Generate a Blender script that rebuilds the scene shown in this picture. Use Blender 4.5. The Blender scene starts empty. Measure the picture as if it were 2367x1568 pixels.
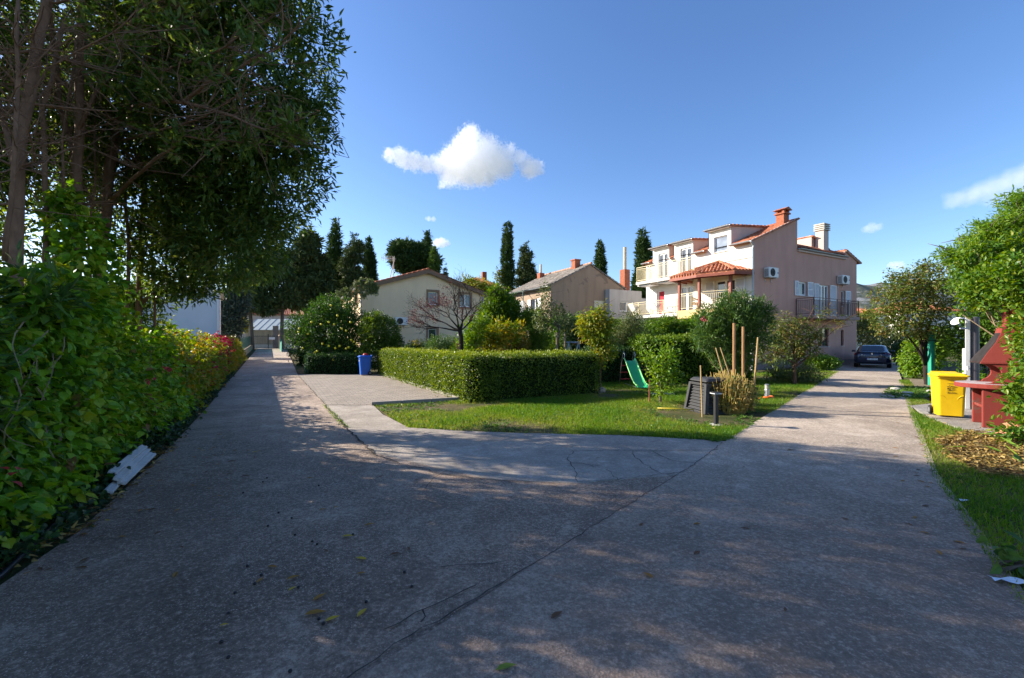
import bpy, math, random
import numpy as np
from mathutils import Vector, Matrix
SC = bpy.context.scene
COL = SC.collection
random.seed(11)
RNG = np.random.default_rng(11)
F, CX, HZ, EYE = 1003.0, 1183.5, 790.0, 1.65
R = math.radians
A28 = R(28)
XP = Vector((math.cos(A28), math.sin(A28), 0))
YP = Vector((-math.sin(A28), math.cos(A28), 0))
UP = Vector((0, 0, 1))

def at(x, y, Y):            # point at depth Y seen at photo position x, y (2367 px wide)
    return Vector(((x - CX) / F * Y, Y, EYE + (HZ - y) / F * Y))
def gp(x, y):
    Y = F * EYE / (y - HZ)
    return Vector(((x - CX) / F * Y, Y, 0))

# ---------------------------------------------------------------- objects
def tag(o, label=None, cat=None, group=None, kind=None):
    if label: o['label'] = label
    if cat: o['category'] = cat
    if group: o['group'] = group
    if kind: o['kind'] = kind
    return o
def empty(name, loc=(0, 0, 0), rz=0.0, label=None, cat=None, group=None):
    o = bpy.data.objects.new(name, None)
    o.empty_display_size = 0.2
    o.location = loc
    o.rotation_euler = (0, 0, rz)
    COL.objects.link(o)
    return tag(o, label, cat, group)
def copy_tree(o, parent=None):
    c = o.copy()
    COL.objects.link(c)
    if parent is not None: c.parent = parent
    for ch in list(o.children): copy_tree(ch, c)
    return c

class MB:
    def __init__(s):
        s.v = []; s.f = []; s.m = []; s.mi = 0
    def add(s, vs, fs):
        o = len(s.v)
        s.v += [tuple(v) for v in vs]
        s.f += [tuple(i + o for i in f) for f in fs]
        s.m += [s.mi] * len(fs)
        return s
    def box(s, x0, x1, y0, y1, z0, z1):
        vs = [(x0, y0, z0), (x1, y0, z0), (x1, y1, z0), (x0, y1, z0), (x0, y0, z1), (x1, y0, z1), (x1, y1, z1), (x0, y1, z1)]
        return s.add(vs, [(0, 3, 2, 1), (4, 5, 6, 7), (0, 1, 5, 4), (1, 2, 6, 5), (2, 3, 7, 6), (3, 0, 4, 7)])
    def taper(s, c, a0, b0, a1, b1, z0, z1):
        x, y = c
        vs = [(x - a0, y - b0, z0), (x + a0, y - b0, z0), (x + a0, y + b0, z0), (x - a0, y + b0, z0),
              (x - a1, y - b1, z1), (x + a1, y - b1, z1), (x + a1, y + b1, z1), (x - a1, y + b1, z1)]
        return s.add(vs, [(0, 3, 2, 1), (4, 5, 6, 7), (0, 1, 5, 4), (1, 2, 6, 5), (2, 3, 7, 6), (3, 0, 4, 7)])
    def bar(s, a, b, w, h, up=(0, 0, 1)):
        a = Vector(a); b = Vector(b); d = (b - a).normalized(); up = Vector(up)
        if abs(d.dot(up)) > .98: up = Vector((1, 0, 0))
        r = d.cross(up).normalized() * (w / 2); u = r.cross(d).normalized() * (h / 2)
        vs = [a - r - u, a + r - u, a + r + u, a - r + u, b - r - u, b + r - u, b + r + u, b - r + u]
        return s.add(vs, [(0, 1, 2, 3), (7, 6, 5, 4), (4, 5, 1, 0), (5, 6, 2, 1), (6, 7, 3, 2), (7, 4, 0, 3)])
    def tube(s, path, rad, n=8, cap=True):
        P = [Vector(p) for p in path]
        if not hasattr(rad, '__len__'): rad = [rad] * len(P)
        prev = None; rings = []
        for i, p in enumerate(P):
            d = (P[min(i + 1, len(P) - 1)] - P[max(i - 1, 0)])
            d = d.normalized() if d.length > 1e-9 else Vector((0, 0, 1))
            if prev is None:
                t = Vector((1, 0, 0)) if abs(d.x) < .8 else Vector((0, 1, 0))
                u = (t - d * t.dot(d)).normalized()
            else:
                u = prev - d * prev.dot(d)
                u = u.normalized() if u.length > 1e-6 else d.orthogonal().normalized()
            prev = u; w = d.cross(u)
            rings.append([p + (u * math.cos(2 * math.pi * k / n) + w * math.sin(2 * math.pi * k / n)) * rad[i] for k in range(n)])
        vs = [v for r in rings for v in r]
        fs = [(i * n + k, i * n + (k + 1) % n, (i + 1) * n + (k + 1) % n, (i + 1) * n + k) for i in range(len(P) - 1) for k in range(n)]
        if cap:
            fs += [tuple(range(n - 1, -1, -1)), tuple((len(P) - 1) * n + k for k in range(n))]
        return s.add(vs, fs)
    def prism(s, poly, vec):
        n = len(poly); vec = Vector(vec); P = [Vector(p) for p in poly]
        nrm = Vector((0, 0, 0))
        for i in range(n): nrm += P[i].cross(P[(i + 1) % n])
        if nrm.dot(vec) > 0: P.reverse()
        vs = P + [p + vec for p in P]
        fs = [tuple(range(n)), tuple(range(2 * n - 1, n - 1, -1))]
        fs += [(i, i + n, (i + 1) % n + n, (i + 1) % n) for i in range(n)]
        return s.add(vs, fs)
    def lathe(s, prof, n=16, c=(0, 0, 0), sx=1, sy=1):
        vs = []
        for r, z in prof:
            for k in range(n):
                a = 2 * math.pi * k / n
                vs.append((c[0] + r * math.cos(a) * sx, c[1] + r * math.sin(a) * sy, c[2] + z))
        m = len(prof)
        fs = [(i * n + k, i * n + (k + 1) % n, (i + 1) * n + (k + 1) % n, (i + 1) * n + k) for i in range(m - 1) for k in range(n)]
        fs += [tuple(range(n - 1, -1, -1)), tuple((m - 1) * n + k for k in range(n))]
        return s.add(vs, fs)
    def loft(s, rings, close=True, cap=True):
        n = len(rings[0]); vs = [v for r in rings for v in r]; fs = []
        for i in range(len(rings) - 1):
            for k in range(n if close else n - 1):
                fs.append((i * n + k, i * n + (k + 1) % n, (i + 1) * n + (k + 1) % n, (i + 1) * n + k))
        if cap:
            fs += [tuple(range(n - 1, -1, -1)), tuple((len(rings) - 1) * n + k for k in range(n))]
        return s.add(vs, fs)
    def build(s, name, mats, parent=None, smooth=False, bevel=0.0, seg=2, subsurf=0):
        me = bpy.data.meshes.new(name)
        me.from_pydata(s.v, [], s.f)
        for m in (mats if isinstance(mats, (list, tuple)) else [mats]): me.materials.append(m)
        me.polygons.foreach_set('material_index', s.m)
        if smooth: me.polygons.foreach_set('use_smooth', [True] * len(s.f))
        me.update()
        o = bpy.data.objects.new(name, me)
        COL.objects.link(o)
        if parent is not None: o.parent = parent
        if bevel:
            b = o.modifiers.new('bevel', 'BEVEL'); b.width = bevel; b.segments = seg; b.limit_method = 'ANGLE'; b.angle_limit = R(35)
        if subsurf:
            b = o.modifiers.new('sub', 'SUBSURF'); b.levels = subsurf; b.render_levels = subsurf
        if smooth and not subsurf:
            try: me.shade_auto_smooth
            except AttributeError: pass
        return o

def np_obj(name, V, FQ, mats, parent=None, tint=None, smooth=False, midx=None):
    """fast mesh: V (n,3) float, FQ (m,k) int"""
    me = bpy.data.meshes.new(name)
    V = np.ascontiguousarray(V, dtype=np.float32); FQ = np.ascontiguousarray(FQ, dtype=np.int32)
    m, k = FQ.shape
    me.vertices.add(len(V)); me.vertices.foreach_set('co', V.ravel())
    me.loops.add(m * k); me.loops.foreach_set('vertex_index', FQ.ravel())
    me.polygons.add(m); me.polygons.foreach_set('loop_start', np.arange(0, m * k, k, dtype=np.int32))
    for mt in (mats if isinstance(mats, (list, tuple)) else [mats]): me.materials.append(mt)
    if midx is not None: me.polygons.foreach_set('material_index', np.ascontiguousarray(midx, dtype=np.int32))
    me.polygons.foreach_set('use_smooth', np.full(m, smooth, dtype=bool))
    me.update(calc_edges=True)
    if tint is not None:
        a = me.attributes.new('tint', 'FLOAT', 'FACE')
        a.data.foreach_set('value', np.ascontiguousarray(tint, dtype=np.float32))
    me.validate()
    o = bpy.data.objects.new(name, me)
    COL.objects.link(o)
    if parent is not None: o.parent = parent
    return o

# ---------------------------------------------------------------- materials
class NT:
    def __init__(s, name):
        s.m = bpy.data.materials.new(name); s.m.use_nodes = True
        s.t = s.m.node_tree; s.t.nodes.clear()
        s.out = s.n('ShaderNodeOutputMaterial')
    def n(s, typ, **kw):
        nd = s.t.nodes.new(typ)
        for k, v in kw.items():
            if hasattr(nd, k) and k not in nd.inputs: setattr(nd, k, v)
            else: s.set(nd.inputs[k], v)
        return nd
    def set(s, sock, v):
        if isinstance(v, bpy.types.NodeSocket): s.t.links.new(v, sock)
        else:
            if sock.type == 'RGBA' and len(v) == 3: v = (*v, 1)
            sock.default_value = v
    def coord(s, kind='Object', scale=None):
        c = s.n('ShaderNodeTexCoord').outputs[kind]
        if scale is not None:
            mp = s.n('ShaderNodeMapping'); s.set(mp.inputs['Vector'], c); mp.inputs['Scale'].default_value = scale
            c = mp.outputs[0]
        return c
    def noise(s, v, scale, detail=4, rough=.55, dist=0):
        nd = s.n('ShaderNodeTexNoise'); s.set(nd.inputs['Vector'], v)
        nd.inputs['Scale'].default_value = scale; nd.inputs['Detail'].default_value = detail
        nd.inputs['Roughness'].default_value = rough; nd.inputs['Distortion'].default_value = dist
        return nd.outputs['Fac']
    def vor(s, v, scale, feature='F1', out='Distance'):
        nd = s.n('ShaderNodeTexVoronoi'); nd.feature = feature; s.set(nd.inputs['Vector'], v); nd.inputs['Scale'].default_value = scale
        return nd.outputs[out]
    def math(s, op, a, b=0.0, c=None, clamp=False):
        nd = s.n('ShaderNodeMath'); nd.operation = op; nd.use_clamp = clamp
        s.set(nd.inputs[0], a); s.set(nd.inputs[1], b)
        if c is not None: s.set(nd.inputs[2], c)
        return nd.outputs[0]
    def ramp(s, f, stops, interp='LINEAR'):
        nd = s.n('ShaderNodeValToRGB'); s.set(nd.inputs[0], f); cr = nd.color_ramp; cr.interpolation = interp
        while len(cr.elements) < len(stops): cr.elements.new(.5)
        for e, (p, c) in zip(cr.elements, stops):
            e.position = p; e.color = (*c, 1) if hasattr(c, '__len__') else (c, c, c, 1)
        return nd.outputs[0]
    def mix(s, f, a, b, blend='MIX'):
        nd = s.n('ShaderNodeMix'); nd.data_type = 'RGBA'; nd.blend_type = blend
        s.set(nd.inputs[0], f); s.set(nd.inputs[6], a); s.set(nd.inputs[7], b)
        return nd.outputs[2]
    def bump(s, h, strength=.3, dist=.02):
        nd = s.n('ShaderNodeBump'); s.set(nd.inputs['Height'], h); nd.inputs['Strength'].default_value = strength; nd.inputs['Distance'].default_value = dist
        return nd.outputs[0]
    def pbr(s, col, rough=.7, normal=None, spec=.4, metal=0.0, **kw):
        p = s.n('ShaderNodeBsdfPrincipled')
        s.set(p.inputs['Base Color'], col); s.set(p.inputs['Roughness'], rough)
        p.inputs['Specular IOR Level'].default_value = spec; p.inputs['Metallic'].default_value = metal
        if normal is not None: s.set(p.inputs['Normal'], normal)
        for k, v in kw.items(): s.set(p.inputs[k], v)
        s.t.links.new(p.outputs[0], s.out.inputs[0])
        return p

def lerp3(c, k): return tuple(min(1, max(0, x * k)) for x in c)
def plain(name, col, rough=.6, var=.14, scale=3.0, spec=.4, metal=0.0, bump=.0, bscale=60, fine=.0, stain=None, zs=1.0):
    t = NT(name); c = t.coord('Object', (1, 1, zs))
    f = t.noise(c, scale, 5, .6)
    base = t.ramp(f, [(.25, lerp3(col, 1 - var)), (.75, lerp3(col, 1 + var))])
    if fine:
        f2 = t.noise(c, bscale, 3, .6)
        base = t.mix(t.math('MULTIPLY', t.math('SUBTRACT', f2, .35, clamp=True), fine * 4, clamp=True), base, lerp3(col, .55))
    if stain:
        f3 = t.noise(c, stain[1], 6, .65, .4)
        base = t.mix(t.ramp(f3, [(.52, 0.0), (.66, 1.0)]), base, stain[0])
    nrm = t.bump(t.noise(c, bscale, 4, .6), bump, .01) if bump else None
    t.pbr(base, rough, nrm, spec, metal)
    return t.m
def leafmat(name, cols, trans=.35, rough=.5, spec=.35, bright=1.5):
    t = NT(name)
    a = t.n('ShaderNodeAttribute', attribute_name='tint').outputs['Fac']
    n = len(cols)
    col = t.ramp(a, [((i + .0) / max(1, n - 1), c) for i, c in enumerate(cols)])
    p = t.pbr(col, rough, None, spec)
    tr = t.n('ShaderNodeBsdfTranslucent')
    hs = t.n('ShaderNodeHueSaturation'); t.set(hs.inputs['Color'], col); hs.inputs['Value'].default_value = bright; hs.inputs['Hue'].default_value = .485; hs.inputs['Saturation'].default_value = 1.1
    t.set(tr.inputs['Color'], hs.outputs[0])
    mx = t.n('ShaderNodeMixShader'); mx.inputs[0].default_value = trans
    t.t.links.new(p.outputs[0], mx.inputs[1]); t.t.links.new(tr.outputs[0], mx.inputs[2])
    t.t.links.new(mx.outputs[0], t.out.inputs[0])
    return t.m
def glassmat(name, tintc=(.02, .03, .04), rough=.04):
    t = NT(name); c = t.coord('Object')
    f = t.noise(c, 1.3, 2)
    t.pbr(t.ramp(f, [(.3, lerp3(tintc, .6)), (.7, lerp3(tintc, 1.5))]), rough, t.bump(t.noise(c, 2.0, 1), .02, .02), .9)
    return t.m

# ---------------------------------------------------------------- foliage
def unit(a):
    return a / np.maximum(np.linalg.norm(a, axis=1, keepdims=True), 1e-9)
def leaf_geo(P, D, N, L, W, tmpl='ovate', fold=.18, curl=.12):
    """arrays of base points, axis, normal, length, width -> verts, quads"""
    n = len(P); D = unit(D); S_ = unit(np.cross(D, N)); N = np.cross(S_, D)
    L = np.broadcast_to(np.asarray(L, float), (n,))[:, None]; W = np.broadcast_to(np.asarray(W, float), (n,))[:, None]
    def pt(u, v, w): return P + D * L * u + S_ * W * v + N * W * w
    if tmpl == 'diamond':
        V = np.stack([pt(0, 0, 0), pt(.42, .5, fold), pt(1, 0, -curl), pt(.42, -.5, fold)], 1).reshape(-1, 3)
        q = np.array([[0, 1, 2, 3]])
        k = 4
    elif tmpl == 'blade':
        V = np.stack([pt(0, -.5, 0), pt(0, .5, 0), pt(1, .12, 0), pt(1, -.12, 0)], 1).reshape(-1, 3)
        q = np.array([[0, 1, 2, 3]]); k = 4
    elif tmpl == 'lance':
        V = np.stack([pt(0, 0, 0), pt(.3, .5, fold), pt(.7, .36, fold * .6 - curl * .4), pt(1, 0, -curl), pt(.7, -.36, fold * .6 - curl * .4), pt(.3, -.5, fold)], 1).reshape(-1, 3)
        q = np.array([[0, 1, 2, 3], [0, 3, 4, 5]]); k = 6
    else:
        V = np.stack([pt(0, 0, 0), pt(.22, .42, fold), pt(.55, .5, fold), pt(1, 0, -curl * 1.5), pt(.55, -.5, fold), pt(.22, -.42, fold), pt(.5, 0, 0)], 1).reshape(-1, 3)
        q = np.array([[0, 1, 2, 6], [6, 2, 3, 4], [0, 6, 4, 5]]); k = 7
    Q = (np.arange(n)[:, None, None] * k + q[None]).reshape(-1, 4)
    return V, Q, len(q)
def blob_points(blobs, n, shell=.45, zflat=1.0):
    """points inside ellipsoids [(cx,cy,cz, rx,ry,rz)] plus outward directions"""
    B = np.array([b[:6] for b in blobs], float)
    w = B[:, 3] * B[:, 4] * B[:, 5]; w = w ** .75; w /= w.sum()
    k = RNG.choice(len(B), n, p=w)
    d = unit(RNG.normal(size=(n, 3)))
    r = RNG.random(n) ** shell
    p = B[k, :3] + d * r[:, None] * B[k, 3:6]
    o = unit(d / B[k, 3:6])
    return p, o
def foliage(name, blobs, nclump, per, L, W, sig, mat, parent=None, tmpl='diamond', shell=.35, up=.35, droop=0.0, rnd=.6,
            jit=.3, tw=None, keep=None, tint=(0, 1), along=None, zmin=.02, lkeep=None):
    p, o = blob_points(blobs, nclump, shell)
    if keep is not None:
        k = keep(p); p = p[k]; o = o[k]
    n = len(p)
    ct = RNG.random(n) * (tint[1] - tint[0]) + tint[0]
    ax = unit(o + RNG.normal(size=(n, 3)) * .5 + np.array([0, 0, up]))
    if along is not None: ax = unit(np.array(along)[None] + RNG.normal(size=(n, 3)) * .35 + o * .35)
    P = np.repeat(p, per, 0); A = np.repeat(ax, per, 0); T = np.repeat(ct, per)
    m = len(P)
    s = RNG.random(m)
    rad = RNG.normal(size=(m, 3)); rad = unit(rad - A * (rad * A).sum(1, keepdims=True))
    if tw is None: tw = sig * 2
    P = P + A * ((s - .5) * tw)[:, None] + RNG.normal(size=(m, 3)) * sig * .35 + rad * (sig * .3)
    D = unit(A * .7 + rad * .8 + RNG.normal(size=(m, 3)) * rnd * .5 + np.array([0, 0, -droop]))
    N = unit(np.array([0, 0, 1.0]) + RNG.normal(size=(m, 3)) * .55 + A * .3)
    ok = P[:, 2] > zmin
    if lkeep is not None: ok &= lkeep(P)
    P, D, N, T = P[ok], D[ok], N[ok], T[ok]; m = len(P)
    l = L * (1 + RNG.uniform(-jit, jit, m)); w = W * (1 + RNG.uniform(-jit, jit, m))
    V, Q, nf = leaf_geo(P, D, N, l, w, tmpl)
    t = np.clip(T + RNG.normal(size=m) * .12, 0, 1)
    return np_obj(name, V, Q, mat, parent, tint=np.repeat(t, nf))
def bend(a, b, k=5, amp=.08, seed=0):
    rg = random.Random(seed); a = Vector(a); b = Vector(b); L = (b - a).length
    out = []
    o1 = Vector((rg.uniform(-1, 1), rg.uniform(-1, 1), rg.uniform(-.3, .3))) * amp * L
    o2 = Vector((rg.uniform(-1, 1), rg.uniform(-1, 1), rg.uniform(-.3, .3))) * amp * L * .5
    for i in range(k + 1):
        t = i / k
        out.append(a.lerp(b, t) + o1 * math.sin(math.pi * t) + o2 * math.sin(2 * math.pi * t))
    return out
def branches(mb, base, r0, targets, seed=0, fork=None, n=7, amp=.07, rmin=.25):
    """trunk from base to fork, limbs from fork to each target, thin side twigs"""
    rg = random.Random(seed); base = Vector(base)
    if fork is None: fork = base + Vector((0, 0, 1))
    fork = Vector(fork)
    path = bend(base, fork, 5, amp * .6, seed)
    mb.tube(path, [r0 * (1.25 - .35 * i / 5) if i else r0 * 1.5 for i in range(6)], n)
    for j, t in enumerate(targets):
        t = Vector(t); p = bend(fork - (fork - base).normalized() * rg.uniform(0, .15) * (fork - base).length, t, 6, amp, seed * 31 + j)
        rl = r0 * rg.uniform(.45, .7)
        mb.tube(p, [rl * (1 - (1 - rmin) * i / 6) for i in range(7)], max(5, n - 1))
        L = (t - fork).length
        for q in range(5):
            i = rg.randint(2, 6); s = p[i]
            e = s + Vector((rg.uniform(-1, 1), rg.uniform(-1, 1), rg.uniform(-.2, .9))) * L * .38
            mb.tube(bend(s, e, 3, .1, seed * 77 + j * 9 + q), [rl * .3, rl * .24, rl * .17, rl * .08], 4)
    return mb

_G = np.random.default_rng(77).random((32, 32, 32))
def vn3(p):
    q = np.floor(p).astype(int); f = p - q; f = f * f * (3 - 2 * f); r = 0
    for a in (0, 1):
        for b in (0, 1):
            for c in (0, 1):
                w = (f[:, 0] if a else 1 - f[:, 0]) * (f[:, 1] if b else 1 - f[:, 1]) * (f[:, 2] if c else 1 - f[:, 2])
                r = r + w * _G[(q[:, 0] + a) % 32, (q[:, 1] + b) % 32, (q[:, 2] + c) % 32]
    return r
SUN_EL = R(25)      # sun stands to the left, a little ahead of the camera
SUN_DIR = Vector((-.96, .27, 0)).normalized() * math.cos(SUN_EL) + UP * math.sin(SUN_EL)
_e1 = np.array(SUN_DIR.cross(UP).normalized()); _e2 = np.array(SUN_DIR.cross(SUN_DIR.cross(UP)).normalized())
def gaps(p):        # openings that run right through the canopy and let flecks of sun reach the ground
    a = p @ _e1; b = p @ _e2
    n = vn3(np.stack([a * 2.6, b * 2.6, a * 0 + 3.3], 1)) * .7 + vn3(np.stack([a * 6, b * 6, a * 0 + 9.1], 1)) * .3
    return n < .755
# ================================================================ GROUND
def hz(x, y):
    return .7 * min(1, max(0, (y - 21) / 37)) * min(1, max(0, (-9.5 - x) / 2.0))
def concrete(name, dark, light, aggr=.5, speck=(.5, .46, .42), trowel=0.0, stainc=None, grain=1.0, end_tone=None):
    t = NT(name); c = t.coord('Object')
    f = t.noise(c, .55, 6, .62, .3)
    f2 = t.noise(c, 3.2, 7, .68, .5)
    base = t.ramp(f, [(.36, dark), (.64, light)])
    base = t.mix(t.math('MULTIPLY', t.ramp(f2, [(.40, 1.0), (.60, 0.0)]), .5), base, lerp3(dark, .66))
    if stainc:        # pale drifts of dust
        f6 = t.noise(c, 1.5, 8, .72, .9)
        base = t.mix(t.math('MULTIPLY', t.ramp(f6, [(.53, 0.0), (.66, 1.0)]), .75), base, stainc)
    ol = t.vor(t.coord('Object', (1, 1.3, 1)), 1.25); ol2 = t.math('ADD', ol, t.math('MULTIPLY', t.math('SUBTRACT', t.noise(c, 7, 5, .65), .5), .22))   # old drips and oil marks
    base = t.mix(t.math('MULTIPLY', t.ramp(ol2, [(.05, 1.0), (.17, 0.0)]), .6), base, lerp3(dark, .45))
    f9 = t.noise(c, .33, 6, .62, .8); base = t.mix(t.math('MULTIPLY', t.ramp(f9, [(.42, 1.0), (.50, 0.0)]), .5), base, lerp3(dark, .66)); base = t.mix(t.math('MULTIPLY', t.ramp(f9, [(.56, 0.0), (.63, 1.0)]), .4), base, lerp3(light, 1.2))
    f5 = t.noise(c, 34, 6, .78)
    base = t.mix(t.math('MULTIPLY', t.ramp(f5, [(.38, 1.0), (.52, 0.0)]), .62 * grain), base, lerp3(dark, .42))
    base = t.mix(t.math('MULTIPLY', t.ramp(f5, [(.53, 0.0), (.66, 1.0)]), .65 * grain), base, lerp3(light, 1.7))
    # pale and dark aggregate showing where the skin has worn off
    v = t.vor(c, 75); v2 = t.vor(c, 30)
    worn = t.ramp(t.noise(c, .75, 6, .62), [(.40, .12), (.56, 1.0)])
    sp = t.math('MULTIPLY', t.ramp(v, [(.20, 1.0), (.30, 0.0)]), t.math('MULTIPLY', worn, aggr))
    pick = t.n('ShaderNodeSeparateColor'); t.set(pick.inputs[0], t.vor(c, 75, 'F1', 'Color'))
    scol = t.ramp(pick.outputs[0], [(.30, lerp3(dark, .4)), (.45, speck), (1.0, lerp3(speck, 1.3))])
    base = t.mix(sp, base, scol)
    sp2 = t.math('MULTIPLY', t.ramp(v2, [(.10, 1.0), (.16, 0.0)]), t.math('MULTIPLY', worn, aggr))
    base = t.mix(sp2, base, lerp3(speck, 1.25))
    if end_tone:          # darker towards one end, with a ragged noisy border
        sx = t.n('ShaderNodeSeparateXYZ'); t.set(sx.inputs[0], c)
        g = t.math('ADD', sx.outputs[1], t.math('MULTIPLY', t.math('SUBTRACT', t.noise(c, .5, 6, .65), .5), end_tone[2]))
        mr = t.n('ShaderNodeMapRange'); t.set(mr.inputs[0], g); mr.inputs[1].default_value = end_tone[0]; mr.inputs[2].default_value = end_tone[1]; mr.inputs[3].default_value = end_tone[3]; mr.inputs[4].default_value = 0.0; mr.interpolation_type = 'SMOOTHSTEP'
        base = t.mix(mr.outputs[0], base, t.mix(1.0, base, end_tone[4], 'MULTIPLY'))
    h = t.math('ADD', t.math('MULTIPLY', f5, .9), t.math('MULTIPLY', v, .5))
    if trowel:
        mp = t.n('ShaderNodeMapping'); t.set(mp.inputs['Vector'], c); mp.inputs['Rotation'].default_value = (0, 0, .5); mp.inputs['Scale'].default_value = (1.6, 24, 1)
        tr = t.noise(mp.outputs[0], 1.0, 3, .6, 1.2)
        mask = t.ramp(t.noise(c, .9, 4, .6), [(.46, 0.0), (.58, 1.0)])
        h = t.math('ADD', h, t.math('MULTIPLY', t.math('MULTIPLY', tr, mask), trowel))
        base = t.mix(t.math('MULTIPLY', t.math('MULTIPLY', t.ramp(tr, [(.40, 1.0), (.50, 0.0)]), mask), .45), base, lerp3(dark, .55))
    t.pbr(base, .85, t.bump(h, .6, .014), .25)
    return t.m
M_OLD = concrete('old_concrete', (.27, .196, .146), (.46, .352, .27), .9, (.64, .52, .43), stainc=(.56, .445, .35), end_tone=(3.0, 7.5, 3.5, .9, (.80, .74, .70)))
M_APRON = concrete('apron_concrete', (.345, .29, .236), (.475, .405, .338), .35, trowel=1.3, stainc=(.56, .47, .405), grain=.6)
M_RDRIVE = concrete('beige_concrete', (.365, .290, .222), (.51, .412, .322), .6, stainc=(.58, .485, .39), end_tone=(3.4, 6.6, 2.6, .9, (.76, .67, .64)), grain=.9)
M_CRACK = plain('crack_dirt', (.085, .07, .058), .95, .5, 9, .1)
def soilmat():
    t = NT('dry_garden_soil'); c = t.coord('Object')
    f = t.noise(c, .9, 6, .65)
    col = t.ramp(f, [(.3, (.05, .065, .02)), (.45, (.075, .085, .028)), (.58, (.15, .115, .06)), (.75, (.21, .165, .095))])
    f2 = t.noise(c, 30, 4, .7)
    col = t.mix(t.ramp(f2, [(.35, .55), (.6, 0.0)]), col, (.035, .035, .015))
    t.pbr(col, .95, t.bump(f2, .6, .02), .1)
    return t.m
M_SOIL = soilmat()

def xs_axis(): return [-3500, -900, -300, -120, -80] + list(range(-60, 61, 3)) + [80, 120, 300, 900, 3500]
def ys_axis(): return [-300, -60, -20] + list(range(-6, 72, 3)) + [85, 110, 160, 300, 900, 2000, 5200]
mb = MB(); X_ = xs_axis(); Y_ = ys_axis()
mb.v = [(x, y, hz(x, y) - .03 - (.05 if x < -9 and y > 20 else 0)) for y in Y_ for x in X_]
mb.f = [(j * len(X_) + i, j * len(X_) + i + 1, (j + 1) * len(X_) + i + 1, (j + 1) * len(X_) + i) for j in range(len(Y_) - 1) for i in range(len(X_) - 1)]
mb.m = [0] * len(mb.f)
tag(mb.build('ground', M_SOIL), kind='structure')

def slab(name, pts, z, mat, th=.08):
    mb = MB(); mb.prism([(x, y, z) for x, y in pts], (0, 0, -th))
    return tag(mb.build(name, mat), kind='structure')
J_a, J_k, J_b, J_c, J_d, J_e, J_f, J_g = (-10.35, 21.0), (-4.8, 11.18), (-3.16, 8.27), (-2.02, 6.37), (-.3, 5.17), (.73, 5.01), (2.06, 5.34), (3.59, 7.26)
C_m, C_n, C_o = (.81, 3.94), (-.73, 2.13), (-3.0, -.6)
LE = [(-2.9, -1.2), (-3.2, 1.6), (-3.42, 2.85), (-3.75, 3.76), (-5.4, 6.9), (-8.1, 11.7), (-11.0, 16.6), (-13.45, 21.0)]
slab('driveway', LE + [J_a, J_k, J_b, J_c, J_d, J_e, J_f, C_m, C_n, C_o], .010, M_OLD)
slab('concrete_apron', [J_k, (-3.58, 11.18), (-2.9, 9.75), (-1.97, 8.27), (-.9, 7.95), (.13, 7.77), (1.9, 7.6), (3.35, 7.2), J_g, J_f, J_e, J_d, J_c, J_b], .014, M_APRON)
slab('right_driveway', [C_o, C_n, C_m, J_f, J_g, (10.6, 15.4), (17.71, 23.64), (18.6, 26.5), (24.0, 35.0), (34, 37), (24.0, 27.0), (16.53, 18.39), (11, 12.0), (5.25, 5.34), (4.25, 4.0), (3.25, 2.71), (2.4, .6), (1.9, -.8)], .018, M_RDRIVE)
# the lane runs on up to the gate on a slight ramp
mb = MB(); rows = 20; vs = []
for i in range(rows + 1):
    t = i / rows; y = 21.0 + 39 * t
    xl = -13.45 + (-35.2 + 13.45) * t; xr = -10.35 + (-31.2 + 10.35) * t
    for k in range(5):
        x = xl + (xr - xl) * k / 4; vs.append((x, y, .7 * min(1, (y - 21) / 37) + .010))
mb.add(vs, [(i * 5 + k, i * 5 + k + 1, (i + 1) * 5 + k + 1, (i + 1) * 5 + k) for i in range(rows) for k in range(4)])
tag(mb.build('lane', M_RDRIVE), kind='structure')

# ---- cracks and joints: dirt-filled lines lying in the concrete
def Z7(p): return gp((1500 + p[0] / 2.2244) * 2367 / 2800, (1150 + p[1] / 2.2244) * 2367 / 2800)
def Z6(p): return gp((600 + p[0] / 2.2244) * 2367 / 2800, (1150 + p[1] / 2.2244) * 2367 / 2800)
rg = random.Random(3)
def crack(mb, pts, w, jag=.02, z=.0225):
    P = [Vector((p[0], p[1], z)) for p in pts]; fine = []
    for a, b in zip(P[:-1], P[1:]):
        n = max(2, int((b - a).length / .09))
        for i in range(n):
            q = a.lerp(b, i / n); fine.append(q + Vector((rg.uniform(-1, 1) * jag, rg.uniform(-1, 1) * jag, 0)))
    fine.append(P[-1]); vs = []
    for i, p in enumerate(fine):
        d = (fine[min(i + 1, len(fine) - 1)] - fine[max(i - 1, 0)]).normalized(); s = Vector((-d.y, d.x, 0)) * w * rg.uniform(.35, 1.3) * .5
        vs += [p - s, p + s]
    mb.add(vs, [(2 * i, 2 * i + 1, 2 * i + 3, 2 * i + 2) for i in range(len(fine) - 1)])
mb = MB()
crack(mb, [Z7(p) for p in ((1060, 140), (895, 268), (805, 325), (360, 600), (0, 830))], .010, .012)
crack(mb, [Z6(p) for p in ((2002, 830), (1640, 1050), (1240, 1290), (1060, 1390), (820, 1560), (500, 1800))], .011, .012)
crack(mb, [J_a, J_k], .03, .03); crack(mb, [J_k, J_b], .04, .04)
crack(mb, [Z6(p) for p in ((730, 0), (790, 70), (880, 150), (935, 210))], .036, .03)
crack(mb, [Z6(p) for p in ((935, 210), (1080, 262), (1300, 320), (1500, 350), (1700, 375), (2002, 387))], .016, .025)
crack(mb, [Z7(p) for p in ((150, 190), (600, 192), (1030, 186))], .014, .006)
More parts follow.
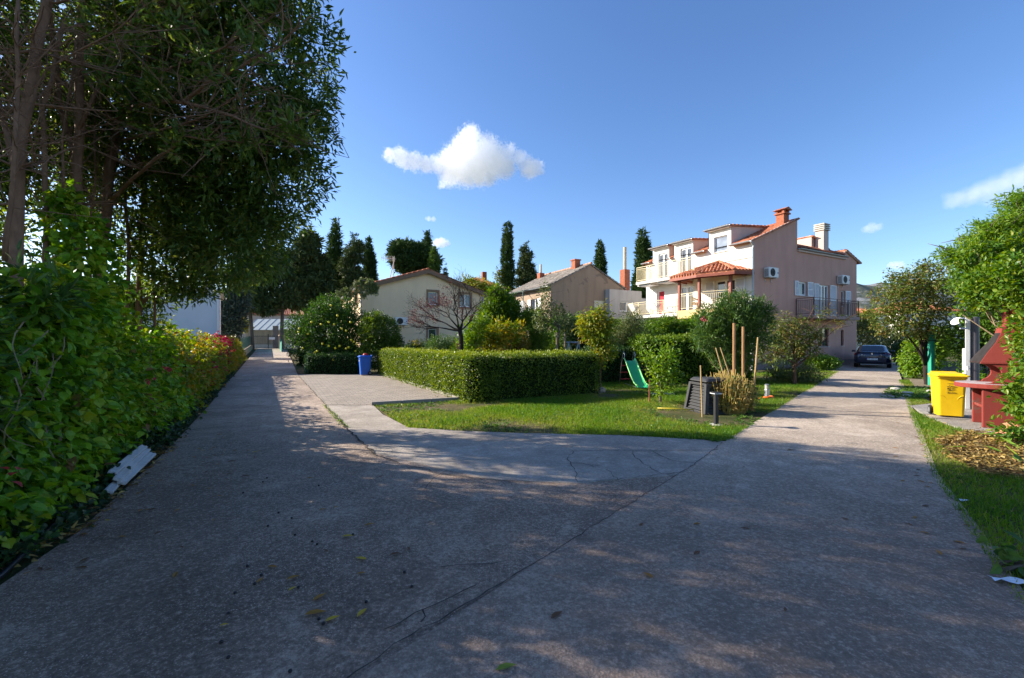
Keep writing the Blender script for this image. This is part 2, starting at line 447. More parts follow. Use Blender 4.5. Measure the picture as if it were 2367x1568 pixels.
for pl in (((150, 190), (115, 240), (150, 300), (180, 385)), ((130, 262), (200, 272), (280, 293)), ((515, 195), (525, 235), (610, 290), (695, 338)),
           ((635, 200), (740, 245), (830, 265), (895, 268)), ((0, 387), (180, 385), (420, 370), (560, 350), (690, 338), (805, 325)), ((355, 305), (400, 355), (420, 370))):
    crack(mb, [Z7(p) for p in pl], .011, .025)
for pl in (((1340, 330), (1290, 380), (1240, 440)), ((1010, 1300), (1200, 1190), (1400, 1090), (1560, 1020)), ((1250, 1180), (1225, 1250)), ((1340, 905), (1550, 900), (1745, 870))):
    crack(mb, [Z6(p) for p in pl], .012, .02)
tag(mb.build('concrete_cracks', M_CRACK), kind='structure')

# ---- paved parking pad with kerb
def pavers():
    t = NT('hexagon_pavers'); c = t.coord('Object')
    mp = t.n('ShaderNodeMapping'); t.set(mp.inputs['Vector'], c); mp.inputs['Rotation'].default_value = (0, 0, -A28)
    b = t.n('ShaderNodeTexBrick'); t.set(b.inputs['Vector'], mp.outputs[0]); b.offset = .5
    b.inputs['Scale'].default_value = 1.0; b.inputs['Brick Width'].default_value = .26; b.inputs['Row Height'].default_value = .17
    b.inputs['Mortar Size'].default_value = .008; b.inputs['Mortar Smooth'].default_value = .3
    b.inputs['Color1'].default_value = (.42, .345, .275, 1); b.inputs['Color2'].default_value = (.32, .26, .205, 1); b.inputs['Mortar'].default_value = (.10, .095, .06, 1)
    f = t.noise(c, 2.2, 6, .65)
    col = t.mix(t.math('MULTIPLY', t.ramp(f, [(.4, 1.0), (.6, 0.0)]), .35), b.outputs[0], (.16, .14, .12))
    f2 = t.noise(c, 40, 4, .6)
    col = t.mix(t.ramp(f2, [(.35, .4), (.55, 0.0)]), col, (.12, .11, .10))
    t.pbr(col, .85, t.bump(t.math('SUBTRACT', f2, b.outputs[1]), .4, .012), .3)
    return t.m
slab('parking_pad', [J_k, (-3.58, 11.18), (-1.5, 12.17), (-6.5, 21.4), J_a], .022, pavers())
M_KERB = plain('kerb_concrete', (.30, .27, .24), .9, .2, 2, .2, bump=.3, fine=.4)
mb = MB()
def kerbrun(a, b, n, h=.10, w=.10, side=.5):
    a = Vector((*a, 0)); b = Vector((*b, 0))
    for i in range(n):
        p = a.lerp(b, i / n); q = a.lerp(b, (i + 1) / n); g = (q - p).normalized() * .004
        mb.bar(p + g + Vector((0, 0, h / 2 - .01)), q - g + Vector((0, 0, h / 2 - .01)), w, h + .02)
kerbrun((-1.45, 12.17), (-6.45, 21.4), 10)
kerbrun((-3.62, 11.15), (-1.5, 12.13), 3)
tag(mb.build('kerb', M_KERB, bevel=.012), kind='structure')
# flagstones by the yellow bin and low rubble edge
M_FLAG = concrete('flagstone_concrete', (.30, .27, .235), (.42, .385, .34), .3)
slab('bin_slab', [(9.3, 9.8), (8.98, 9.2), (8.58, 8.45), (8.28, 7.6), (10, 7.4), (13.2, 9.5), (12.3, 12.0), (10.2, 11.1)], .016, M_FLAG)
slab('garden_path', [(11.4, 12.6), (12.7, 13.5), (17.5, 19.1), (18.5, 18.6), (14.9, 14.4), (13, 12.6)], .012, plain('bare_path_soil', (.25, .20, .14), .95, .3, 2, .1, bump=.5, fine=.5))
slab('house_path', [(-12.2, 21.7), (-6.7, 21.7), (-6.5, 21.35), (-10.6, 21.35)], .012, M_KERB)

# ---- lawns
def vnoise(x, y, s=1.0, seed=0):
    r = np.zeros_like(x)
    for i, (fx, fy, ph) in enumerate(((.9, .55, .3), (-.6, 1.1, 1.7), (1.9, -1.3, 4.1), (2.7, 2.2, 2.2), (-3.9, 1.7, 5.0))):
        r += np.sin((fx * x + fy * y) * s + ph + seed) / (1 + i * .5)
    return r / 2.6
def in_poly(x, y, poly):
    c = np.zeros(len(x), bool); n = len(poly)
    for i in range(n):
        x1, y1 = poly[i]; x2, y2 = poly[(i + 1) % n]
        k = ((y1 > y) != (y2 > y)) & (x < (x2 - x1) * (y - y1) / (y2 - y1 + 1e-12) + x1)
        c ^= k
    return c
def grass(name, polys, mat, z=0.0, seed=0):
    """polys: (polygon, blades per m2, min height, max height, bare threshold)"""
    Vs = []; Qs = []; Ts = []; o = 0
    for poly, dens, h0, h1, bare in polys:
        a = np.array(poly); lo = a.min(0); hi = a.max(0)
        n = int((hi[0] - lo[0]) * (hi[1] - lo[1]) * dens)
        x = RNG.uniform(lo[0], hi[0], n); y = RNG.uniform(lo[1], hi[1], n)
        k = in_poly(x, y, poly); x, y = x[k], y[k]
        nz = vnoise(x, y, 1.1, seed) + RNG.normal(size=len(x)) * .22 + .18 * vnoise(x, y, 4.5, 3.0)
        nz = nz - 1.5 * np.exp(-(((x - 4.75) / 1.25) ** 2 + ((y - 9.4) / .95) ** 2)) - 1.1 * np.exp(-(((x + 2.6) / .8) ** 2 + ((y - 10.6) / .35) ** 2)) - .8 * np.exp(-(((x + .6) / 1.0) ** 2 + ((y - 11.2) / .4) ** 2))
        k = nz > bare; x, y, nz = x[k], y[k], nz[k]; n = len(x)
        P = np.stack([x, y, np.full(n, z)], 1)
        D = RNG.normal(size=(n, 3)) * .5 + np.array([0, 0, 1.0]); D[:, 2] = np.abs(D[:, 2]) + .25
        N = RNG.normal(size=(n, 3)) + np.array([0, -.4, 0.3])
        L = RNG.uniform(h0, h1, n) * np.clip(.75 + nz * .35, .4, 1.5)
        V, Q, nf = leaf_geo(P, D, N, L, L * .0 + RNG.uniform(.006, .013, n), 'blade', 0, 0)
        Vs.append(V); Qs.append(Q + o); o += len(V)
        Ts.append(np.clip(.5 - nz * .55 + RNG.normal(size=n) * .22, 0, 1))
    return tag(np_obj(name, np.concatenate(Vs), np.concatenate(Qs), mat, tint=np.concatenate(Ts)), kind='stuff')
M_GRASS = leafmat('grass_blades', [(.055, .15, .010), (.11, .22, .014), (.19, .24, .025), (.32, .27, .09)], .4, .55, .25, 1.6)
FRONT = [(-3.56, 11.1), (-2.0, 8.26), (.13, 7.74), (1.9, 7.57), (3.3, 7.2), (3.72, 7.35), (6.75, 10.87), (6.2, 12.0), (3.4, 14.2), (2.8, 13.7), (-1.1, 11.6), (-1.5, 12.05)]
BACK = [(6.75, 10.87), (10.72, 15.42), (17.8, 23.6), (16.6, 25.3), (9, 20), (2.6, 16.6), (3.0, 14.4), (6.2, 12.0)]
RSIDE = [(5.2, 5.38), (10.93, 12.05), (16.45, 18.45), (16.75, 18.3), (11.5, 12.05), (11.15, 11.5), (10.1, 11.05), (9.22, 9.85), (8.9, 9.2), (8.5, 8.45), (8.2, 7.5), (7.0, 7.15), (6.3, 6.2), (5.85, 5.4), (6.6, 4.9), (9, 4.0), (6, 1.0), (2.3, .6), (3.18, 2.74), (4.18, 4.04)]
mb = MB(); mb.prism([(x, y, .004) for x, y in FRONT], (0, 0, -.02)); mb.prism([(x, y, .004) for x, y in BACK], (0, 0, -.02)); mb.prism([(x, y, .004) for x, y in RSIDE], (0, 0, -.02))
tag(mb.build('lawn', M_SOIL), kind='structure')
grass('grass', [(FRONT, 3200, .03, .105, -.36), (BACK, 1100, .03, .12, -.38), (RSIDE, 2300, .03, .095, -.55)], M_GRASS)
# broad-leaved weeds in the lawn
M_WEED = leafmat('weed_leaves', [(.05, .13, .02), (.09, .19, .03), (.14, .22, .05)], .4, .45)
def weeds(name, poly, n, L=.07, thr=-.1):
    a = np.array(poly); lo = a.min(0); hi = a.max(0)
    x = RNG.uniform(lo[0], hi[0], n * 3); y = RNG.uniform(lo[1], hi[1], n * 3)
    k = in_poly(x, y, poly) & (vnoise(x, y, 1.6, 2.0) > thr); x, y = x[k][:n], y[k][:n]; n = len(x); per = 7
    P = np.repeat(np.stack([x, y, np.full(n, .01)], 1), per, 0); m = n * per
    an = RNG.uniform(0, 6.28, m); D = np.stack([np.cos(an), np.sin(an), RNG.uniform(.15, 1.1, m)], 1)
    V, Q, nf = leaf_geo(P, D, np.tile([0, 0, 1.0], (m, 1)) + RNG.normal(size=(m, 3)) * .2, RNG.uniform(.5, 1.3, m) * L, RNG.uniform(.5, 1.2, m) * L * .38, 'lance', .1, .15)
    return tag(np_obj(name, V, Q, M_WEED, tint=np.repeat(RNG.random(m), nf)), kind='stuff')
weeds('lawn_weeds', FRONT, 1500)
weeds('lawn_weeds', BACK, 250, .09)
weeds('ground_ivy', [(10.7, 12.6), (13.6, 15.6), (14.9, 15.2), (12.0, 12.3)], 260, .12, -2)
weeds('joint_weeds', [(-10.2, 20.6), (-4.72, 11.1), (-3.05, 8.2), (-3.28, 8.3), (-4.9, 11.2), (-10.4, 20.7)], 170, .045, -.1)
weeds('joint_weeds', [(3.3, 7.05), (3.75, 7.25), (3.7, 7.5), (3.2, 7.25)], 25, .07, -9)
grass('joint_grass', [([(-4.72, 11.1), (-3.05, 8.2), (-3.28, 8.3), (-4.9, 11.2)], 700, .02, .06, -.1), ([(3.3, 7.1), (3.75, 7.25), (3.7, 7.5), (3.2, 7.3)], 1500, .04, .10, -9)], M_GRASS, .014)
# dry leaf mulch on the right under the shrub
M_DRY = leafmat('dry_leaves', [(.09, .05, .022), (.20, .12, .04), (.36, .24, .06), (.46, .34, .14)], .2, .7, .2, 1.2)
def litter(name, poly, n, L, zmax=.05, per_tint=(0, 1), mat=None):
    a = np.array(poly); lo = a.min(0); hi = a.max(0)
    x = RNG.uniform(lo[0], hi[0], n * 4); y = RNG.uniform(lo[1], hi[1], n * 4)
    k = in_poly(x, y, poly); x, y = x[k][:n], y[k][:n]; n = len(x)
    P = np.stack([x, y, .016 + RNG.random(n) ** 2 * zmax], 1)
    D = RNG.normal(size=(n, 3)) * np.array([1, 1, .22]); N = np.array([0, 0, 1.0]) + RNG.normal(size=(n, 3)) * .35
    V, Q, nf = leaf_geo(P, D, N, RNG.uniform(.6, 1.4, n) * L, RNG.uniform(.6, 1.3, n) * L * .42, 'lance', .2, .2)
    return tag(np_obj(name, V, Q, mat or M_DRY, tint=np.repeat(RNG.uniform(*per_tint, n), nf)), kind='stuff')
litter('leaf_mulch', [(7.0, 7.2), (8.3, 7.8), (10.2, 7.6), (10.2, 5.3), (6.6, 4.8), (5.75, 5.3), (6.2, 6.2)], 9500, .066, .09)
litter('leaf_litter', [(-3.35, 2.2), (-3.75, 3.9), (-5.3, 6.9), (-5.9, 6.8), (-4.4, 3.7), (-4.0, 2.2)], 900, .075, .03)
litter('leaf_litter', [(-5.3, 6.9), (-11, 16.6), (-11.4, 16.5), (-5.8, 6.8)], 700, .07, .02)
litter('leaf_litter', RSIDE, 900, .055, .05)
litter('leaf_litter', FRONT, 420, .05, .05)
litter('leaf_litter', [(-1.4, 12.15), (-6.4, 21.3), (-6.8, 21.2), (-1.75, 12.0)], 200, .06, .012)

mb = MB(); mb.prism([(4.62 + .42 * math.cos(k * .628) * (1 + .1 * math.sin(k * 2.3)), 13.45 + .26 * math.sin(k * .628), .045) for k in range(10)], (0, 0, -.06)); tag(mb.build('stepping_stone', M_FLAG, bevel=.01), 'flat pale stepping stone in the lawn in front of the green slide', 'stone')
# ---- single fallen leaves on the concrete
M_FALL = [leafmat('fallen_leaf_' + n, [c], .15, .6, .3, 1.1) for n, c in (('yellow', (.50, .33, .03)), ('ochre', (.33, .16, .03)), ('brown', (.15, .07, .03)), ('green', (.16, .22, .03)))]
GL = 'fallen leaves scattered on the concrete'
leafsrc = {}
def fallen(x, y, kind, L=.085, rot=0.0, ground=.021):
    if kind not in leafsrc:
        V, Q, nf = leaf_geo(np.array([[-.5, 0, 0.004]]), np.array([[1.0, 0, .06]]), np.array([[0, 0, 1.0]]), 1.0, .36, 'ovate', .16, .04)
        o = np_obj('fallen_leaf', V, Q, M_FALL[kind], tint=np.zeros(nf)); leafsrc[kind] = o
    else:
        o = leafsrc[kind].copy(); COL.objects.link(o)
    o.location = (x, y, ground); o.scale = (L, L, L); o.rotation_euler = (0, 0, rot)
    tag(o, ('bright yellow', 'ochre', 'dark brown', 'yellowish green')[kind] + ' fallen leaf lying flat on the concrete driveway', 'leaf', GL)
for (x, y), k, L, r in (((780, 720), 0, .10, .1), ((860, 858), 0, .10, 2.9), ((915, 648), 1, .10, .5), ((320, 908), 1, .08, 3), ((448, 975), 1, .09, .6), ((445, 1042), 0, .06, 1),
                        ((610, 1095), 1, .10, 1.0), ((585, 1195), 1, .13, .2), ((690, 1228), 0, .09, .6), ((868, 1190), 0, .09, 1.2), ((250, 990), 1, .07, 1.3), ((1745, 1528), 3, .11, .3),
                        ((1070, 830), 2, .09, .3), ((985, 352), 2, .08, 1.1), ((180, 190), 1, .07, .5), ((160, 350), 2, .11, .2), ((550, 362), 1, .09, .1), ((630, 555), 1, .08, .3), ((710, 540), 1, .06, .6),
                        ((1150, 795), 2, .06, 2), ((645, 808), 2, .06, 2.6), ((865, 948), 1, .07, .2), ((75, 260), 2, .12, .1), ((530, 555), 2, .05, 0), ((1200, 372), 2, .06, .1), ((30, 1265), 0, .05, .3)):
    p = Z6((x, y)); fallen(p.x, p.y, k, L, r)
for (x, y), k, L, r in (((565, 648), 2, .08, .9), ((905, 643), 1, .08, .2), ((1195, 672), 2, .08, 2.8), ((605, 960), 1, .09, 2.2), ((905, 822), 2, .09, .6), ((1475, 190), 2, .13, .1),
                        ((50, 1205), 2, .10, .7), ((1660, 1860), 1, .05, 1), ((300, 238), 2, .06, 0), ((1190, 293), 2, .05, .5), ((1800, 612), 2, .07, 2.7), ((1440, 1170), 2, .05, 1)):
    p = Z7((x, y)); fallen(p.x, p.y, k, L, r)
for i in range(55):      # thicker towards the hedge
    t = rg.random(); x = -3.42 - 2.0 * max(0, t - .1) + rg.random() ** 2 * 1.1; y = 2.6 + 5.2 * t
    fallen(x, y, rg.choice([0, 1, 1, 2, 2]), rg.uniform(.045, .09), rg.uniform(0, 6.28))
for i in range(26):
    t = rg.random(); y = 3 + 6 * t; x = 2.7 + (y - 2.7) * .86 + rg.uniform(-.3, .3)
    fallen(x, y, rg.choice([1, 2, 2]), rg.uniform(.05, .09), rg.uniform(0, 6.28))
# dark laurel berries
M_BERRY = plain('black_berry', (.012, .010, .012), .4, .2, 20)
mb = MB(); mb.lathe([(.002, -.006), (.007, -.004), (.009, 0), (.007, .005), (.002, .008)], 8)
b0 = mb.build('laurel_berry', M_BERRY, smooth=True); first = True
for x, y in ((290, 358), (605, 405), (295, 653), (595, 765), (170, 900), (255, 955), (215, 1008), (95, 1065), (55, 1190), (605, 1225), (632, 1252), (480, 1030), (893, 1120), (1125, 937), (1170, 1025), (430, 1545), (12, 1365), (265, 383), (145, 450), (440, 605), (360, 572), (460, 708), (812, 705), (565, 748), (55, 1460)):
    p = Z6((x, y)); o = b0 if first else b0.copy()
    if not first: COL.objects.link(o)
    first = False; o.location = (p.x, p.y, .018); o.scale = (1.2,) * 3
    tag(o, 'small round black laurel berry lying on the old concrete', 'berry', 'berries dropped on the concrete')
# ================================================================ HOUSES
def stucco(name, col, streak=.25, patch=None, rough=.92):
    t = NT(name); c = t.coord('Object')
    f = t.noise(c, .5, 6, .6)
    base = t.ramp(f, [(.3, lerp3(col, .90)), (.7, lerp3(col, 1.08))])
    mp = t.n('ShaderNodeMapping'); t.set(mp.inputs['Vector'], c); mp.inputs['Scale'].default_value = (2.2, 2.2, .22)
    f2 = t.noise(mp.outputs[0], 1.0, 5, .6)
    base = t.mix(t.math('MULTIPLY', t.ramp(f2, [(.50, 0.0), (.68, 1.0)]), streak), base, lerp3(col, 1.3))
    base = t.mix(t.math('MULTIPLY', t.ramp(f2, [(.34, 1.0), (.48, 0.0)]), streak), base, lerp3(col, .72))
    if patch:
        f3 = t.noise(c, patch[1], 7, .7, .6)
        base = t.mix(t.ramp(f3, [(patch[2], 0.0), (patch[2] + .05, 1.0)]), base, patch[0])
    t.pbr(base, rough, t.bump(t.noise(c, 45, 4, .6), .25, .008), .2)
    return t.m
def tilemat(name, c0, c1, c2):
    t = NT(name); c = t.coord('Object')
    v = t.vor(c, 4.2, 'F1', 'Color')
    sep = t.n('ShaderNodeSeparateColor'); t.set(sep.inputs[0], v)
    col = t.ramp(sep.outputs[0], [(.1, c0), (.5, c1), (.9, c2)])
    f = t.noise(c, 1.4, 6, .65)
    col = t.mix(t.math('MULTIPLY', t.ramp(f, [(.48, 0.0), (.66, 1.0)]), .55), col, lerp3(c0, .5))
    t.pbr(col, .85, t.bump(t.noise(c, 30, 3, .6), .2, .01), .25)
    return t.m
M_PINK = stucco('pink_stucco', (.54, .31, .242), .22)
M_WHITE = stucco('white_stucco', (.74, .70, .64), .12)
M_PINKD = stucco('pale_pink_stucco', (.58, .45, .38), .15)
M_BEIGE = stucco('beige_stucco', (.80, .60, .385), .12)
M_OLDW = stucco('old_brown_render', (.33, .245, .175), .4, ((.22, .17, .13), .8, .56))
M_GREYW = stucco('grey_render', (.50, .47, .44), .35)
M_YEL = stucco('yellow_render', (.66, .47, .22), .2)
M_TILE = tilemat('clay_tiles', (.30, .10, .055), (.44, .15, .075), (.52, .22, .12))
M_GTILE = tilemat('weathered_grey_tiles', (.17, .15, .13), (.25, .22, .19), (.33, .29, .25))
M_BRICK = plain('red_brick', (.33, .11, .06), .9, .35, 9, .2, bump=.4)
M_GUT = plain('grey_gutter', (.34, .36, .38), .45, .1, 2, .5, .3)
M_UPVC = plain('white_window_frame', (.78, .78, .78), .4, .03, 2)
M_GLASS = glassmat('window_glass', (.035, .045, .06))
M_SHUT = plain('white_shutter', (.74, .74, .74), .5, .04, 3)
M_CREAM = plain('cream_railing_paint', (.66, .56, .33), .5, .08, 3)
M_BROWN = plain('brown_railing_paint', (.13, .055, .04), .5, .15, 5)
M_RWOOD = plain('red_brown_timber', (.24, .062, .035), .6, .2, 6, bump=.2, zs=.2)
M_FASC = plain('brown_fascia', (.20, .115, .065), .6, .15, 4)
M_STONE = plain('stone_slab', (.52, .48, .42), .8, .12, 3, bump=.2)
M_CONC = plain('slab_concrete', (.56, .53, .48), .85, .12, 2, bump=.2)
M_ACW = plain('ac_white', (.68, .68, .66), .5, .05, 3)
M_ACD = plain('ac_dark', (.03, .03, .032), .6, .2, 8)
M_TIMB = plain('brown_window_trim', (.25, .155, .09), .7, .15, 5)
M_STEEL = plain('galvanised_steel', (.45, .46, .47), .4, .15, 6, .5, .7)
M_RED = plain('red_curtain', (.42, .02, .035), .8, .2, 5)

def wall_panel(mb, P0, u, n, W, z0, z1, ops, depth=.14):
    P0 = Vector(P0); u = Vector(u); n = Vector(n)
    xs = sorted({0.0, W} | {round(v, 4) for o in ops for v in o[:2]}); zs = sorted({z0, z1} | {round(v, 4) for o in ops for v in o[2:4]})
    pt = lambda a, z, d=0: P0 + u * a + UP * (z - P0.z) - n * d
    for i in range(len(xs) - 1):
        for j in range(len(zs) - 1):
            ca, cz = (xs[i] + xs[i + 1]) / 2, (zs[j] + zs[j + 1]) / 2
            if any(o[0] < ca < o[1] and o[2] < cz < o[3] for o in ops): continue
            mb.add([pt(xs[i], zs[j]), pt(xs[i + 1], zs[j]), pt(xs[i + 1], zs[j + 1]), pt(xs[i], zs[j + 1])], [(0, 1, 2, 3)])
    for a0, a1, b0, b1 in [o[:4] for o in ops]:
        for (p, q) in (((a0, b0), (a1, b0)), ((a1, b0), (a1, b1)), ((a1, b1), (a0, b1)), ((a0, b1), (a0, b0))):
            mb.add([pt(*p), pt(*q), pt(*q, depth), pt(*p, depth)], [(0, 1, 2, 3)])
def window(root, P0, u, n, op, depth=.11, sashes=2, name='window', fm=None, gm=None, fw=.055, sill=True, transom=None, label=None):
    a0, a1, b0, b1 = op; P0 = Vector(P0); u = Vector(u); n = Vector(n); fm = fm or M_UPVC; gm = gm or M_GLASS
    pt = lambda a, z, d: P0 + u * a + UP * (z - P0.z) - n * d
    mb = MB(); t = .05
    h = fw / 2; e = .004
    mb.bar(pt(a0 + e, b0 + h + e, depth), pt(a1 - e, b0 + h + e, depth), t, fw); mb.bar(pt(a0 + e, b1 - h - e, depth), pt(a1 - e, b1 - h - e, depth), t, fw)
    for k in range(sashes + 1):
        a = a0 + h + e + (a1 - a0 - fw - 2 * e) * k / sashes; w = fw if k in (0, sashes) else fw * 1.6
        mb.bar(pt(a, b0 + fw + .006, depth), pt(a, b1 - fw - .006, depth), w, t * .96, up=n)
    if transom: mb.bar(pt(a0 + fw + .006, transom, depth), pt(a1 - fw - .006, transom, depth), t * .9, fw)
    w = mb.build(name, fm, root)
    if label: w['label'] = label
    g = MB(); g.prism([pt(a0 + .008, b0 + .008, depth + .02), pt(a1 - .008, b0 + .008, depth + .02), pt(a1 - .008, b1 - .008, depth + .02), pt(a0 + .008, b1 - .008, depth + .02)], -n * .012)
    g.build('pane', gm, w)
    if sill:
        s = MB(); s.bar(pt(a0 - .05, b0 - .022, .02 - .0), pt(a1 + .05, b0 - .022, .02), .16, .04); s.build('sill', M_STONE, w)
    return w
def shutter(win, P0, u, n, a0, a1, b0, b1, off=.035, mat=None):
    P0 = Vector(P0); u = Vector(u); n = Vector(n); mb = MB()
    pt = lambda a, z, d: P0 + u * a + UP * (z - P0.z) + n * d
    w = .06
    mb.bar(pt(a0, b0 + w / 2, off), pt(a1, b0 + w / 2, off), .035, w); mb.bar(pt(a0, b1 - w / 2, off), pt(a1, b1 - w / 2, off), .035, w); mb.bar(pt(a0, (b0 + b1) / 2, off), pt(a1, (b0 + b1) / 2, off), .035, w)
    for a in (a0 + w / 2, a1 - w / 2): mb.bar(pt(a, b0 + .003, off), pt(a, b1 - .003, off), w, .038, up=n)
    k = int((b1 - b0) / .055)
    for i in range(1, k):
        z = b0 + (b1 - b0) * i / k
        mb.add([pt(a0 + w, z - .025, off + .014), pt(a1 - w, z - .025, off + .014), pt(a1 - w, z + .022, off - .012), pt(a0 + w, z + .022, off - .012)], [(0, 1, 2, 3)])
    return mb.build('shutter', mat or M_SHUT, win)
def tile_roof(P0, u, Lu, s, Ls, mat, parent, name='roof', amp=.035, period=.21, course=.36, under=.07):
    P0 = Vector(P0); u = Vector(u).normalized(); s = Vector(s).normalized(); n = u.cross(s).normalized()
    if n.z < 0: n = -n
    nu = max(4, int(Lu / period) * 6); rows = max(1, int(Ls / course))
    a = np.linspace(0, Lu, nu + 1); wv = amp * np.abs(np.sin(a / period * math.pi)) ** .8
    V = []; rowz = []
    for r in range(rows):
        rowz += [(r * Ls / rows, .035), ((r + 1) * Ls / rows - .001, 0.0)]
    for sd, hh in rowz:
        p = np.array(P0)[None] + a[:, None] * np.array(u)[None] + sd * np.array(s)[None] + (wv + hh + .012)[:, None] * np.array(n)[None]
        V.append(p)
    V = np.concatenate(V); k = nu + 1; m = len(rowz)
    i, j = np.meshgrid(np.arange(m - 1), np.arange(nu), indexing='ij'); b = (i * k + j).ravel()
    Q = np.stack([b, b + 1, b + k + 1, b + k], 1)
    o0 = len(V)
    c = [P0, P0 + u * Lu, P0 + u * Lu + s * Ls, P0 + s * Ls]
    ext = np.array([np.array(x) for x in c] + [np.array(x - n * under) for x in c])
    Qb = np.array([(0, 1, 2, 3), (7, 6, 5, 4), (0, 1, 5, 4), (1, 2, 6, 5), (2, 3, 7, 6), (3, 0, 4, 7)]) + o0
    return np_obj(name, np.concatenate([V, ext]), np.concatenate([Q, Qb]), mat, parent)
def ridge(root, a, b, mat, name='ridge_tiles', r=.10):
    mb = MB(); a = Vector(a); b = Vector(b); n = max(2, int((b - a).length / .38))
    for i in range(n):
        p = a.lerp(b, i / n); q = a.lerp(b, (i + 1) / n + .02 * 0)
        mb.tube([p, q], [r * 1.08, r * .95], 8)
    return mb.build(name, mat, root)
def gutter(root, a, b, r=.075, name='gutter', mat=None):
    mb = MB(); a = Vector(a); b = Vector(b); d = (b - a).normalized(); s = d.cross(UP).normalized()
    prof = [s * r * math.cos(t) + UP * (r * math.sin(t)) for t in [math.pi + math.pi * k / 6 for k in range(7)]]
    inner = [p * .86 for p in reversed(prof)]
    mb.loft([[a + p for p in prof + inner], [b + p for p in prof + inner]])
    return mb.build(name, mat or M_GUT, root)
def pipe(root, pts, r=.05, name='downpipe', mat=None):
    mb = MB(); mb.tube(pts, r, 8); return mb.build(name, mat or M_GUT, root)
def railing(parent, pts, z0, h, mat, gap=.11, name='railing', post=1.3, bw=.018, low=.10):
    """pts: plan polyline"""
    mb = MB()
    for a, b in zip(pts[:-1], pts[1:]):
        a = Vector((*a, 0)); b = Vector((*b, 0)); L = (b - a).length; d = (b - a) / L
        mb.bar(a + UP * (z0 + h), b + UP * (z0 + h), .045, .035)
        mb.bar(a + UP * (z0 + h - .13), b + UP * (z0 + h - .13), .022, .022)
        mb.bar(a + UP * (z0 + low), b + UP * (z0 + low), .03, .03)
        n = max(1, round(L / gap))
        for i in range(1, n): mb.bar(a + d * (L * i / n) + UP * (z0 + low), a + d * (L * i / n) + UP * (z0 + h - .13), bw, bw)
        m = max(1, round(L / post))
        for i in range(m + 1): mb.bar(a + d * (L * i / m) + UP * (z0 - .12), a + d * (L * i / m) + UP * (z0 + h + .001), .045, .045)
    return mb.build(name, mat, parent)
def ac_unit(loc, rz, label, w=.80, h=.55, dep=.30, group='air conditioners hung on house walls'):
    """local: back on y=0, front at -y"""
    r = empty('air_conditioner', loc, rz, label, 'air conditioner', group)
    mb = MB(); mb.box(-w / 2, w / 2, -dep - .03, -.03, 0, h); c = mb.build('casing', M_ACW, r, bevel=.02)
    mb = MB(); x = -w * .12; z = h * .5; ra = h * .40
    mb.lathe([(ra, 0), (ra, .012), (ra * .93, .02), (ra * .9, .006), (.02, .006)], 24)
    for k in range(3): mb.lathe([(ra * (.3 + .2 * k), .008), (ra * (.3 + .2 * k), .018), (ra * (.3 + .2 * k) - .012, .018)], 20)
    f = mb.build('fan_grille', M_ACD, r); f.location = (x, -dep - .03, z); f.rotation_euler = (R(90), 0, 0)
    mb = MB()
    for k in range(7): mb.box(-w / 2 - .006, -w / 2, -dep + .02, -.08, .06 + k * .065, .09 + k * .065)
    mb.build('side_louvre', M_ACD, r)
    mb = MB(); mb.box(w * .36, w * .47, -dep - .036, -dep - .03, h * .42, h * .55); mb.build('badge', plain('ac_badge', (.10, .13, .30), .5), r)
    mb = MB()
    for s in (-.3, .3): mb.bar((s * w, 0, -.02), (s * w, -dep - .02, -.02), .04, .035); mb.bar((s * w, -.012, -.02), (s * w, -.012, -.25), .04, .02)
    mb.build('bracket', M_STEEL, r)
    return r

# ---------------------------------------------------------------- pink house on the right
hr = empty('pink_house', (14.16, 25.6, 0), A28, 'tall house with a pink side wall, a white balcony front and clay tiled roofs', 'house', 'houses beyond the gardens')
GX, GY = (1, 0, 0), (0, 1, 0)
NW, NS = (-1, 0, 0), (0, -1, 0)
W1, D1 = 12.1, 8.4
# openings along y on the white front (x=0) and along x on the pink side (y=0)
fac = [(1.6, 2.55, 7.33, 8.32), (4.25, 5.21, 6.06, 8.08), (6.3, 7.21, 6.06, 8.08), (6.64, 7.28, 3.58, 5.38), (4.13, 5.24, 3.6, 5.45), (1.08, 2.45, 4.45, 5.52), (3.3, 3.9, 2.0, 3.0)]
pnk = [(4.79, 5.74, 4.62, 5.52), (7.16, 8.45, 3.35, 5.47), (10.0, 10.5, 4.1, 5.22), (7.06, 8.36, 1.32, 2.58), (9.95, 10.31, 1.36, 2.48)]
mb = MB()
wall_panel(mb, (0, 0, 0), GY, NW, D1, -.3, 7.64, [o if o[3] < 7.64 else (o[0], o[1], o[2], 7.64) for o in fac])
def fpan(y0, y1, z1, op=None): wall_panel(mb, (0, y0, 7.64), GY, NW, y1 - y0, 7.64, z1, [(op[0] - y0, op[1] - y0, 7.64, op[2])] if op else [])
fpan(1.35, 2.9, 8.82, (1.6, 2.55, 8.32)); fpan(4.15, 5.72, 8.55, (4.25, 5.21, 8.08)); fpan(6.2, 7.72, 8.55, (6.3, 7.21, 8.08))
for (y, z) in ((8.4, 7.64), (8.4, 7.64)): pass
mb.add([(0, D1, -.3), (W1, D1, -.3), (W1, D1, 7.5), (5.7, D1, 9.9), (0, D1, 7.64)], [(0, 1, 2, 3, 4)])
wf = mb.build('white_front_wall', M_WHITE, hr)
mb = MB()
wall_panel(mb, (0, 0, 0), GX, NS, W1, -.3, 7.5, pnk)
mb.add([(0, 0, 7.5), (4.65, 0, 7.5), (4.65, 0, 9.5), (0, 0, 7.64)], [(0, 1, 2, 3)])
mb.add([(4.65, 0, 7.5), (10.5, 0, 7.5), (10.5, 0, 7.62), (4.65, 0, 7.62)], [(0, 1, 2, 3)])
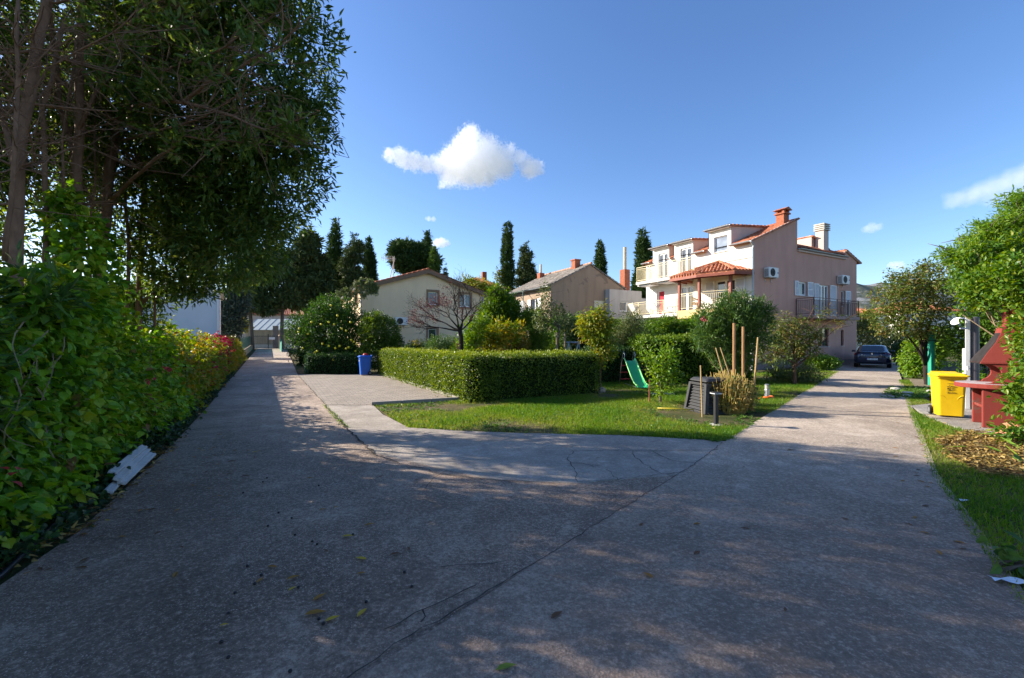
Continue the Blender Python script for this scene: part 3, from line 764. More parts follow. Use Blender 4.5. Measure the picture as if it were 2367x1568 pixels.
mb.add([(10.5, 0, 7.5), (W1, 0, 7.5), (10.5, 0, 8.1)], [(0, 1, 2)])
mb.add([(10.5, 0, 7.5), (10.5, 0, 8.1), (10.5, .9, 8.1), (10.5, .9, 7.5)], [(0, 1, 2, 3)])
mb.add([(8.2, .9, 7.5), (10.5, .9, 7.5), (10.5, .9, 8.1), (8.2, .9, 8.98)], [(0, 1, 2, 3)])
mb.add([(4.65, 0, 7.5), (4.65, D1, 7.5), (4.65, D1, 9.5), (4.65, 0, 9.5)], [(0, 1, 2, 3)])
mb.add([(W1, 0, -.3), (W1, D1, -.3), (W1, D1, 7.5), (W1, 0, 7.5)], [(0, 1, 2, 3)])
mb.add([(4.65, .9, 8.2), (8.2, .9, 8.2), (8.2, D1, 8.2), (4.65, D1, 8.2)], [(0, 1, 2, 3)])
mb.build('pink_side_wall', M_PINK, hr)
mb = MB(); mb.box(8.05, 8.2, .92, 6.5, 8.205, 9.05); mb.build('roof_room_wall', M_PINKD, hr)
mb = MB(); mb.box(-.02, W1 + .02, -.022, -.002, -.3, .40); mb.build('plinth', plain('plinth_paint', (.27, .20, .19), .9, .12, 3), hr)
# roofs
sl = math.atan(.405); sL = 4.95 / math.cos(sl)
rf = None
for y0, y1 in ((-.14, 1.26), (3.04, 4.06), (5.81, 6.11), (7.81, 8.54)):
    o = tile_roof((-.3, y0, 7.62 - .3 * .405 + .02), GY, y1 - y0, (math.cos(sl), 0, math.sin(sl)), 4.99 / math.cos(sl), M_TILE, hr)
    rf = rf or o
for y0, y1 in ((1.265, 3.035), (4.065, 5.805), (6.115, 7.805)):
    tile_roof((1.2, y0, 7.62 + 1.2 * .405 + .02), GY, y1 - y0, (math.cos(sl), 0, math.sin(sl)), 3.49 / math.cos(sl), M_TILE, hr)
sl2 = math.atan(.366)
tile_roof((W1 + .5, -.12, 7.34), GY, D1 + .24, (-math.cos(sl2), 0, math.sin(sl2)), 2.12 / math.cos(sl2), M_TILE, hr)
tile_roof((10.49, .78, 8.115), GY, 6.5, (-math.cos(sl2), 0, math.sin(sl2)), 2.46 / math.cos(sl2), M_TILE, hr)
tile_roof((4.68, -.10, 7.66), GX, 5.8, (0, math.cos(.5), math.sin(.5)), 1.16, M_TILE, hr)
mb = MB(); mb.bar((-.26, -.06, 7.52), (4.66, -.06, 9.51), .10, .15); mb.build('verge_trim', M_PINKD, hr)
mb = MB(); mb.bar((10.5, -.06, 8.06), (W1 + .45, -.06, 7.32), .1, .12); mb.build('verge_trim', M_PINKD, hr)
for (y0, y1, zt) in ((1.25, 3.05, 8.82), (4.05, 5.82, 8.55), (6.1, 7.82, 8.55)):
    L = (zt - 7.64 + .04) / .305 + .25
    d = tile_roof((-.27, y0, zt + .0), GY, y1 - y0, (1, 0, .10), L, M_TILE, hr, name='dormer_roof')
    mb = MB()
    for y in (y0 + .1, y1 - .1):
        mb.add([(0, y, 7.6), (0, y, zt), (L - .3, y, zt + .1 * (L - .3))], [(0, 1, 2)])
    mb.build('dormer_cheek', M_PINKD, hr)
    mb = MB(); mb.box(-.25, -.005, y0 + .06, y1 - .06, zt - .10, zt - .075); mb.build('dormer_soffit', M_WHITE, hr)
    gutter(hr, (-.33, y0 - .02, zt + .02), (-.33, y1 + .02, zt + .02))
for y0, y1 in ((-.12, 1.24), (3.06, 4.04), (5.83, 6.09), (7.83, 8.55)): gutter(hr, (-.38, y0, 7.56), (-.38, y1, 7.56))
gutter(hr, (4.62, -.16, 7.62), (10.55, -.16, 7.62), .085)
mb = MB(); mb.box(4.66, 10.5, -.11, -.004, 7.42, 7.52); mb.build('eave_moulding', M_PINKD, hr)
pipe(hr, [(-.36, -.16, 7.5), (-.1, -.16, 7.3), (-.1, -.12, 7.1), (-.1, -.12, .1)], .055)
mb = MB(); mb.box(-.05, -.003, -.06, 4.02, 6.62, 6.74); mb.build('band_course', M_CONC, hr)
# chimneys
mb = MB(); mb.box(3.40, 3.95, .12, .62, 8.85, 9.72); mb.mi = 0; mb.box(3.32, 4.03, .04, .70, 9.72, 9.80)
for (x, y) in ((3.45, .17), (3.9, .17), (3.45, .57), (3.9, .57)): mb.box(x - .07, x + .07, y - .07, y + .07, 9.80, 9.98)
mb.build('chimney', M_BRICK, rf)
mb = MB(); mb.prism([(3.25, -.02, 9.98), (3.675, -.02, 10.16), (4.1, -.02, 9.98)], (0, .78, 0)); mb.build('chimney_cap', M_TILE, rf)
mb = MB(); mb.box(8.35, 8.98, .3, .82, 7.6, 9.3); mb.build('chimney', M_PINKD, hr)
mb = MB()
for k in range(4): mb.box(8.27, 9.06, .22, .90, 9.33 + k * .13, 9.40 + k * .13)
mb.box(8.45, 8.88, .38, .74, 9.3, 9.72); mb.build('chimney_cap', M_STONE, hr)
# windows on the front
O0 = (0, 0, 0)
window(hr, O0, GY, NW, fac[0], sashes=1, gm=glassmat('attic_glass', (.16, .19, .24), .12))
for k in (1, 2): window(hr, O0, GY, NW, fac[k], sashes=2, name='balcony_door', sill=False, fw=.09)
w = window(hr, O0, GY, NW, fac[3], sashes=1, name='balcony_door', sill=False, gm=M_RED, fw=.06)
shutter(w, O0, GY, NW, 7.32, 8.02, 3.62, 5.42)
w = window(hr, O0, GY, NW, fac[4], sashes=2, name='balcony_door', sill=False, fw=.1)
w = window(hr, O0, GY, NW, fac[5], sashes=2, fw=.08)
shutter(w, O0, GY, NW, 2.5, 3.15, 4.42, 5.56); shutter(w, O0, GY, NW, .42, 1.04, 4.42, 5.52)
window(hr, O0, GY, NW, fac[6], sashes=2)
# windows on the pink side
w = window(hr, O0, GX, NS, pnk[0], sashes=1, fw=.09)
shutter(w, O0, GX, NS, 4.33, 4.76, 4.6, 5.54); shutter(w, O0, GX, NS, 5.78, 6.42, 4.6, 5.54)
w = window(hr, O0, GX, NS, pnk[1], sashes=3, name='balcony_door', sill=False, fw=.09, gm=glassmat('curtained_glass', (.16, .14, .10), .1))
shutter(w, O0, GX, NS, 6.55, 7.12, 3.38, 5.5); shutter(w, O0, GX, NS, 8.5, 9.3, 3.38, 5.5)
w = window(hr, O0, GX, NS, pnk[2], sashes=1, name='balcony_door', sill=False); shutter(w, O0, GX, NS, 10.52, 11.2, 3.4, 5.22)
window(hr, O0, GX, NS, pnk[3], sashes=2, fm=M_BROWN); window(hr, O0, GX, NS, pnk[4], sashes=1, fm=M_BROWN)
# balconies
mb = MB(); mb.box(-1.3, -.003, 3.0, 8.15, 5.84, 6.04); b = mb.build('upper_balcony', M_CONC, hr, bevel=.01)
railing(b, [(-1.24, 3.06), (-1.24, 8.1), (-.05, 8.1)], 6.04, 1.06, M_CREAM)
mb = MB(); mb.box(-1.3, -.003, 4.36, 9.15, 3.36, 3.56); b2 = mb.build('lower_balcony', M_CONC, hr, bevel=.01)
railing(b2, [(-1.24, 4.4), (-1.24, 9.1), (-.05, 9.1)], 3.56, .96, M_CREAM)
for y in (5.6, 7.6): 
    mb = MB(); mb.box(-1.1, -.1, y - .6, y + .6, 5.74, 5.82); mb.build('awning_box', M_SHUT, hr, bevel=.02)
mb = MB(); mb.box(-1.2, -.02, 4.45, 9.0, .0, .02); 
# porch
pp = [(-.003, 4.25), (-1.6, 4.05), (-1.65, 2.38), (-1.0, .62), (-.003, .3)]
mb = MB(); mb.prism([(x, y, 3.15) for x, y in pp], (0, 0, .52)); po = mb.build('porch_base', M_YEL, hr)
mb = MB()
for x, y in ((-1.5, 3.98), (-1.55, 2.42), (-.95, .72)): mb.bar((x, y, 3.67), (x, y, 5.74), .15, .15)
mb.bar((-1.5, 4.05, 5.66), (-1.55, 2.36, 5.66), .12, .16); mb.bar((-1.55, 2.36, 5.66), (-.95, .64, 5.66), .12, .16); mb.bar((-1.5, 3.98, 5.66), (-.05, 4.2, 5.66), .1, .14); mb.bar((-.95, .7, 5.66), (-.05, .3, 5.66), .1, .14)
for y in (3.5, 3.0): mb.bar((-1.5, y, 5.72), (-.05, y - .3, 6.2), .08, .1)
mb.build('porch_post', M_RWOOD, hr, bevel=.01)
railing(hr, [(-1.5, 4.0), (-1.55, 2.42), (-.95, .72), (-.1, .4)], 3.70, 1.04, M_CREAM, name='porch_railing', post=3)
ap = Vector((-.02, 2.15, 6.68)); ev = [(-.02, 4.65, 5.78), (-1.95, 4.4, 5.80), (-2.0, 2.25, 5.80), (-1.25, .25, 5.80), (-.02, -.15, 5.80)]
mb = MB()
for a, b in zip(ev[:-1], ev[1:]):     # barrel tiles on each facet
    a = Vector(a); b = Vector(b); L = (b - a).length; n = max(3, int(L / .2))
    nr = (b - a).cross(ap - a).normalized()
    if nr.z < 0: nr = -nr
    mb.add([a, b, ap, a - UP * .09, b - UP * .09, ap - UP * .09], [(0, 1, 2), (3, 5, 4), (0, 3, 4, 1)])
    for i in range(n):
        e0 = a.lerp(b, (i + .5) / n); t = 1.0 - abs((i + .5) / n - .5) * .0
        foot = e0
        # run each tile row straight up the slope until it meets a hip
        m = (a + b) / 2; sd = (ap - m); s = sd.length
        off = abs((i + .5) / n - .5) * 2
        top = e0 + sd * (1 - off) * .97
        k = max(1, int((top - e0).length / .33))
        for q in range(k):
            p0 = e0.lerp(top, q / k); p1 = e0.lerp(top, (q + 1) / k)
            mb.tube([p0 + nr * .03, p1 + nr * .012], [.092, .075], 6)
pr = mb.build('porch_roof', M_TILE, hr)
mb = MB()
for a in ev[1:4]: mb.tube([Vector(a) + UP * .06, ap + UP * .06], .085, 7)
mb.build('ridge_tiles', M_TILE, pr)
mb = MB()
for a, b in zip(ev[:-1], ev[1:]): mb.bar(Vector(a) - UP * .13, Vector(b) - UP * .13, .04, .16)
mb.build('fascia', M_RWOOD, pr)
# balcony on the pink side
mb = MB(); mb.box(4.43, 9.95, -1.12, -.024, 3.1, 3.3); b3 = mb.build('side_balcony', plain('pink_slab', (.36, .24, .21), .9, .12, 3), hr, bevel=.01)
railing(b3, [(4.47, -.05), (4.47, -1.07), (9.9, -1.07), (9.9, -.05)], 3.3, 1.08, M_BROWN, gap=.12)
def hloc(base, x, y, z): return Vector(base) + XP * x + YP * y + UP * z
HB = (14.16, 25.6, 0)
ac_unit(hloc(HB, 1.55, 0, 5.5), A28, 'white air conditioner high on the pink wall beside the downpipe', .95, .60, .34)
ac_unit(hloc(HB, 9.85, 0, 5.62), A28, 'white air conditioner above the brown side balcony of the pink house', .95, .60, .34)
# aerial on the terrace
r = empty('roof_aerial', hloc(HB, 5.35, 1.3, 8.2), A28, 'thin metal aerial mast standing on the pink house roof', 'aerial')
mb = MB(); mb.tube([(0, 0, 0), (0, 0, 1.5)], .025, 6); mb.build('mast', M_STEEL, r)
mb = MB(); mb.tube([(0, 0, 1.45), (-.9, .0, 1.1)], .015, 5)
for i in range(4): mb.bar((-.2 * i - .1, -.18, 1.42 - .078 * i), (-.2 * i - .1, .18, 1.42 - .078 * i), .01, .01)
mb.build('antenna_boom', M_STEEL, r)
mb = MB(); mb.tube([(.5, .1, 0), (.5, .1, .95)], .03, 6); mb.build('stub_mast', M_STEEL, r)
# white plastic loungers and table on the lower balcony
M_PLAS = plain('white_plastic', (.78, .78, .77), .4, .03, 3)
GLO = 'white loungers on the balcony'
def lounger(x, y, lab):
    r = empty('sun_lounger', hloc(HB, x, y, 3.562), A28 + R(90), lab, 'sun lounger', GLO)
    mb = MB()
    for i in range(9): mb.box(-.25, .25, -.6 + i * .12, -.5 + i * .12, .30, .325)
    mb.build('seat', M_PLAS, r)
    mb = MB()
    for i in range(6): mb.bar((-.25, .52 + i * .07, .34 + i * .10), (.25, .52 + i * .07, .34 + i * .10), .02, .09, up=(0, .5, 1))
    for s in (-.27, .27): mb.bar((s, .48, .31), (s, .95, .98), .035, .035)
    mb.build('backrest', M_PLAS, r)
    for sx in (-.26, .26):
        for sy in (-.5, .45):
            mb = MB(); mb.bar((sx, sy, 0), (sx, sy - .05, .31), .045, .045); mb.build('leg', M_PLAS, r)
lounger(-.7, 8.4, 'white plastic lounger at the far open end of the lower balcony')
lounger(-.7, 6.4, 'white plastic lounger in front of the red curtain on the lower balcony')
r = empty('plastic_table', hloc(HB, -.65, 5.2, 3.562), A28, 'white slatted plastic table on the lower balcony beside the porch', 'table')
mb = MB(); 
for i in range(7): mb.box(-.3, .3, -.42 + i * .12, -.32 + i * .12, .5, .53)
mb.build('tabletop', M_PLAS, r)
for sx in (-.24, .24):
    for sy in (-.33, .33):
        mb = MB(); mb.bar((sx, sy, 0), (sx, sy, .5), .05, .05); mb.build('leg', M_PLAS, r)
M_WOODF = plain('brown_wicker', (.25, .13, .06), .7, .3, 12, bump=.4)
r = empty('wicker_armchair', hloc(HB, -.8, 3.2, 3.672), A28, 'brown wicker armchair with a round back standing on the porch', 'chair')
mb = MB(); mb.box(-.25, .25, -.25, .25, .36, .44); mb.build('seat', M_WOODF, r, bevel=.03)
mb = MB(); mb.tube([Vector((.28 * math.cos(a), .30 * math.sin(a), .62 + .22 * (1 - abs(a - math.pi / 2) / 1.7))) for a in [-.2 + k * .35 for k in range(11)]], .05, 6); mb.tube([Vector((.28 * math.cos(a), .30 * math.sin(a), .5)) for a in [-.2 + k * .35 for k in range(11)]], .045, 6); mb.build('backrest', M_WOODF, r, smooth=True)
for sx in (-.22, .22):
    for sy in (-.22, .22):
        mb = MB(); mb.tube([(sx, sy, 0), (sx, sy, .37)], .025, 6); mb.build('leg', M_WOODF, r)

# ---------------------------------------------------------------- beige house
BB = (-9.674, 28.0, 0)
hb = empty('beige_house', BB, A28, 'beige two storey house with brown framed windows and a low red gable roof', 'house', 'houses beyond the gardens')
WB, DB = 8.62, 10.5
gw = [(4.40, 5.05, 4.2, 5.12), (6.72, 7.52, 4.15, 5.08), (4.38, 5.0, .9, 2.55)]
sw = [(1.7, 2.84, 4.15, 5.1)]
mb = MB()
wall_panel(mb, O0, GX, NS, WB, -.3, 5.16, gw); mb.add([(0, 0, 5.16), (WB, 0, 5.16), (WB / 2, 0, 6.55)], [(0, 1, 2)])
wall_panel(mb, O0, GY, NW, DB, -.3, 5.16, sw)
mb.add([(WB, 0, -.3), (WB, DB, -.3), (WB, DB, 5.16), (WB, 0, 5.16)], [(0, 1, 2, 3)]); mb.add([(0, DB, -.3), (WB, DB, -.3), (WB, DB, 5.16), (WB / 2, DB, 6.55), (0, DB, 5.16)], [(0, 1, 2, 3, 4)])
mb.build('wall', M_BEIGE, hb)
sb = math.atan(.323); cb, nb = math.cos(sb), math.sin(sb); LB = (WB / 2 + .22) / cb
rb = tile_roof((-.22, -.22, 5.19), GY, DB + .44, (cb, 0, nb), LB, M_TILE, hb, under=.10)
tile_roof((WB + .22, -.22, 5.19), GY, DB + .44, (-cb, 0, nb), LB, M_TILE, hb, under=.10)
ridge(rb, (WB / 2, -.24, 6.64), (WB / 2, DB + .24, 6.64), M_TILE)
mb = MB(); mb.bar((-.25, -.25, 5.04), (WB / 2 + .02, -.25, 6.44 + .04), .05, .24); mb.bar((WB + .25, -.25, 5.04), (WB / 2 - .02, -.25, 6.44 + .04), .052, .236)
mb.prism([(-.2, -.23, 5.06), (WB / 2, -.23, 6.5), (WB / 2, -.23, 6.47), (-.2, -.23, 5.03)], (0, .22, 0)); mb.build('fascia', M_FASC, hb)
gutter(hb, (-.32, -.25, 5.16), (-.32, DB + .25, 5.16), .08); gutter(hb, (WB + .32, -.25, 5.16), (WB + .32, DB + .25, 5.16), .08)
pipe(hb, [(-.30, -.06, 5.1), (-.06, -.09, 4.9), (-.06, -.09, 0)], .055); pipe(hb, [(WB - .12, -.09, 4.95), (WB - .12, -.09, 0)], .055)
def trimmed(root, P, u, n, op, mat=M_TIMB):
    P = Vector(P); u = Vector(u); n = Vector(n); a0, a1, b0, b1 = op; mb = MB(); w = .14; o = n * .02
    pt = lambda a, z: P + u * a + UP * z + o
    mb.bar(pt(a0 - w, b1 + w / 2), pt(a1 + w, b1 + w / 2), .05, w); mb.bar(pt(a0 - w, b0 - .06), pt(a1 + w, b0 - .06), .07, .10)
    for a in (a0 - w / 2, a1 + w / 2): mb.bar(pt(a, b0 - .004), pt(a, b1 - .002), w, .046, up=n)
    return mb.build('window_trim', mat, root)
for op in gw: trimmed(hb, O0, GX, NS, op); window(hb, O0, GX, NS, op, sill=False, sashes=1 if op[0] < 6 else 2, fw=.06)
trimmed(hb, O0, GY, NW, sw[0]); window(hb, O0, GY, NW, sw[0], sill=False, fm=M_TIMB)
# a lower wing behind, seen as the long left eave
mb = MB(); mb.box(.3, 3.6, DB + .01, DB + 4, -.3, 4.8); mb.build('rear_wing', M_BEIGE, hb)
ac_unit(hloc(BB, 2.46, 0, 2.75), A28, 'white air conditioner low on the beige gable wall behind the hedge', .80, .52, .3)
r = empty('tv_aerial', hloc(BB, 2.3, 2.8, 5.95), A28, 'pale comb shaped television aerial on the beige house roof', 'aerial')
mb = MB(); mb.tube([(0, 0, 0), (.35, 0, 1.5)], .03, 6); mb.tube([(.35, 0, 0), (.35, 0, 1.9)], .025, 6); mb.build('mast', M_CONC, r)
mb = MB(); mb.tube([(.5, 0, 1.75), (-.55, 0, 1.75)], .02, 5)
for i in range(8): mb.bar((-.5 + i * .13, 0, 1.55), (-.5 + i * .13, 0, 1.95), .02, .02); 
mb.build('antenna_elements', M_CONC, r)

# ---------------------------------------------------------------- old brown house with annex
BO = (3.03, 34.0, 0)
ho = empty('old_brown_house', BO, A28, 'old brown rendered house with a weathered grey roof and a flat roofed annex', 'house', 'houses beyond the gardens')
WO, DO = 7.48, 7.2
sl_ = [(1.9, 3.02, 4.3, 5.2), (4.6, 5.5, 3.9, 5.2)]
go = [(4.3, 5.25, 4.1, 5.06)]
mb = MB(); wall_panel(mb, O0, GX, NS, WO, -.3, 6.12, go); mb.add([(0, 0, 6.12), (WO, 0, 6.12), (WO, 0, 6.3), (3.9, 0, 8.02)], [(0, 1, 2, 3)])
wall_panel(mb, O0, GY, NW, DO, -.3, 6.12, sl_)
mb.add([(WO, 0, -.3), (WO, DO, -.3), (WO, DO, 6.3), (WO, 0, 6.3)], [(0, 1, 2, 3)]); mb.add([(0, DO, -.3), (WO, DO, -.3), (WO, DO, 6.3), (3.9, DO, 8.02), (0, DO, 6.12)], [(0, 1, 2, 3, 4)])
mb.build('wall', M_OLDW, ho)
so = math.atan((8.02 - 6.12) / 3.9)
ro = tile_roof((-.35, -.12, 6.12 - .35 * math.tan(so) + .03), GY, DO + .3, (math.cos(so), 0, math.sin(so)), 4.25 / math.cos(so), M_GTILE, ho, amp=.03, period=.17)
so2 = math.atan((8.02 - 6.3) / (WO - 3.9))
tile_roof((WO + .25, -.12, 6.3 - .25 * math.tan(so2) + .03), GY, DO + .3, (-math.cos(so2), 0, math.sin(so2)), (WO - 3.9 + .25) / math.cos(so2), M_GTILE, ho, amp=.03, period=.17)
ridge(ro, (3.9, -.15, 8.1), (3.9, DO + .2, 8.1), plain('pinkish_ridge_tiles', (.42, .24, .16), .9, .25, 4), r=.11)
mb = MB(); mb.box(3.3, 3.85, 1.3, 1.85, 7.5, 8.55); mb.box(3.24, 3.91, 1.24, 1.91, 8.55, 8.65); mb.build('chimney', M_BRICK, ro)
mb = MB(); mb.box(2.9, 3.4, 6.3, 6.8, 7.3, 8.15); mb.build('chimney', M_BRICK, ro)
mb = MB(); mb.tube([(3.15, 6.55, 8.15), (3.15, 6.55, 9.0)], [.13, .10], 8); mb.build('chimney_pot', M_STONE, ro)
gutter(ho, (-.42, -.1, 5.98), (-.42, DO + .2, 5.98))
w = window(ho, O0, GX, NS, go[0], sashes=1); mb = MB(); mb.box(4.3, 5.25, -.02, -.004, 4.42, 5.06); mb.build('roller_shutter', plain('cream_roller', (.62, .60, .45), .6), w)
for op in sl_:
    w = window(ho, O0, GY, NW, op, sashes=2); shutter(w, O0, GY, NW, op[0] - .5, op[0] - .02, op[2], op[3]); shutter(w, O0, GY, NW, op[1] + .02, op[1] + .5, op[2], op[3])
mb = MB()
for y in (.5, 3.2, 6.0): mb.bar((-2.2, y, 0), (-2.2, y, 5.55), .06, .06)
mb.bar((-2.2, .3, 5.55), (-2.2, 6.5, 5.55), .06, .06)
for y in (.5, 2, 3.5, 5, 6.2): mb.bar((-2.25, y, 5.58), (-.02, y, 5.75), .04, .05)
mb.build('pergola', plain('dark_green_steel', (.03, .07, .05), .5), ho)
mb = MB(); wall_panel(mb, (5.45, -.55, 0), GX, NS, 3.6, -.3, 6.02, [(1.1, 2.75, 4.2, 5.05)])
mb.box(5.45, 5.46, -.55, -.01, -.3, 6.02); mb.box(9.04, 9.05, -.54, 5, -.3, 6.02); mb.box(5.5, 9.02, -.5, 5, 5.9, 5.95); mb.box(9.3, 12.3, 1.5, 1.7, -.3, 5.7)
mb.build('annex', M_GREYW, ho)
window(ho, (5.45, -.55, 0), GX, NS, (1.1, 2.75, 4.2, 5.05), sashes=2, fw=.08)
mb = MB(); mb.box(7.9, 8.5, .3, .9, 5.95, 8.0); mb.build('brick_chimney', M_BRICK, ho)
mb = MB(); mb.tube([(8.2, .6, 8.0), (8.2, .6, 10.0)], .15, 10); mb.build('flue_pipe', plain('cement_flue', (.50, .42, .30), .9, .15, 3), ho)

# ---------------------------------------------------------------- far houses
def hip_house(name, loc, rz, w, d, h, rise, wall, label, chim=True, wins=()):
    r = empty(name, loc, rz, label, 'house', 'distant red roofed houses')
    mb = MB(); mb.box(0, w, 0, d, -1, h); mb.build('wall', wall, r)
    i = min(w, d) / 2
    cs = [Vector((-.3, -.3, h)), Vector((w + .3, -.3, h)), Vector((w + .3, d + .3, h)), Vector((-.3, d + .3, h))]
    t0, t1 = (Vector((i, d / 2, h + rise)), Vector((w - i, d / 2, h + rise))) if w >= d else (Vector((w / 2, i, h + rise)), Vector((w / 2, d - i, h + rise)))
    mb = MB()
    fcs = [(cs[0], cs[1], t1, t0), (cs[1], cs[2], t1), (cs[2], cs[3], t0, t1), (cs[3], cs[0], t0)] if w >= d else [(cs[0], cs[1], t0), (cs[1], cs[2], t1, t0), (cs[2], cs[3], t1), (cs[3], cs[0], t0, t1)]
    for f in fcs: mb.add(list(f), [tuple(range(len(f)))])
    for f in fcs:          # courses of tiles as thin raised ribs up each slope
        a, b = f[0], f[1]; n = int((b - a).length / .45); ce = (a + b) / 2; tp = sum(f[2:], Vector()) / len(f[2:])
        for k in range(1, n):
            e = a.lerp(b, k / n); q = k / n
            top = (f[3].lerp(f[2], q) if len(f) == 4 else e.lerp(tp, 1 - abs(q - .5) * 2)) if len(f) == 3 else None
            if len(f) == 4: top = Vector(f[3]).lerp(f[2], q)
            mb.tube([e + UP * .02, top + UP * .02], .06, 4, cap=False)
    mb.add([c + Vector((0, 0, -.15)) for c in cs] + cs, [(0, 1, 2, 3), (0, 1, 5, 4), (1, 2, 6, 5), (2, 3, 7, 6), (3, 0, 4, 7)])
    rf = mb.build('roof', M_TILE, r)
    if chim:
        mb = MB(); mb.box(w * .62, w * .62 + .6, d * .4, d * .4 + .6, h + .3, h + rise + .8); mb.build('chimney', M_BRICK, rf)
    for (u0, z0) in wins:
        mb = MB(); mb.box(u0, u0 + 1.1, -.03, -.003, z0, z0 + 1.3); wn = mb.build('window', M_UPVC, r)
        mb = MB(); mb.box(u0 + .08, u0 + 1.02, -.05, -.031, z0 + .08, z0 + 1.22); mb.build('pane', M_GLASS, wn)
    return r
p = at(1048, 655, 55); hip_house('far_house', (p.x, p.y, 0), R(20), 7.5, 7, 8.7, 1.7, M_GREYW, 'house with a red hipped roof and brick chimney behind the beige house')
p = at(1955, 725, 75); hip_house('far_house', (p.x, p.y, 0), R(8), 8.5, 9, 6.6, 1.6, M_WHITE, 'low red roofed house beyond the parked car', False, ((1.5, 3.5), (5, 3.5)))
p = at(2085, 725, 85); hip_house('far_house', (p.x, p.y, 0), R(5), 14, 10, 7.8, 2.0, M_WHITE, 'wide white house glimpsed through the leaves of the forked tree', True, ((2, 3.5), (5, 3.5), (8, 3.5), (11, 3.5)))
p = at(545, 722, 95); hip_house('far_house', (p.x, p.y, 0), R(5), 16, 10, 7.6, 2.2, M_PINKD, 'pale house with a red roof beyond the lane gate', True, ((3, 4), (8, 4), (12, 4)))
# ================================================================ PLANTS
L_LAUREL = leafmat('laurel_leaves', [(.03, .065, .014), (.055, .11, .018), (.09, .155, .024), (.15, .18, .032)], .40, .42, .4, 1.7)
L_BACK = leafmat('backlit_leaves', [(.05, .10, .012), (.10, .16, .018), (.17, .20, .02), (.24, .21, .025)], .55, .5, .3, 1.8)
L_CREEP = leafmat('creeper_leaves', [(.05, .14, .010), (.12, .27, .015), (.21, .38, .022), (.29, .34, .03)], .38, .42, .35, 1.5)
L_AUT = leafmat('autumn_creeper_leaves', [(.09, .17, .015), (.20, .23, .02), (.32, .21, .025), (.32, .09, .025)], .42, .45, .3, 1.5)
L_RED = leafmat('red_creeper_leaves', [(.16, .012, .018), (.28, .018, .03), (.36, .05, .05)], .35, .5, .3, 1.4)
L_IVY = leafmat('ivy_leaves', [(.012, .032, .012), (.022, .055, .018), (.04, .08, .022)], .2, .45)
L_OLE = leafmat('oleander_leaves', [(.03, .08, .02), (.06, .125, .025), (.11, .19, .032)], .3, .45)
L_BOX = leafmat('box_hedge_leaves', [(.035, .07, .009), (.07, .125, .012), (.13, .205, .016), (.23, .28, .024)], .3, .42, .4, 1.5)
L_DARK = leafmat('dark_hedge_leaves', [(.016, .048, .012), (.03, .08, .016), (.055, .12, .02)], .2, .5)
L_CITR = leafmat('citrus_leaves', [(.02, .06, .010), (.035, .095, .013), (.08, .16, .02)], .30, .5, .25, 1.5)
L_YGR = leafmat('yellow_green_leaves', [(.08, .16, .012), (.16, .23, .016), (.27, .27, .025), (.36, .26, .03)], .42, .45)
L_MID = leafmat('mid_green_leaves', [(.045, .11, .012), (.085, .17, .015), (.15, .23, .022)], .35, .42)
L_LITE = leafmat('light_green_leaves', [(.08, .18, .015), (.14, .26, .02), (.22, .30, .03)], .42, .42, .4, 1.5)
L_OLIV = leafmat('olive_leaves', [(.07, .10, .03), (.115, .145, .045), (.17, .19, .06)], .25, .5)
L_BRNZ = leafmat('bronze_green_leaves', [(.05, .10, .016), (.10, .15, .022), (.16, .18, .028), (.22, .13, .035)], .32, .42)
L_CYP = leafmat('cypress_sprays', [(.02, .05, .014), (.04, .082, .02), (.07, .115, .028)], .15, .6, .2)
L_CED = leafmat('cedar_needles', [(.035, .058, .02), (.06, .09, .028), (.095, .125, .04)], .15, .6, .2)
L_WEEP = leafmat('weeping_cedar_needles', [(.09, .13, .04), (.13, .17, .05), (.18, .20, .07)], .25, .6)
L_BLUE = leafmat('blue_green_needles', [(.02, .042, .035), (.035, .06, .05), (.05, .085, .065)], .15, .6)
L_PURP = leafmat('purple_leaves', [(.07, .02, .022), (.11, .032, .03), (.15, .055, .035)], .3, .5)
L_STRAW = leafmat('straw_leaves', [(.30, .20, .06), (.38, .27, .09), (.24, .20, .05), (.12, .15, .04)], .25, .6)
def bark(name, col, zs=.25): return plain(name, col, .95, .3, 5, .15, bump=.7, bscale=22, zs=zs, fine=.5)
B_DARK = bark('dark_brown_bark', (.15, .088, .06)); B_LAUR = bark('red_brown_laurel_bark', (.23, .135, .09)); B_GREY = bark('grey_brown_bark', (.14, .115, .095)); B_PALE = bark('pale_twig_bark', (.27, .20, .13)); B_BLACK = bark('blackish_bark', (.035, .026, .022))
M_CORE = plain('added_dark_core', (.014, .020, .008), 1.0, .4, 6, .0)  # dark colour for the solid cores added inside hedges to stop light

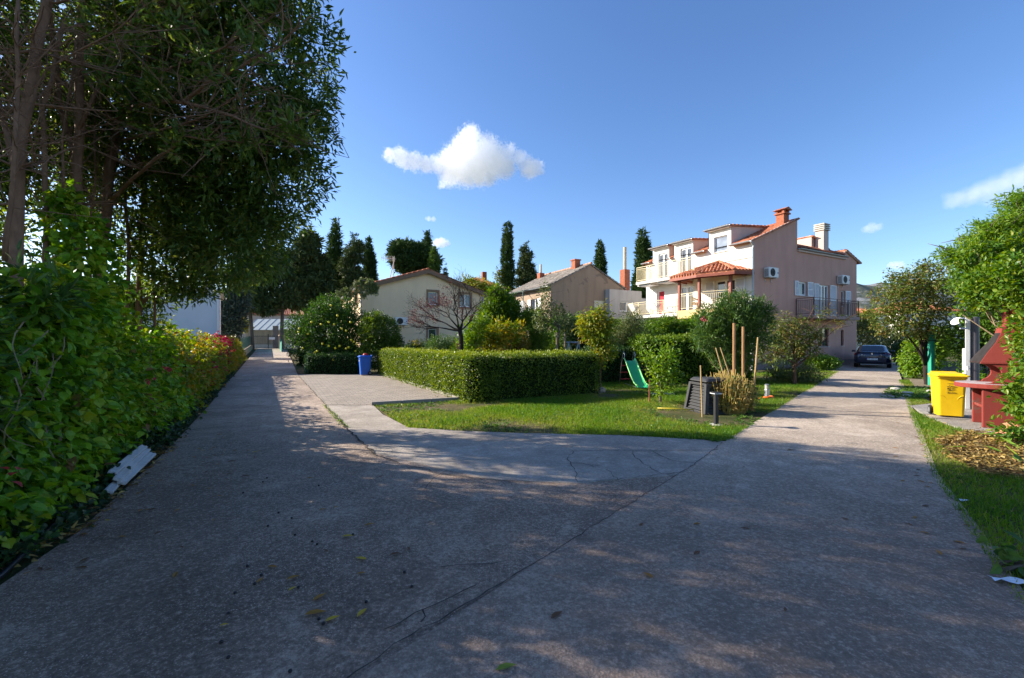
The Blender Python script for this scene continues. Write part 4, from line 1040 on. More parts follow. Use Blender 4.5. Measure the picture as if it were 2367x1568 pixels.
def pb(px, py, Y, hw, hh, dy=None):      # ellipsoid blob from photo position, depth and half size in photo px
    c = at(px, py, Y); return (c.x, c.y, c.z, hw / F * Y, (dy if dy is not None else hw / F * Y), hh / F * Y)
def plant(name, label, cat, loc, group=None): return empty(name, (0, 0, 0), 0, label, cat, group)
def shrub(name, label, blobs, n, per, L, W, mat, cat='shrub', group=None, stems=6, bmat=None, tmpl='lance', base=None, **kw):
    """leafy bush: stems from the ground plus a crown of leaves"""
    c = np.array([b[:3] for b in blobs]).mean(0)
    base = Vector(base) if base is not None else Vector((c[0], c[1], 0))
    r = empty(name, base, 0, label, cat, group)
    B = [(b[0] - base.x, b[1] - base.y, b[2] - base.z, *b[3:]) for b in blobs]
    mb = MB(); rg = random.Random(len(label) * 7 + n)
    for i in range(stems):
        b = B[i % len(B)]; t = (b[0] + rg.uniform(-.7, .7) * b[3], b[1] + rg.uniform(-.7, .7) * b[4], b[2] + rg.uniform(-.2, .7) * b[5])
        s = (rg.uniform(-.12, .12), rg.uniform(-.12, .12), 0)
        mb.tube(bend(s, t, 4, .08, i + n), [.028, .022, .017, .012, .006], 5)
    mb.build('stems', bmat or B_GREY, r)
    foliage('crown', B, n, per, L, W, kw.pop('sig', L * 1.3), mat, r, tmpl=tmpl, **kw)
    return r
def tree(name, label, base, r0, blobs, n, per, L, W, mat, cat='tree', group=None, bmat=None, tmpl='lance', fork=None, targets=None, seed=1, **kw):
    base = Vector(base); r = empty(name, base, 0, label, cat, group)
    B = [(b[0] - base.x, b[1] - base.y, b[2] - base.z, *b[3:]) for b in blobs]
    T = targets or [Vector(b[:3]) for b in blobs]; T = [Vector(t) - base for t in T]
    fk = (Vector(fork) - base) if fork is not None else None
    mb = branches(MB(), (0, 0, -.05), r0, T, seed, fk); mb.build('trunk', bmat or B_DARK, r, smooth=True)
    foliage('crown', B, n, per, L, W, kw.pop('sig', L * 1.3), mat, r, tmpl=tmpl, **kw)
    return r
def box_hedge(name, label, p0, p1, width, h, mat, dens, L=.05, W=.03, z0=0.0, group=None, cat='hedge', rough=.075, core=True, side=1, tops=True):
    """clipped hedge: front face runs p0->p1, body lies on its left side (side=1) or right (-1)"""
    p0 = Vector((p0[0], p0[1], 0)); p1 = Vector((p1[0], p1[1], 0)); d = (p1 - p0); Ln = d.length; d /= Ln; s = Vector((-d.y, d.x, 0)) * side
    r = empty(name, (p0.x, p0.y, z0), 0, label, cat, group)
    m = .10
    mb = MB(); a = d * m + s * m; b = d * (Ln - m) + s * m
    mb.prism([a, b, b + s * (width - 2 * m), a + s * (width - 2 * m)], (0, 0, h - m)); mb.build('added_core', M_CORE, r)  # solid dark box added inside the leaves so no light passes
    faces = [(Vector(), d, Ln, UP, h, -s), (s * width, d, Ln, UP, h, s), (Vector(), s, width, UP, h, -d), (d * Ln, s, width, UP, h, d), (UP * h, d, Ln, s, width, UP)]
    Ps = []; Ds = []; Ns = []; Tt = []
    for o, u, lu, v, lv, n in faces:
        k = int(lu * lv * dens * (1.25 if n is UP else 1)); a_ = RNG.random(k) * lu; b_ = RNG.random(k) * lv
        P = np.array(o)[None] + a_[:, None] * np.array(u) + b_[:, None] * np.array(v)
        wob = vnoise(P[:, 0] * 2.3 + P[:, 2], P[:, 1] * 2.3 - P[:, 2] * 1.3, 1.6, 1.0) * rough * .7 + RNG.normal(size=k) * rough * .6 + (RNG.random(k) < .035) * RNG.uniform(.02, .11, k)
        P = P + wob[:, None] * np.array(n)
        D = np.array(n) * .55 + RNG.normal(size=(k, 3)) * .65 + np.array([0, 0, .25])
        Ps.append(P); Ds.append(D); Ns.append(RNG.normal(size=(k, 3)) * .6 + np.array(n) * .5 + np.array([0, 0, .5])); Tt.append(np.clip(.45 + wob * 3.0 + RNG.normal(size=k) * .22 + (.38 if n is UP else 0), 0, 1))  # top face leaves tinted lighter to imitate sun on the hedge top
    P, D, N, T = map(np.concatenate, (Ps, Ds, Ns, Tt)); m_ = len(P)
    V, Q, nf = leaf_geo(P, D, N, L * RNG.uniform(.6, 1.4, m_), W * RNG.uniform(.6, 1.4, m_), 'diamond', .15, .1)
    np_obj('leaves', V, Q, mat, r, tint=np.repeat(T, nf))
    return r

# ---------------------------------------------------------------- left: creeper hedge along the lane
HP = [(-3.55, .4), (-3.75, 2.0), (-4.05, 3.4), (-4.75, 4.9), (-5.55, 6.3), (-6.4, 7.8), (-8.4, 11.3), (-11.4, 16.5), (-14.0, 21.0), (-17.4, 27.0), (-21.5, 34.2)]
def hp(y):
    for a, b in zip(HP[:-1], HP[1:]):
        if y <= b[1]: t = (y - a[1]) / (b[1] - a[1]); return a[0] + (b[0] - a[0]) * t
    return HP[-1][0]
ch = empty('creeper_hedge', (hp(6), 6, 0), 0, 'long hedge of green and reddening creeper along the left edge of the lane', 'hedge')
def rel(bl, o): return [(b[0] - o[0], b[1] - o[1], b[2] - o[2], *b[3:]) for b in bl]
co = (hp(6), 6, 0); rgh = random.Random(4)
def chain(y0, y1, step, off, z, rx, ry, rz, jz=.1):
    out = []; y = y0
    while y <= y1: out.append((hp(y) + off + rgh.uniform(-.06, .06), y, z + rgh.uniform(-jz, jz), rx * rgh.uniform(.85, 1.15), ry, rz * rgh.uniform(.9, 1.12))); y += step
    return out
def clear_boards(p):
    x = p[:, 0] + co[0]; y = p[:, 1] + co[1]; d = (x + 4.72) * math.cos(R(28)) + (y - 5.5) * math.sin(R(28))
    return ~((np.abs(y - 5.5) < 1.15) & (d > -.22) & (p[:, 2] < .62))
near = chain(.6, 9.2, .45, -.28, .98, .30, .5, .95) + chain(.8, 9, .5, -.05, .45, .30, .5, .42)
foliage('green_leaves', rel(near, co), 5600, 5, .095, .066, .11, L_CREEP, ch, tmpl='ovate', shell=.18, droop=.55, rnd=.75, zmin=.02, up=0, keep=clear_boards, jit=.45)
tall = [(-5.62, 5.75, 2.4, .26, .4, .85), (-5.68, 5.6, 3.05, .2, .25, .5), (-5.25, 5.1, 2.0, .3, .4, .5), (-4.8, 4.2, 1.95, .35, .5, .35), (-6.25, 6.6, 2.0, .25, .4, .5), (-5.75, 5.6, 3.5, .10, .12, .2)]
foliage('climbing_leaves', rel(tall, co), 620, 5, .115, .08, .11, L_CREEP, ch, tmpl='ovate', shell=.2, droop=.5, rnd=.7, up=0)
far = chain(9.2, 34, .8, -.3, .95, .40, .85, .95) + chain(9, 34, 1, -.05, .45, .32, .8, .45)
foliage('olive_leaves', rel(far, co), 5200, 5, .10, .075, .12, L_AUT, ch, tmpl='ovate', shell=.15, droop=.45, rnd=.7, tint=(0, .62), up=0)
redb = chain(16, 24, .8, -.12, 1.3, .35, .6, .6) + chain(12.5, 19, 1.6, .1, .6, .2, .3, .35)
foliage('red_leaves', rel(redb, co), 300, 5, .11, .085, .12, L_RED, ch, tmpl='ovate', shell=.2, droop=.45, rnd=.7)
foliage('red_leaves', rel([(-3.62, 3.15, .62, .10, .10, .09), (-3.75, 2.9, .42, .08, .1, .06), (-5.0, 6.1, 1.2, .1, .2, .15)], co), 5, 4, .075, .055, .045, leafmat('coral_red_leaves', [(.45, .06, .06), (.55, .10, .08)], .35), ch, tmpl='ovate', droop=.4)
foliage('brown_leaves', rel(near, co), 110, 4, .10, .065, .10, leafmat('withered_creeper_leaves', [(.14, .07, .03), (.22, .12, .04), (.20, .17, .04)], .3), ch, tmpl='ovate', shell=.10, droop=.6, rnd=.7)
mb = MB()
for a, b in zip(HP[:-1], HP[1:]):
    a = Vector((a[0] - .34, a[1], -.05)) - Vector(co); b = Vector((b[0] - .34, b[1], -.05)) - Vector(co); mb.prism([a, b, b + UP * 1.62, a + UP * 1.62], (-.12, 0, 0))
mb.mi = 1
for i in range(60):      # runners hanging over the face of the hedge
    y = rgh.choice([rgh.uniform(2, 4.3), rgh.uniform(6.6, 12)]); z = rgh.uniform(.6, 1.85); x = hp(y) + rgh.uniform(.0, .16); a = Vector((x, y, z)) - Vector(co); b = a + Vector((rgh.uniform(-.1, .25), rgh.uniform(-.5, .5), -rgh.uniform(.2, .7)))
    mb.tube(bend(a, b, 5, .12, i + 400), [.006, .006, .005, .004, .003, .002], 4, cap=False)
mb.build('added_core', [M_CORE, B_PALE], ch)  # dark slab added behind the leaves to block light, plus the runners
iv = chain(1.6, 22, .5, .16, .06, .22, .4, .12, .02)
tag(foliage('ivy', iv, 2100, 6, .065, .055, .09, L_IVY, None, tmpl='ovate', shell=.3, droop=.1, keep=lambda p: ~((np.abs(p[:, 1] - 5.55) < 1.0) & (np.abs((p[:, 0] + 4.72) * math.cos(R(28)) + (p[:, 1] - 5.56) * math.sin(R(28)) + .03) < .13))), kind='stuff')
shrub('oleander_shrub', 'dark long leaved shrub pushing through the creeper at the left picture edge', [(-4.75, 3.9, 2.0, .45, .55, .45), (-4.3, 3.3, 1.5, .35, .5, .45), (-4.2, 3.4, 1.0, .3, .4, .3)], 120, 12, .17, .034, L_OLE, base=(-4.7, 3.8, 0), sig=.10, tw=.18, rnd=.3)

# ---------------------------------------------------------------- left: laurel trees
GLA = 'laurel trees above the creeper hedge'
def limb_tree(label, paths, base, blobs, n, per, L, W, seed, twigs=60, mat=None, sig=.14, r0=.13, twl=(.4, 1.0)):
    base = Vector(base); r = empty('laurel_tree', base, 0, label, 'tree', GLA); rg = random.Random(seed); mb = MB()
    for pth, ra, rb in paths:
        P = [Vector(p) - base for p in pth]; fine = []
        for i in range(len(P) - 1):
            for k in range(3): fine.append(P[i].lerp(P[i + 1], k / 3) + Vector((rg.uniform(-1, 1), rg.uniform(-1, 1), rg.uniform(-1, 1))) * .02)
        fine.append(P[-1]); m = len(fine) - 1
        ra *= .64; mb.tube(fine, [ra + (rb * .8 - ra) * i / m for i in range(m + 1)], 8)
        for q in range(int(twigs * (1 if ra < .1 else .6))):
            i = rg.randint(max(1, m // 4), m); s = fine[i]
            L_ = rg.uniform(*twl); e = s + Vector((rg.uniform(-.5, 1), rg.uniform(-.7, .7), rg.uniform(-.5, .9))).normalized() * L_
            rr = min(ra, .05) * rg.uniform(.10, .30) + .002
            tp = bend(s, e, 4, .12, seed * 100 + q); mb.tube(tp, [rr, rr * .85, rr * .7, rr * .55, rr * .3], 4, cap=False)
            for z in range(2):
                j = rg.randint(1, 4); e2 = tp[j] + Vector((rg.uniform(-1, 1), rg.uniform(-1, 1), rg.uniform(-.5, 1))).normalized() * L_ * .45
                mb.tube([tp[j], tp[j].lerp(e2, .5) + Vector((0, 0, .03)), e2], [rr * .5, rr * .4, rr * .2], 3, cap=False)
    mb.build('trunk', B_LAUR, r, smooth=True)
    foliage('crown', rel(blobs, base), n, per, L, W, sig, mat or L_LAUREL, r, tmpl='lance', shell=.34, up=.1, droop=.12, rnd=.45, tw=sig * 1.7, lkeep=lambda p: gaps(p + np.array(base)))
    return r
A7 = lambda *pp: [at(x, y, Y) for x, y, Y in pp]
limb_tree('tall laurel with the long bare limb reaching over the lane', [
    (A7((212, 830, 7.2), (245, 480, 7.2), (262, 330, 7.1), (285, 250, 7.0), (320, 160, 6.9), (370, 90, 6.8), (450, 0, 6.7), (500, -80, 6.6)), .125, .04),
    (A7((283, 258, 7.0), (350, 240, 6.3), (420, 235, 5.7), (480, 195, 5.4), (560, 150, 5.2), (640, 110, 5.2)), .055, .012),
    (A7((420, 235, 5.7), (500, 255, 5.4), (610, 300, 5.2), (700, 315, 5.3)), .038, .008),
    (A7((250, 470, 7.2), (330, 390, 6.2), (430, 315, 5.6), (560, 330, 5.4)), .045, .010), (A7((270, 330, 7.1), (380, 300, 6.0), (470, 270, 5.5), (560, 215, 5.3)), .03, .007), (A7((300, 220, 6.9), (400, 150, 6.0), (520, 110, 5.5), (600, 40, 5.4)), .035, .008),
    (A7((262, 330, 7.1), (330, 380, 7.2), (400, 330, 7.3)), .03, .008)],
    (at(212, 830, 7.2).x, 7.2, 0),
    [(-4.62, 7.0, 6.2, 1.8, 1.5, 1.95), (-4.6, 7.5, 4.6, 1.35, 1.1, 1.05), (-3.9, 7.2, 5.2, .9, .8, .7), (-5.0, 7.7, 3.5, 1.1, .9, .9), (-4.9, 6.4, 8.2, 2.1, 2.0, 1.7), (-6.8, 7.7, 6.0, 1.7, 1.1, 2.2), (-5.6, 7.9, 4.4, 1.2, .8, 1.3), (-5.7, 7.6, 7.2, 1.2, 1.0, 1.2)], 3900, 19, .125, .037, 5, 24, sig=.16)
_t1 = [o for o in COL.objects if o.get('label', '').startswith('tall laurel')][0]; _b1 = np.array(_t1.location)
foliage('leaf_sprays', rel([pb(x, y, d, 30, 24) for x, y, d in ((300, 110, 5.3), (420, 60, 5.2), (360, 200, 5.6), (520, 180, 5.2), (610, 130, 5.1), (640, 290, 5.2), (560, 320, 5.4), (470, 130, 5.1), (690, 310, 5.2), (250, 190, 5.6), (410, 330, 5.6), (200, 60, 5.2), (560, 50, 5.3), (490, 330, 5.4), (340, 20, 5.2))], _b1), 75, 12, .125, .040, .13, L_LAUREL, _t1, tmpl='lance', shell=.5, rnd=.4, tw=.22, tint=(.3, 1), lkeep=lambda p: gaps(p + _b1))
limb_tree('laurel with a thick forked trunk left of the bare limbed laurel', [
    (A7((170, 830, 6.2), (178, 560, 6.2), (182, 300, 6.1), (188, 100, 6.0), (200, -120, 5.9)), .11, .05),
    (A7((180, 420, 6.2), (140, 250, 6.3), (120, 60, 6.4), (100, -80, 6.5)), .06, .03),
    (A7((184, 300, 6.1), (260, 120, 6.0), (330, 20, 5.9), (360, -60, 5.8)), .04, .015)],
    (at(170, 830, 6.2).x, 6.2, 0), [(-7.9, 6.9, 6.0, 1.7, 1.4, 2.2), (-6.6, 6.2, 8.6, 2.0, 1.9, 1.5), (-8.0, 6.6, 3.8, 1.0, 1.2, 1.2), (-4.7, 5.0, 8.6, 1.7, 1.6, 1.2)], 1500, 19, .125, .038, 9, 38, sig=.17)
limb_tree('nearest laurel with pale twigs at the left picture edge', [
    (A7((45, 840, 4.7), (40, 560, 4.7), (48, 300, 4.6), (80, 120, 4.6), (130, -60, 4.6)), .10, .05),
    (A7((46, 420, 4.7), (0, 250, 4.8), (-40, 60, 4.9)), .05, .02),
    (A7((50, 280, 4.6), (110, 160, 4.6), (230, 90, 4.5), (310, 30, 4.4)), .02, .006),
    (A7((10, 600, 4.4), (30, 420, 4.3), (40, 180, 4.3), (44, -20, 4.3)), .035, .02)],
    (at(45, 840, 4.7).x, 4.7, 0), [(-7.2, 4.4, 6.0, 1.5, 1.5, 2.4), (-5.4, 3.0, 8.4, 2.0, 1.8, 1.6), (-7.2, 4.6, 3.6, 1.0, 1.3, 1.0)], 950, 19, .125, .038, 13, 38, sig=.17)
limb_tree('slim dark laurel standing deeper in the shade beside the lane', [
    (A7((318, 800, 8.5), (325, 600, 8.5), (335, 400, 8.4), (350, 200, 8.3)), .09, .04), (A7((330, 700, 8.5), (385, 640, 8.5), (395, 400, 8.4)), .05, .02), (A7((330, 500, 8.5), (400, 420, 8.4), (480, 380, 8.3)), .035, .01)],
    (at(318, 800, 8.5).x, 8.5, 0), [(-7.4, 8.2, 4.6, 1.1, .7, 1.6), (-6.6, 8.4, 3.3, .8, .6, .9), (-6.05, 8.4, 2.85, .5, .5, .5), (-6.3, 9.6, 3.5, 1.0, .6, .7), (-5.5, 9.5, 4.1, .9, .6, .6), (-6.6, 9.4, 4.8, 1.1, .7, .9), (-7.5, 8.9, 2.6, .6, .5, .7), (-7.9, 8.8, 2.2, .6, .4, .6)], 1450, 16, .118, .036, 17, 20, sig=.16)
limb_tree('thin dark laurel stem behind the second thick trunk', [
    (A7((105, 800, 5.6), (112, 500, 5.6), (100, 250, 5.6), (150, 40, 5.5)), .055, .025), (A7((290, 790, 7.9), (300, 600, 7.9), (290, 420, 7.9), (310, 250, 7.9)), .05, .02), (A7((140, 800, 5.9), (150, 560, 5.9), (142, 330, 5.9), (175, 90, 5.9)), .035, .015), (A7((220, 800, 6.8), (205, 560, 6.8), (222, 330, 6.8), (215, 120, 6.8)), .03, .012), (A7((360, 760, 8.6), (352, 560, 8.6), (372, 380, 8.6), (360, 240, 8.6)), .035, .012)],
    (at(105, 800, 5.6).x, 5.6, 0), [(-7.6, 5.6, 5.2, 1.2, 1.2, 2.2)], 1000, 12, .11, .036, 19, 16)
# a second row of backlit foliage deeper in the neighbouring garden
GBK = 'sunlit bushes behind the laurel trunks'
for i, (x, y, z, rx, ry, rz, lb) in enumerate(((-10.2, 7.6, 2.6, 1.2, 1.2, 2.6, 'yellow green bush glowing behind the slim dark laurel'), (-10.0, 5.4, 2.8, 1.2, 1.4, 2.8, 'backlit bush glowing between the two thick laurel trunks'), (-9.4, 3.2, 2.8, 1.2, 1.4, 2.8, 'backlit bush behind the nearest laurel trunk'),
                                              (-8.6, 7.9, 1.5, .8, .8, 1.5, 'low olive green bush under the slim dark laurel'))):
    shrub('garden_bush', lb, [(x, y, z, rx, ry, rz)], 360 if i < 3 else 200, 10, .12, .052, L_BACK, group=GBK, stems=7, bmat=B_DARK, sig=.16, shell=.4, lkeep=lambda p, o=(x, y, 0): gaps(p + np.array(o)))

# ---------------------------------------------------------------- far trees
GCY = 'dark cypresses behind the houses'
def cypress(px, top, bot, hw, Y, label, mat=None, name='cypress', group=GCY, fat=.55, n=1500, seed=0):
    t = at(px, top, Y); b = at(px, bot, Y); H_ = t.z; z0 = max(.0, b.z - 3); R_ = hw / F * Y
    bl = []; k = 9; rg = random.Random(seed + px)
    for i in range(k):
        q = (i + .5) / k; prof = min(1, (1 - q) ** fat * 1.25) * (.75 + .25 * min(1, q * 4))
        bl.append((t.x + rg.uniform(-.1, .1) * R_, Y + rg.uniform(-.1, .1) * R_, z0 + (H_ - z0) * q * .985, R_ * prof * rg.uniform(.88, 1.1), R_ * prof, (H_ - z0) / k * .85))
    base = Vector((t.x, Y, 0)); r = empty(name, base, 0, label, 'cypress tree' if name == 'cypress' else 'tree', group)
    mb = MB(); mb.tube([(0, 0, -.1), (0, 0, H_ * .5), (0, 0, H_ * .92)], [R_ * .22, R_ * .16, .03], 7); mb.build('trunk', B_GREY, r)
    s = R_ * .17
    foliage('crown', rel(bl, base), n, 7, s * 2.3, s * .8, s, mat or L_CYP, r, tmpl='diamond', shell=.16, along=(0, 0, 1.0), rnd=.35, jit=.4)
    return r
cypress(775, 513, 700, 24, 70, 'tall pointed cypress left of the beige house roof', seed=1, fat=.6)
cypress(853, 552, 660, 17, 72, 'short slim cypress close to the left eave of the beige house', seed=2)
cypress(987, 540, 650, 20, 74, 'pointed cypress rising out of the flat topped pine behind the beige house', seed=3)
cypress(1004, 574, 650, 17, 66, 'small paler cypress just right of the beige house ridge', L_OLE, seed=4)
cypress(1030, 612, 660, 9, 66, 'tiny cypress tip above the right slope of the beige house roof', seed=5, n=500)
cypress(1173, 521, 690, 16, 58, 'tall narrow column cypress between the two middle houses', seed=6, fat=.28, n=1900)
cypress(1387, 561, 680, 17, 62, 'lone cypress above the right slope of the old brown house', seed=7, fat=.42)
cypress(1488, 537, 690, 25, 58, 'broad cypress behind the upper balcony of the pink house', seed=8, fat=.5, n=1900)
GCE = 'pines and cedars behind the houses'
def conifer(px, top, bot, hw, Y, label, mat, layers=9, n=1500, gap=.5, seed=0, base_px=None, trunk=None, shape=1.0):
    t = at(px, top, Y); z0 = max(.5, at(px, bot, Y).z); base = Vector((t.x if base_px is None else at(base_px, 700, Y).x, Y, 0)); R_ = hw / F * Y
    r = empty('conifer', base, 0, label, 'conifer', GCE); rg = random.Random(seed); bl = []; mb = MB()
    tr = trunk or R_ * .12
    mb.tube(bend((0, 0, -.1), (t.x - base.x, 0, t.z * .97), 6, .02, seed), [tr * (1 - .13 * i) for i in range(7)], 8)
    for i in range(layers):
        q = i / (layers - 1); z = z0 + (t.z - z0) * q * .98; rad = R_ * (1 - q * .88) ** shape
        for k in range(4 if i < layers - 1 else 1):
            a = rg.uniform(0, 6.28); d = rad * rg.uniform(.35, .8) if i < layers - 1 else 0
            c = Vector((t.x - base.x + math.cos(a) * d, math.sin(a) * d, z + rg.uniform(-.3, .3))); bl.append((c.x, c.y, c.z, rad * gap * rg.uniform(.7, 1.2), rad * gap, (t.z - z0) / layers * .55))
            mb.tube(bend(((t.x - base.x) * z / t.z, 0, z - .2), c, 3, .06, seed + k), [tr * .3, tr * .25, tr * .18, tr * .08], 5)
    mb.build('trunk', B_GREY, r)
    s = R_ * .085
    foliage('crown', bl, n, 8, s * 2.6, s * .8, s * 1.1, mat, r, tmpl='diamond', shell=.3, up=.25, rnd=.6, jit=.4)
    return r
conifer(715, 532, 700, 60, 62, 'broad dark cedar at the right side of the lane end', L_CED, 10, 1900, .52, 31, shape=.7)
conifer(583, 590, 705, 66, 58, 'pine on the left of the lane gate with its trunk in clear view', L_CED, 8, 800, .42, 32, base_px=583, trunk=.32, shape=.6)
conifer(655, 570, 715, 55, 58, 'leaning pine on the right of the lane gate', L_CED, 8, 900, .45, 33, base_px=650, trunk=.30, shape=.6)
conifer(820, 549, 690, 36, 66, 'stout cedar between the pointed cypress and the short slim cypress', L_CED, 9, 1800, .55, 34, shape=.45)
conifer(1217, 561, 680, 34, 60, 'ragged fir right of the tall column cypress', L_CED, 10, 1100, .42, 35, shape=.8)
bl = [pb(940, 585, 70, 36, 24), pb(915, 590, 70, 16, 18), pb(970, 590, 70, 26, 24), pb(945, 612, 70, 38, 16), pb(1000, 605, 70, 18, 16), pb(925, 572, 70, 20, 10)]
tree('spreading_pine', 'flat topped spreading pine behind the beige house ridge', (at(945, 700, 70).x, 70, 0), .5, bl, 1500, 8, .75, .24, L_CYP, group=GCE, fork=at(945, 640, 70), tmpl='diamond', sig=.35, shell=.3, up=.2)
bl = [pb(535, 725, 36, 27, 40), pb(520, 700, 36, 20, 25), pb(550, 690, 36, 22, 26), pb(528, 760, 36, 26, 22)]
shrub('blue_green_conifer', 'bluish green bushy conifer right of the flat roofed white house', bl, 900, 8, .42, .10, L_BLUE, cat='conifer', tmpl='diamond', sig=.3)
bl = [pb(470, 740, 33, 40, 30), pb(600, 760, 64, 30, 14), pb(560, 765, 60, 20, 10)]
shrub('garden_bush', 'low yellowish bush in front of the fence left of the lane gate', [pb(556, 752, 62, 16, 10)], 200, 8, .35, .15, L_YGR)
# weeping cedar at the left end of the beige house
r = empty('weeping_cedar', at(800, 860, 26.5) * 1.0, 0, 'pale weeping cedar arching over the left eave of the beige house', 'tree')
r.location.z = 0; o_ = Vector(r.location); mb = MB(); stem = [at(800, 850, 26.5), at(798, 740, 26.5), at(805, 680, 26.4), at(828, 650, 26.2), at(855, 648, 26.0)]
mb.tube([p - o_ for p in stem], [.10, .08, .06, .04, .02], 7); wb = []
mb.tube([p - o_ for p in (stem[2], at(790, 668, 26.3), at(770, 690, 26.3))], [.04, .03, .01], 5)
for px, py, ln in ((770, 692, 30), (783, 676, 40), (797, 668, 55), (810, 664, 60), (822, 655, 50), (836, 648, 45), (848, 647, 35), (860, 650, 25), (870, 656, 18)):
    a = at(px, py, 26.2) - o_; b = at(px - 2, py + ln, 26.2) - o_; mb.tube(bend(a, b, 3, .05, px), [.02, .016, .012, .006], 4)
    for q in range(6): c = a.lerp(b, q / 5); wb.append((c.x, c.y, c.z, .13, .13, .16))
for p in (stem[1:]): c = p - o_; wb.append((c.x, c.y, c.z, .22, .2, .14))
mb.build('trunk', B_GREY, r); foliage('crown', wb, 420, 9, .16, .045, .09, L_WEEP, r, tmpl='diamond', droop=.9, along=(0, 0, -1), shell=.5)

# ---------------------------------------------------------------- citrus, clipped mound and hedges round the parking pad
bl = [pb(765, 770, 23.8, 75, 62), pb(715, 790, 23.8, 52, 50), pb(815, 790, 23.6, 48, 48), pb(770, 725, 24, 55, 42), pb(805, 740, 23.6, 40, 40), pb(735, 735, 24, 38, 38), pb(700, 755, 24, 40, 32), pb(760, 700, 24, 22, 18)]
ct = tree('citrus_tree', 'round citrus tree hung with yellow fruit behind the blue bin', (at(772, 850, 23.6).x, 23.6, 0), .13, bl, 2300, 9, .12, .055, L_CITR, cat='citrus tree', fork=(at(772, 850, 23.6).x, 23.6, .9), shell=.3, sig=.16)
M_FRUIT = plain('yellow_fruit', (.78, .62, .02), .45, .1, 20)
mb = MB(); mb.lathe([(.01, -.05), (.03, -.043), (.045, -.02), (.048, 0), (.045, .02), (.03, .043), (.01, .05)], 10); f0 = mb.build('fruit', M_FRUIT, ct, smooth=True); cbase = Vector(ct.location)
for i, (px, py) in enumerate(((692, 760), (715, 820), (728, 815), (733, 812), (760, 800), (775, 805), (800, 806), (806, 803), (812, 786), (818, 790), (824, 796), (838, 800), (842, 795), (855, 793), (740, 845), (732, 842), (848, 832), (835, 811), (770, 832), (745, 795), (760, 745), (772, 750), (790, 760), (800, 765), (742, 750), (720, 745), (780, 730), (810, 745), (690, 768), (700, 805), (765, 706), (830, 775), (858, 805), (822, 812), (785, 800), (712, 772))):
    f = f0 if i == 0 else f0.copy()
    if i: COL.objects.link(f); f.parent = ct
    p = at(px, py, 22.05 + .6 * abs(px - 770) / 100) - cbase; f.location = p; f.scale = (1.15, 1.15, 1.15)
bl = [pb(884, 777, 22.6, 40, 46), pb(862, 770, 22.6, 30, 42), pb(902, 803, 22.6, 30, 34), pb(880, 815, 22.6, 45, 40), pb(866, 742, 22.8, 28, 22)]
shrub('clipped_evergreen', 'dense rounded evergreen mound beside the air conditioner of the beige house', bl, 2100, 9, .11, .045, L_BOX, shell=.12, sig=.10, tint=(0, .7))
GH = 'clipped hedges around the gardens'
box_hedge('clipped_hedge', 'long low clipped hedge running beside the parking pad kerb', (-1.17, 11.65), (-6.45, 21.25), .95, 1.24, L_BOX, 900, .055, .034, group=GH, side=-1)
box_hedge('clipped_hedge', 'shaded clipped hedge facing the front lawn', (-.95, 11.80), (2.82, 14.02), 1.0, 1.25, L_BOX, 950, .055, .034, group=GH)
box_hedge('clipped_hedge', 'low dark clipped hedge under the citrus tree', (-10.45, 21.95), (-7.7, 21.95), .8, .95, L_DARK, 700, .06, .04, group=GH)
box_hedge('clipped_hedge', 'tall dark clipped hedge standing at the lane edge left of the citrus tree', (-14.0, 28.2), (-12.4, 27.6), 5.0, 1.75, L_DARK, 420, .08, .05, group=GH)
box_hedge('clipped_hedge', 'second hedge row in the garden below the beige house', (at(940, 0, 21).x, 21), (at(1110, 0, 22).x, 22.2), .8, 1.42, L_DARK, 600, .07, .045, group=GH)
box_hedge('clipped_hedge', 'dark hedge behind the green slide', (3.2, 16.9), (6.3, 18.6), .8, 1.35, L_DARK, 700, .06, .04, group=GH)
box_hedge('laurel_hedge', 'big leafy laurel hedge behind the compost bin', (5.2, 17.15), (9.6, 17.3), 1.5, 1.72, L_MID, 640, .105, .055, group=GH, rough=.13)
shrub('rosemary_bush', 'rounded rosemary bush below the ground floor window of the beige house', [pb(1022, 797, 20.5, 34, 20), pb(1000, 800, 20.5, 20, 14), pb(1045, 800, 20.5, 20, 14)], 380, 9, .13, .02, L_OLE, sig=.14)
shrub('yellow_shrub', 'tiny yellow leaved plant at the foot of the beige gable wall', [pb(962, 800, 21.5, 16, 9)], 60, 7, .11, .05, L_YGR, tint=(.6, 1))
r = empty('barrel_shrub', (at(719, 850, 23.0).x, 23.0, 0), 0, 'small pale green striped domed plant behind the left end of the low dark hedge', 'plant')
mb = MB(); ng = 14; rings = []
for t in range(10):
    q = t / 9; rr = .30 * (1 - q ** 3.5) ** .5 + .01
    rings.append([Vector((math.cos(a) * rr * (1 + .07 * (k % 2)), math.sin(a) * rr * (1 + .07 * (k % 2)), 1.25 * q)) for k, a in enumerate([2 * math.pi * k / (2 * ng) for k in range(2 * ng)])])
mb.loft(rings); mb.build('body', plain('striped_pale_green', (.13, .20, .10), .8, .3, 7), r)

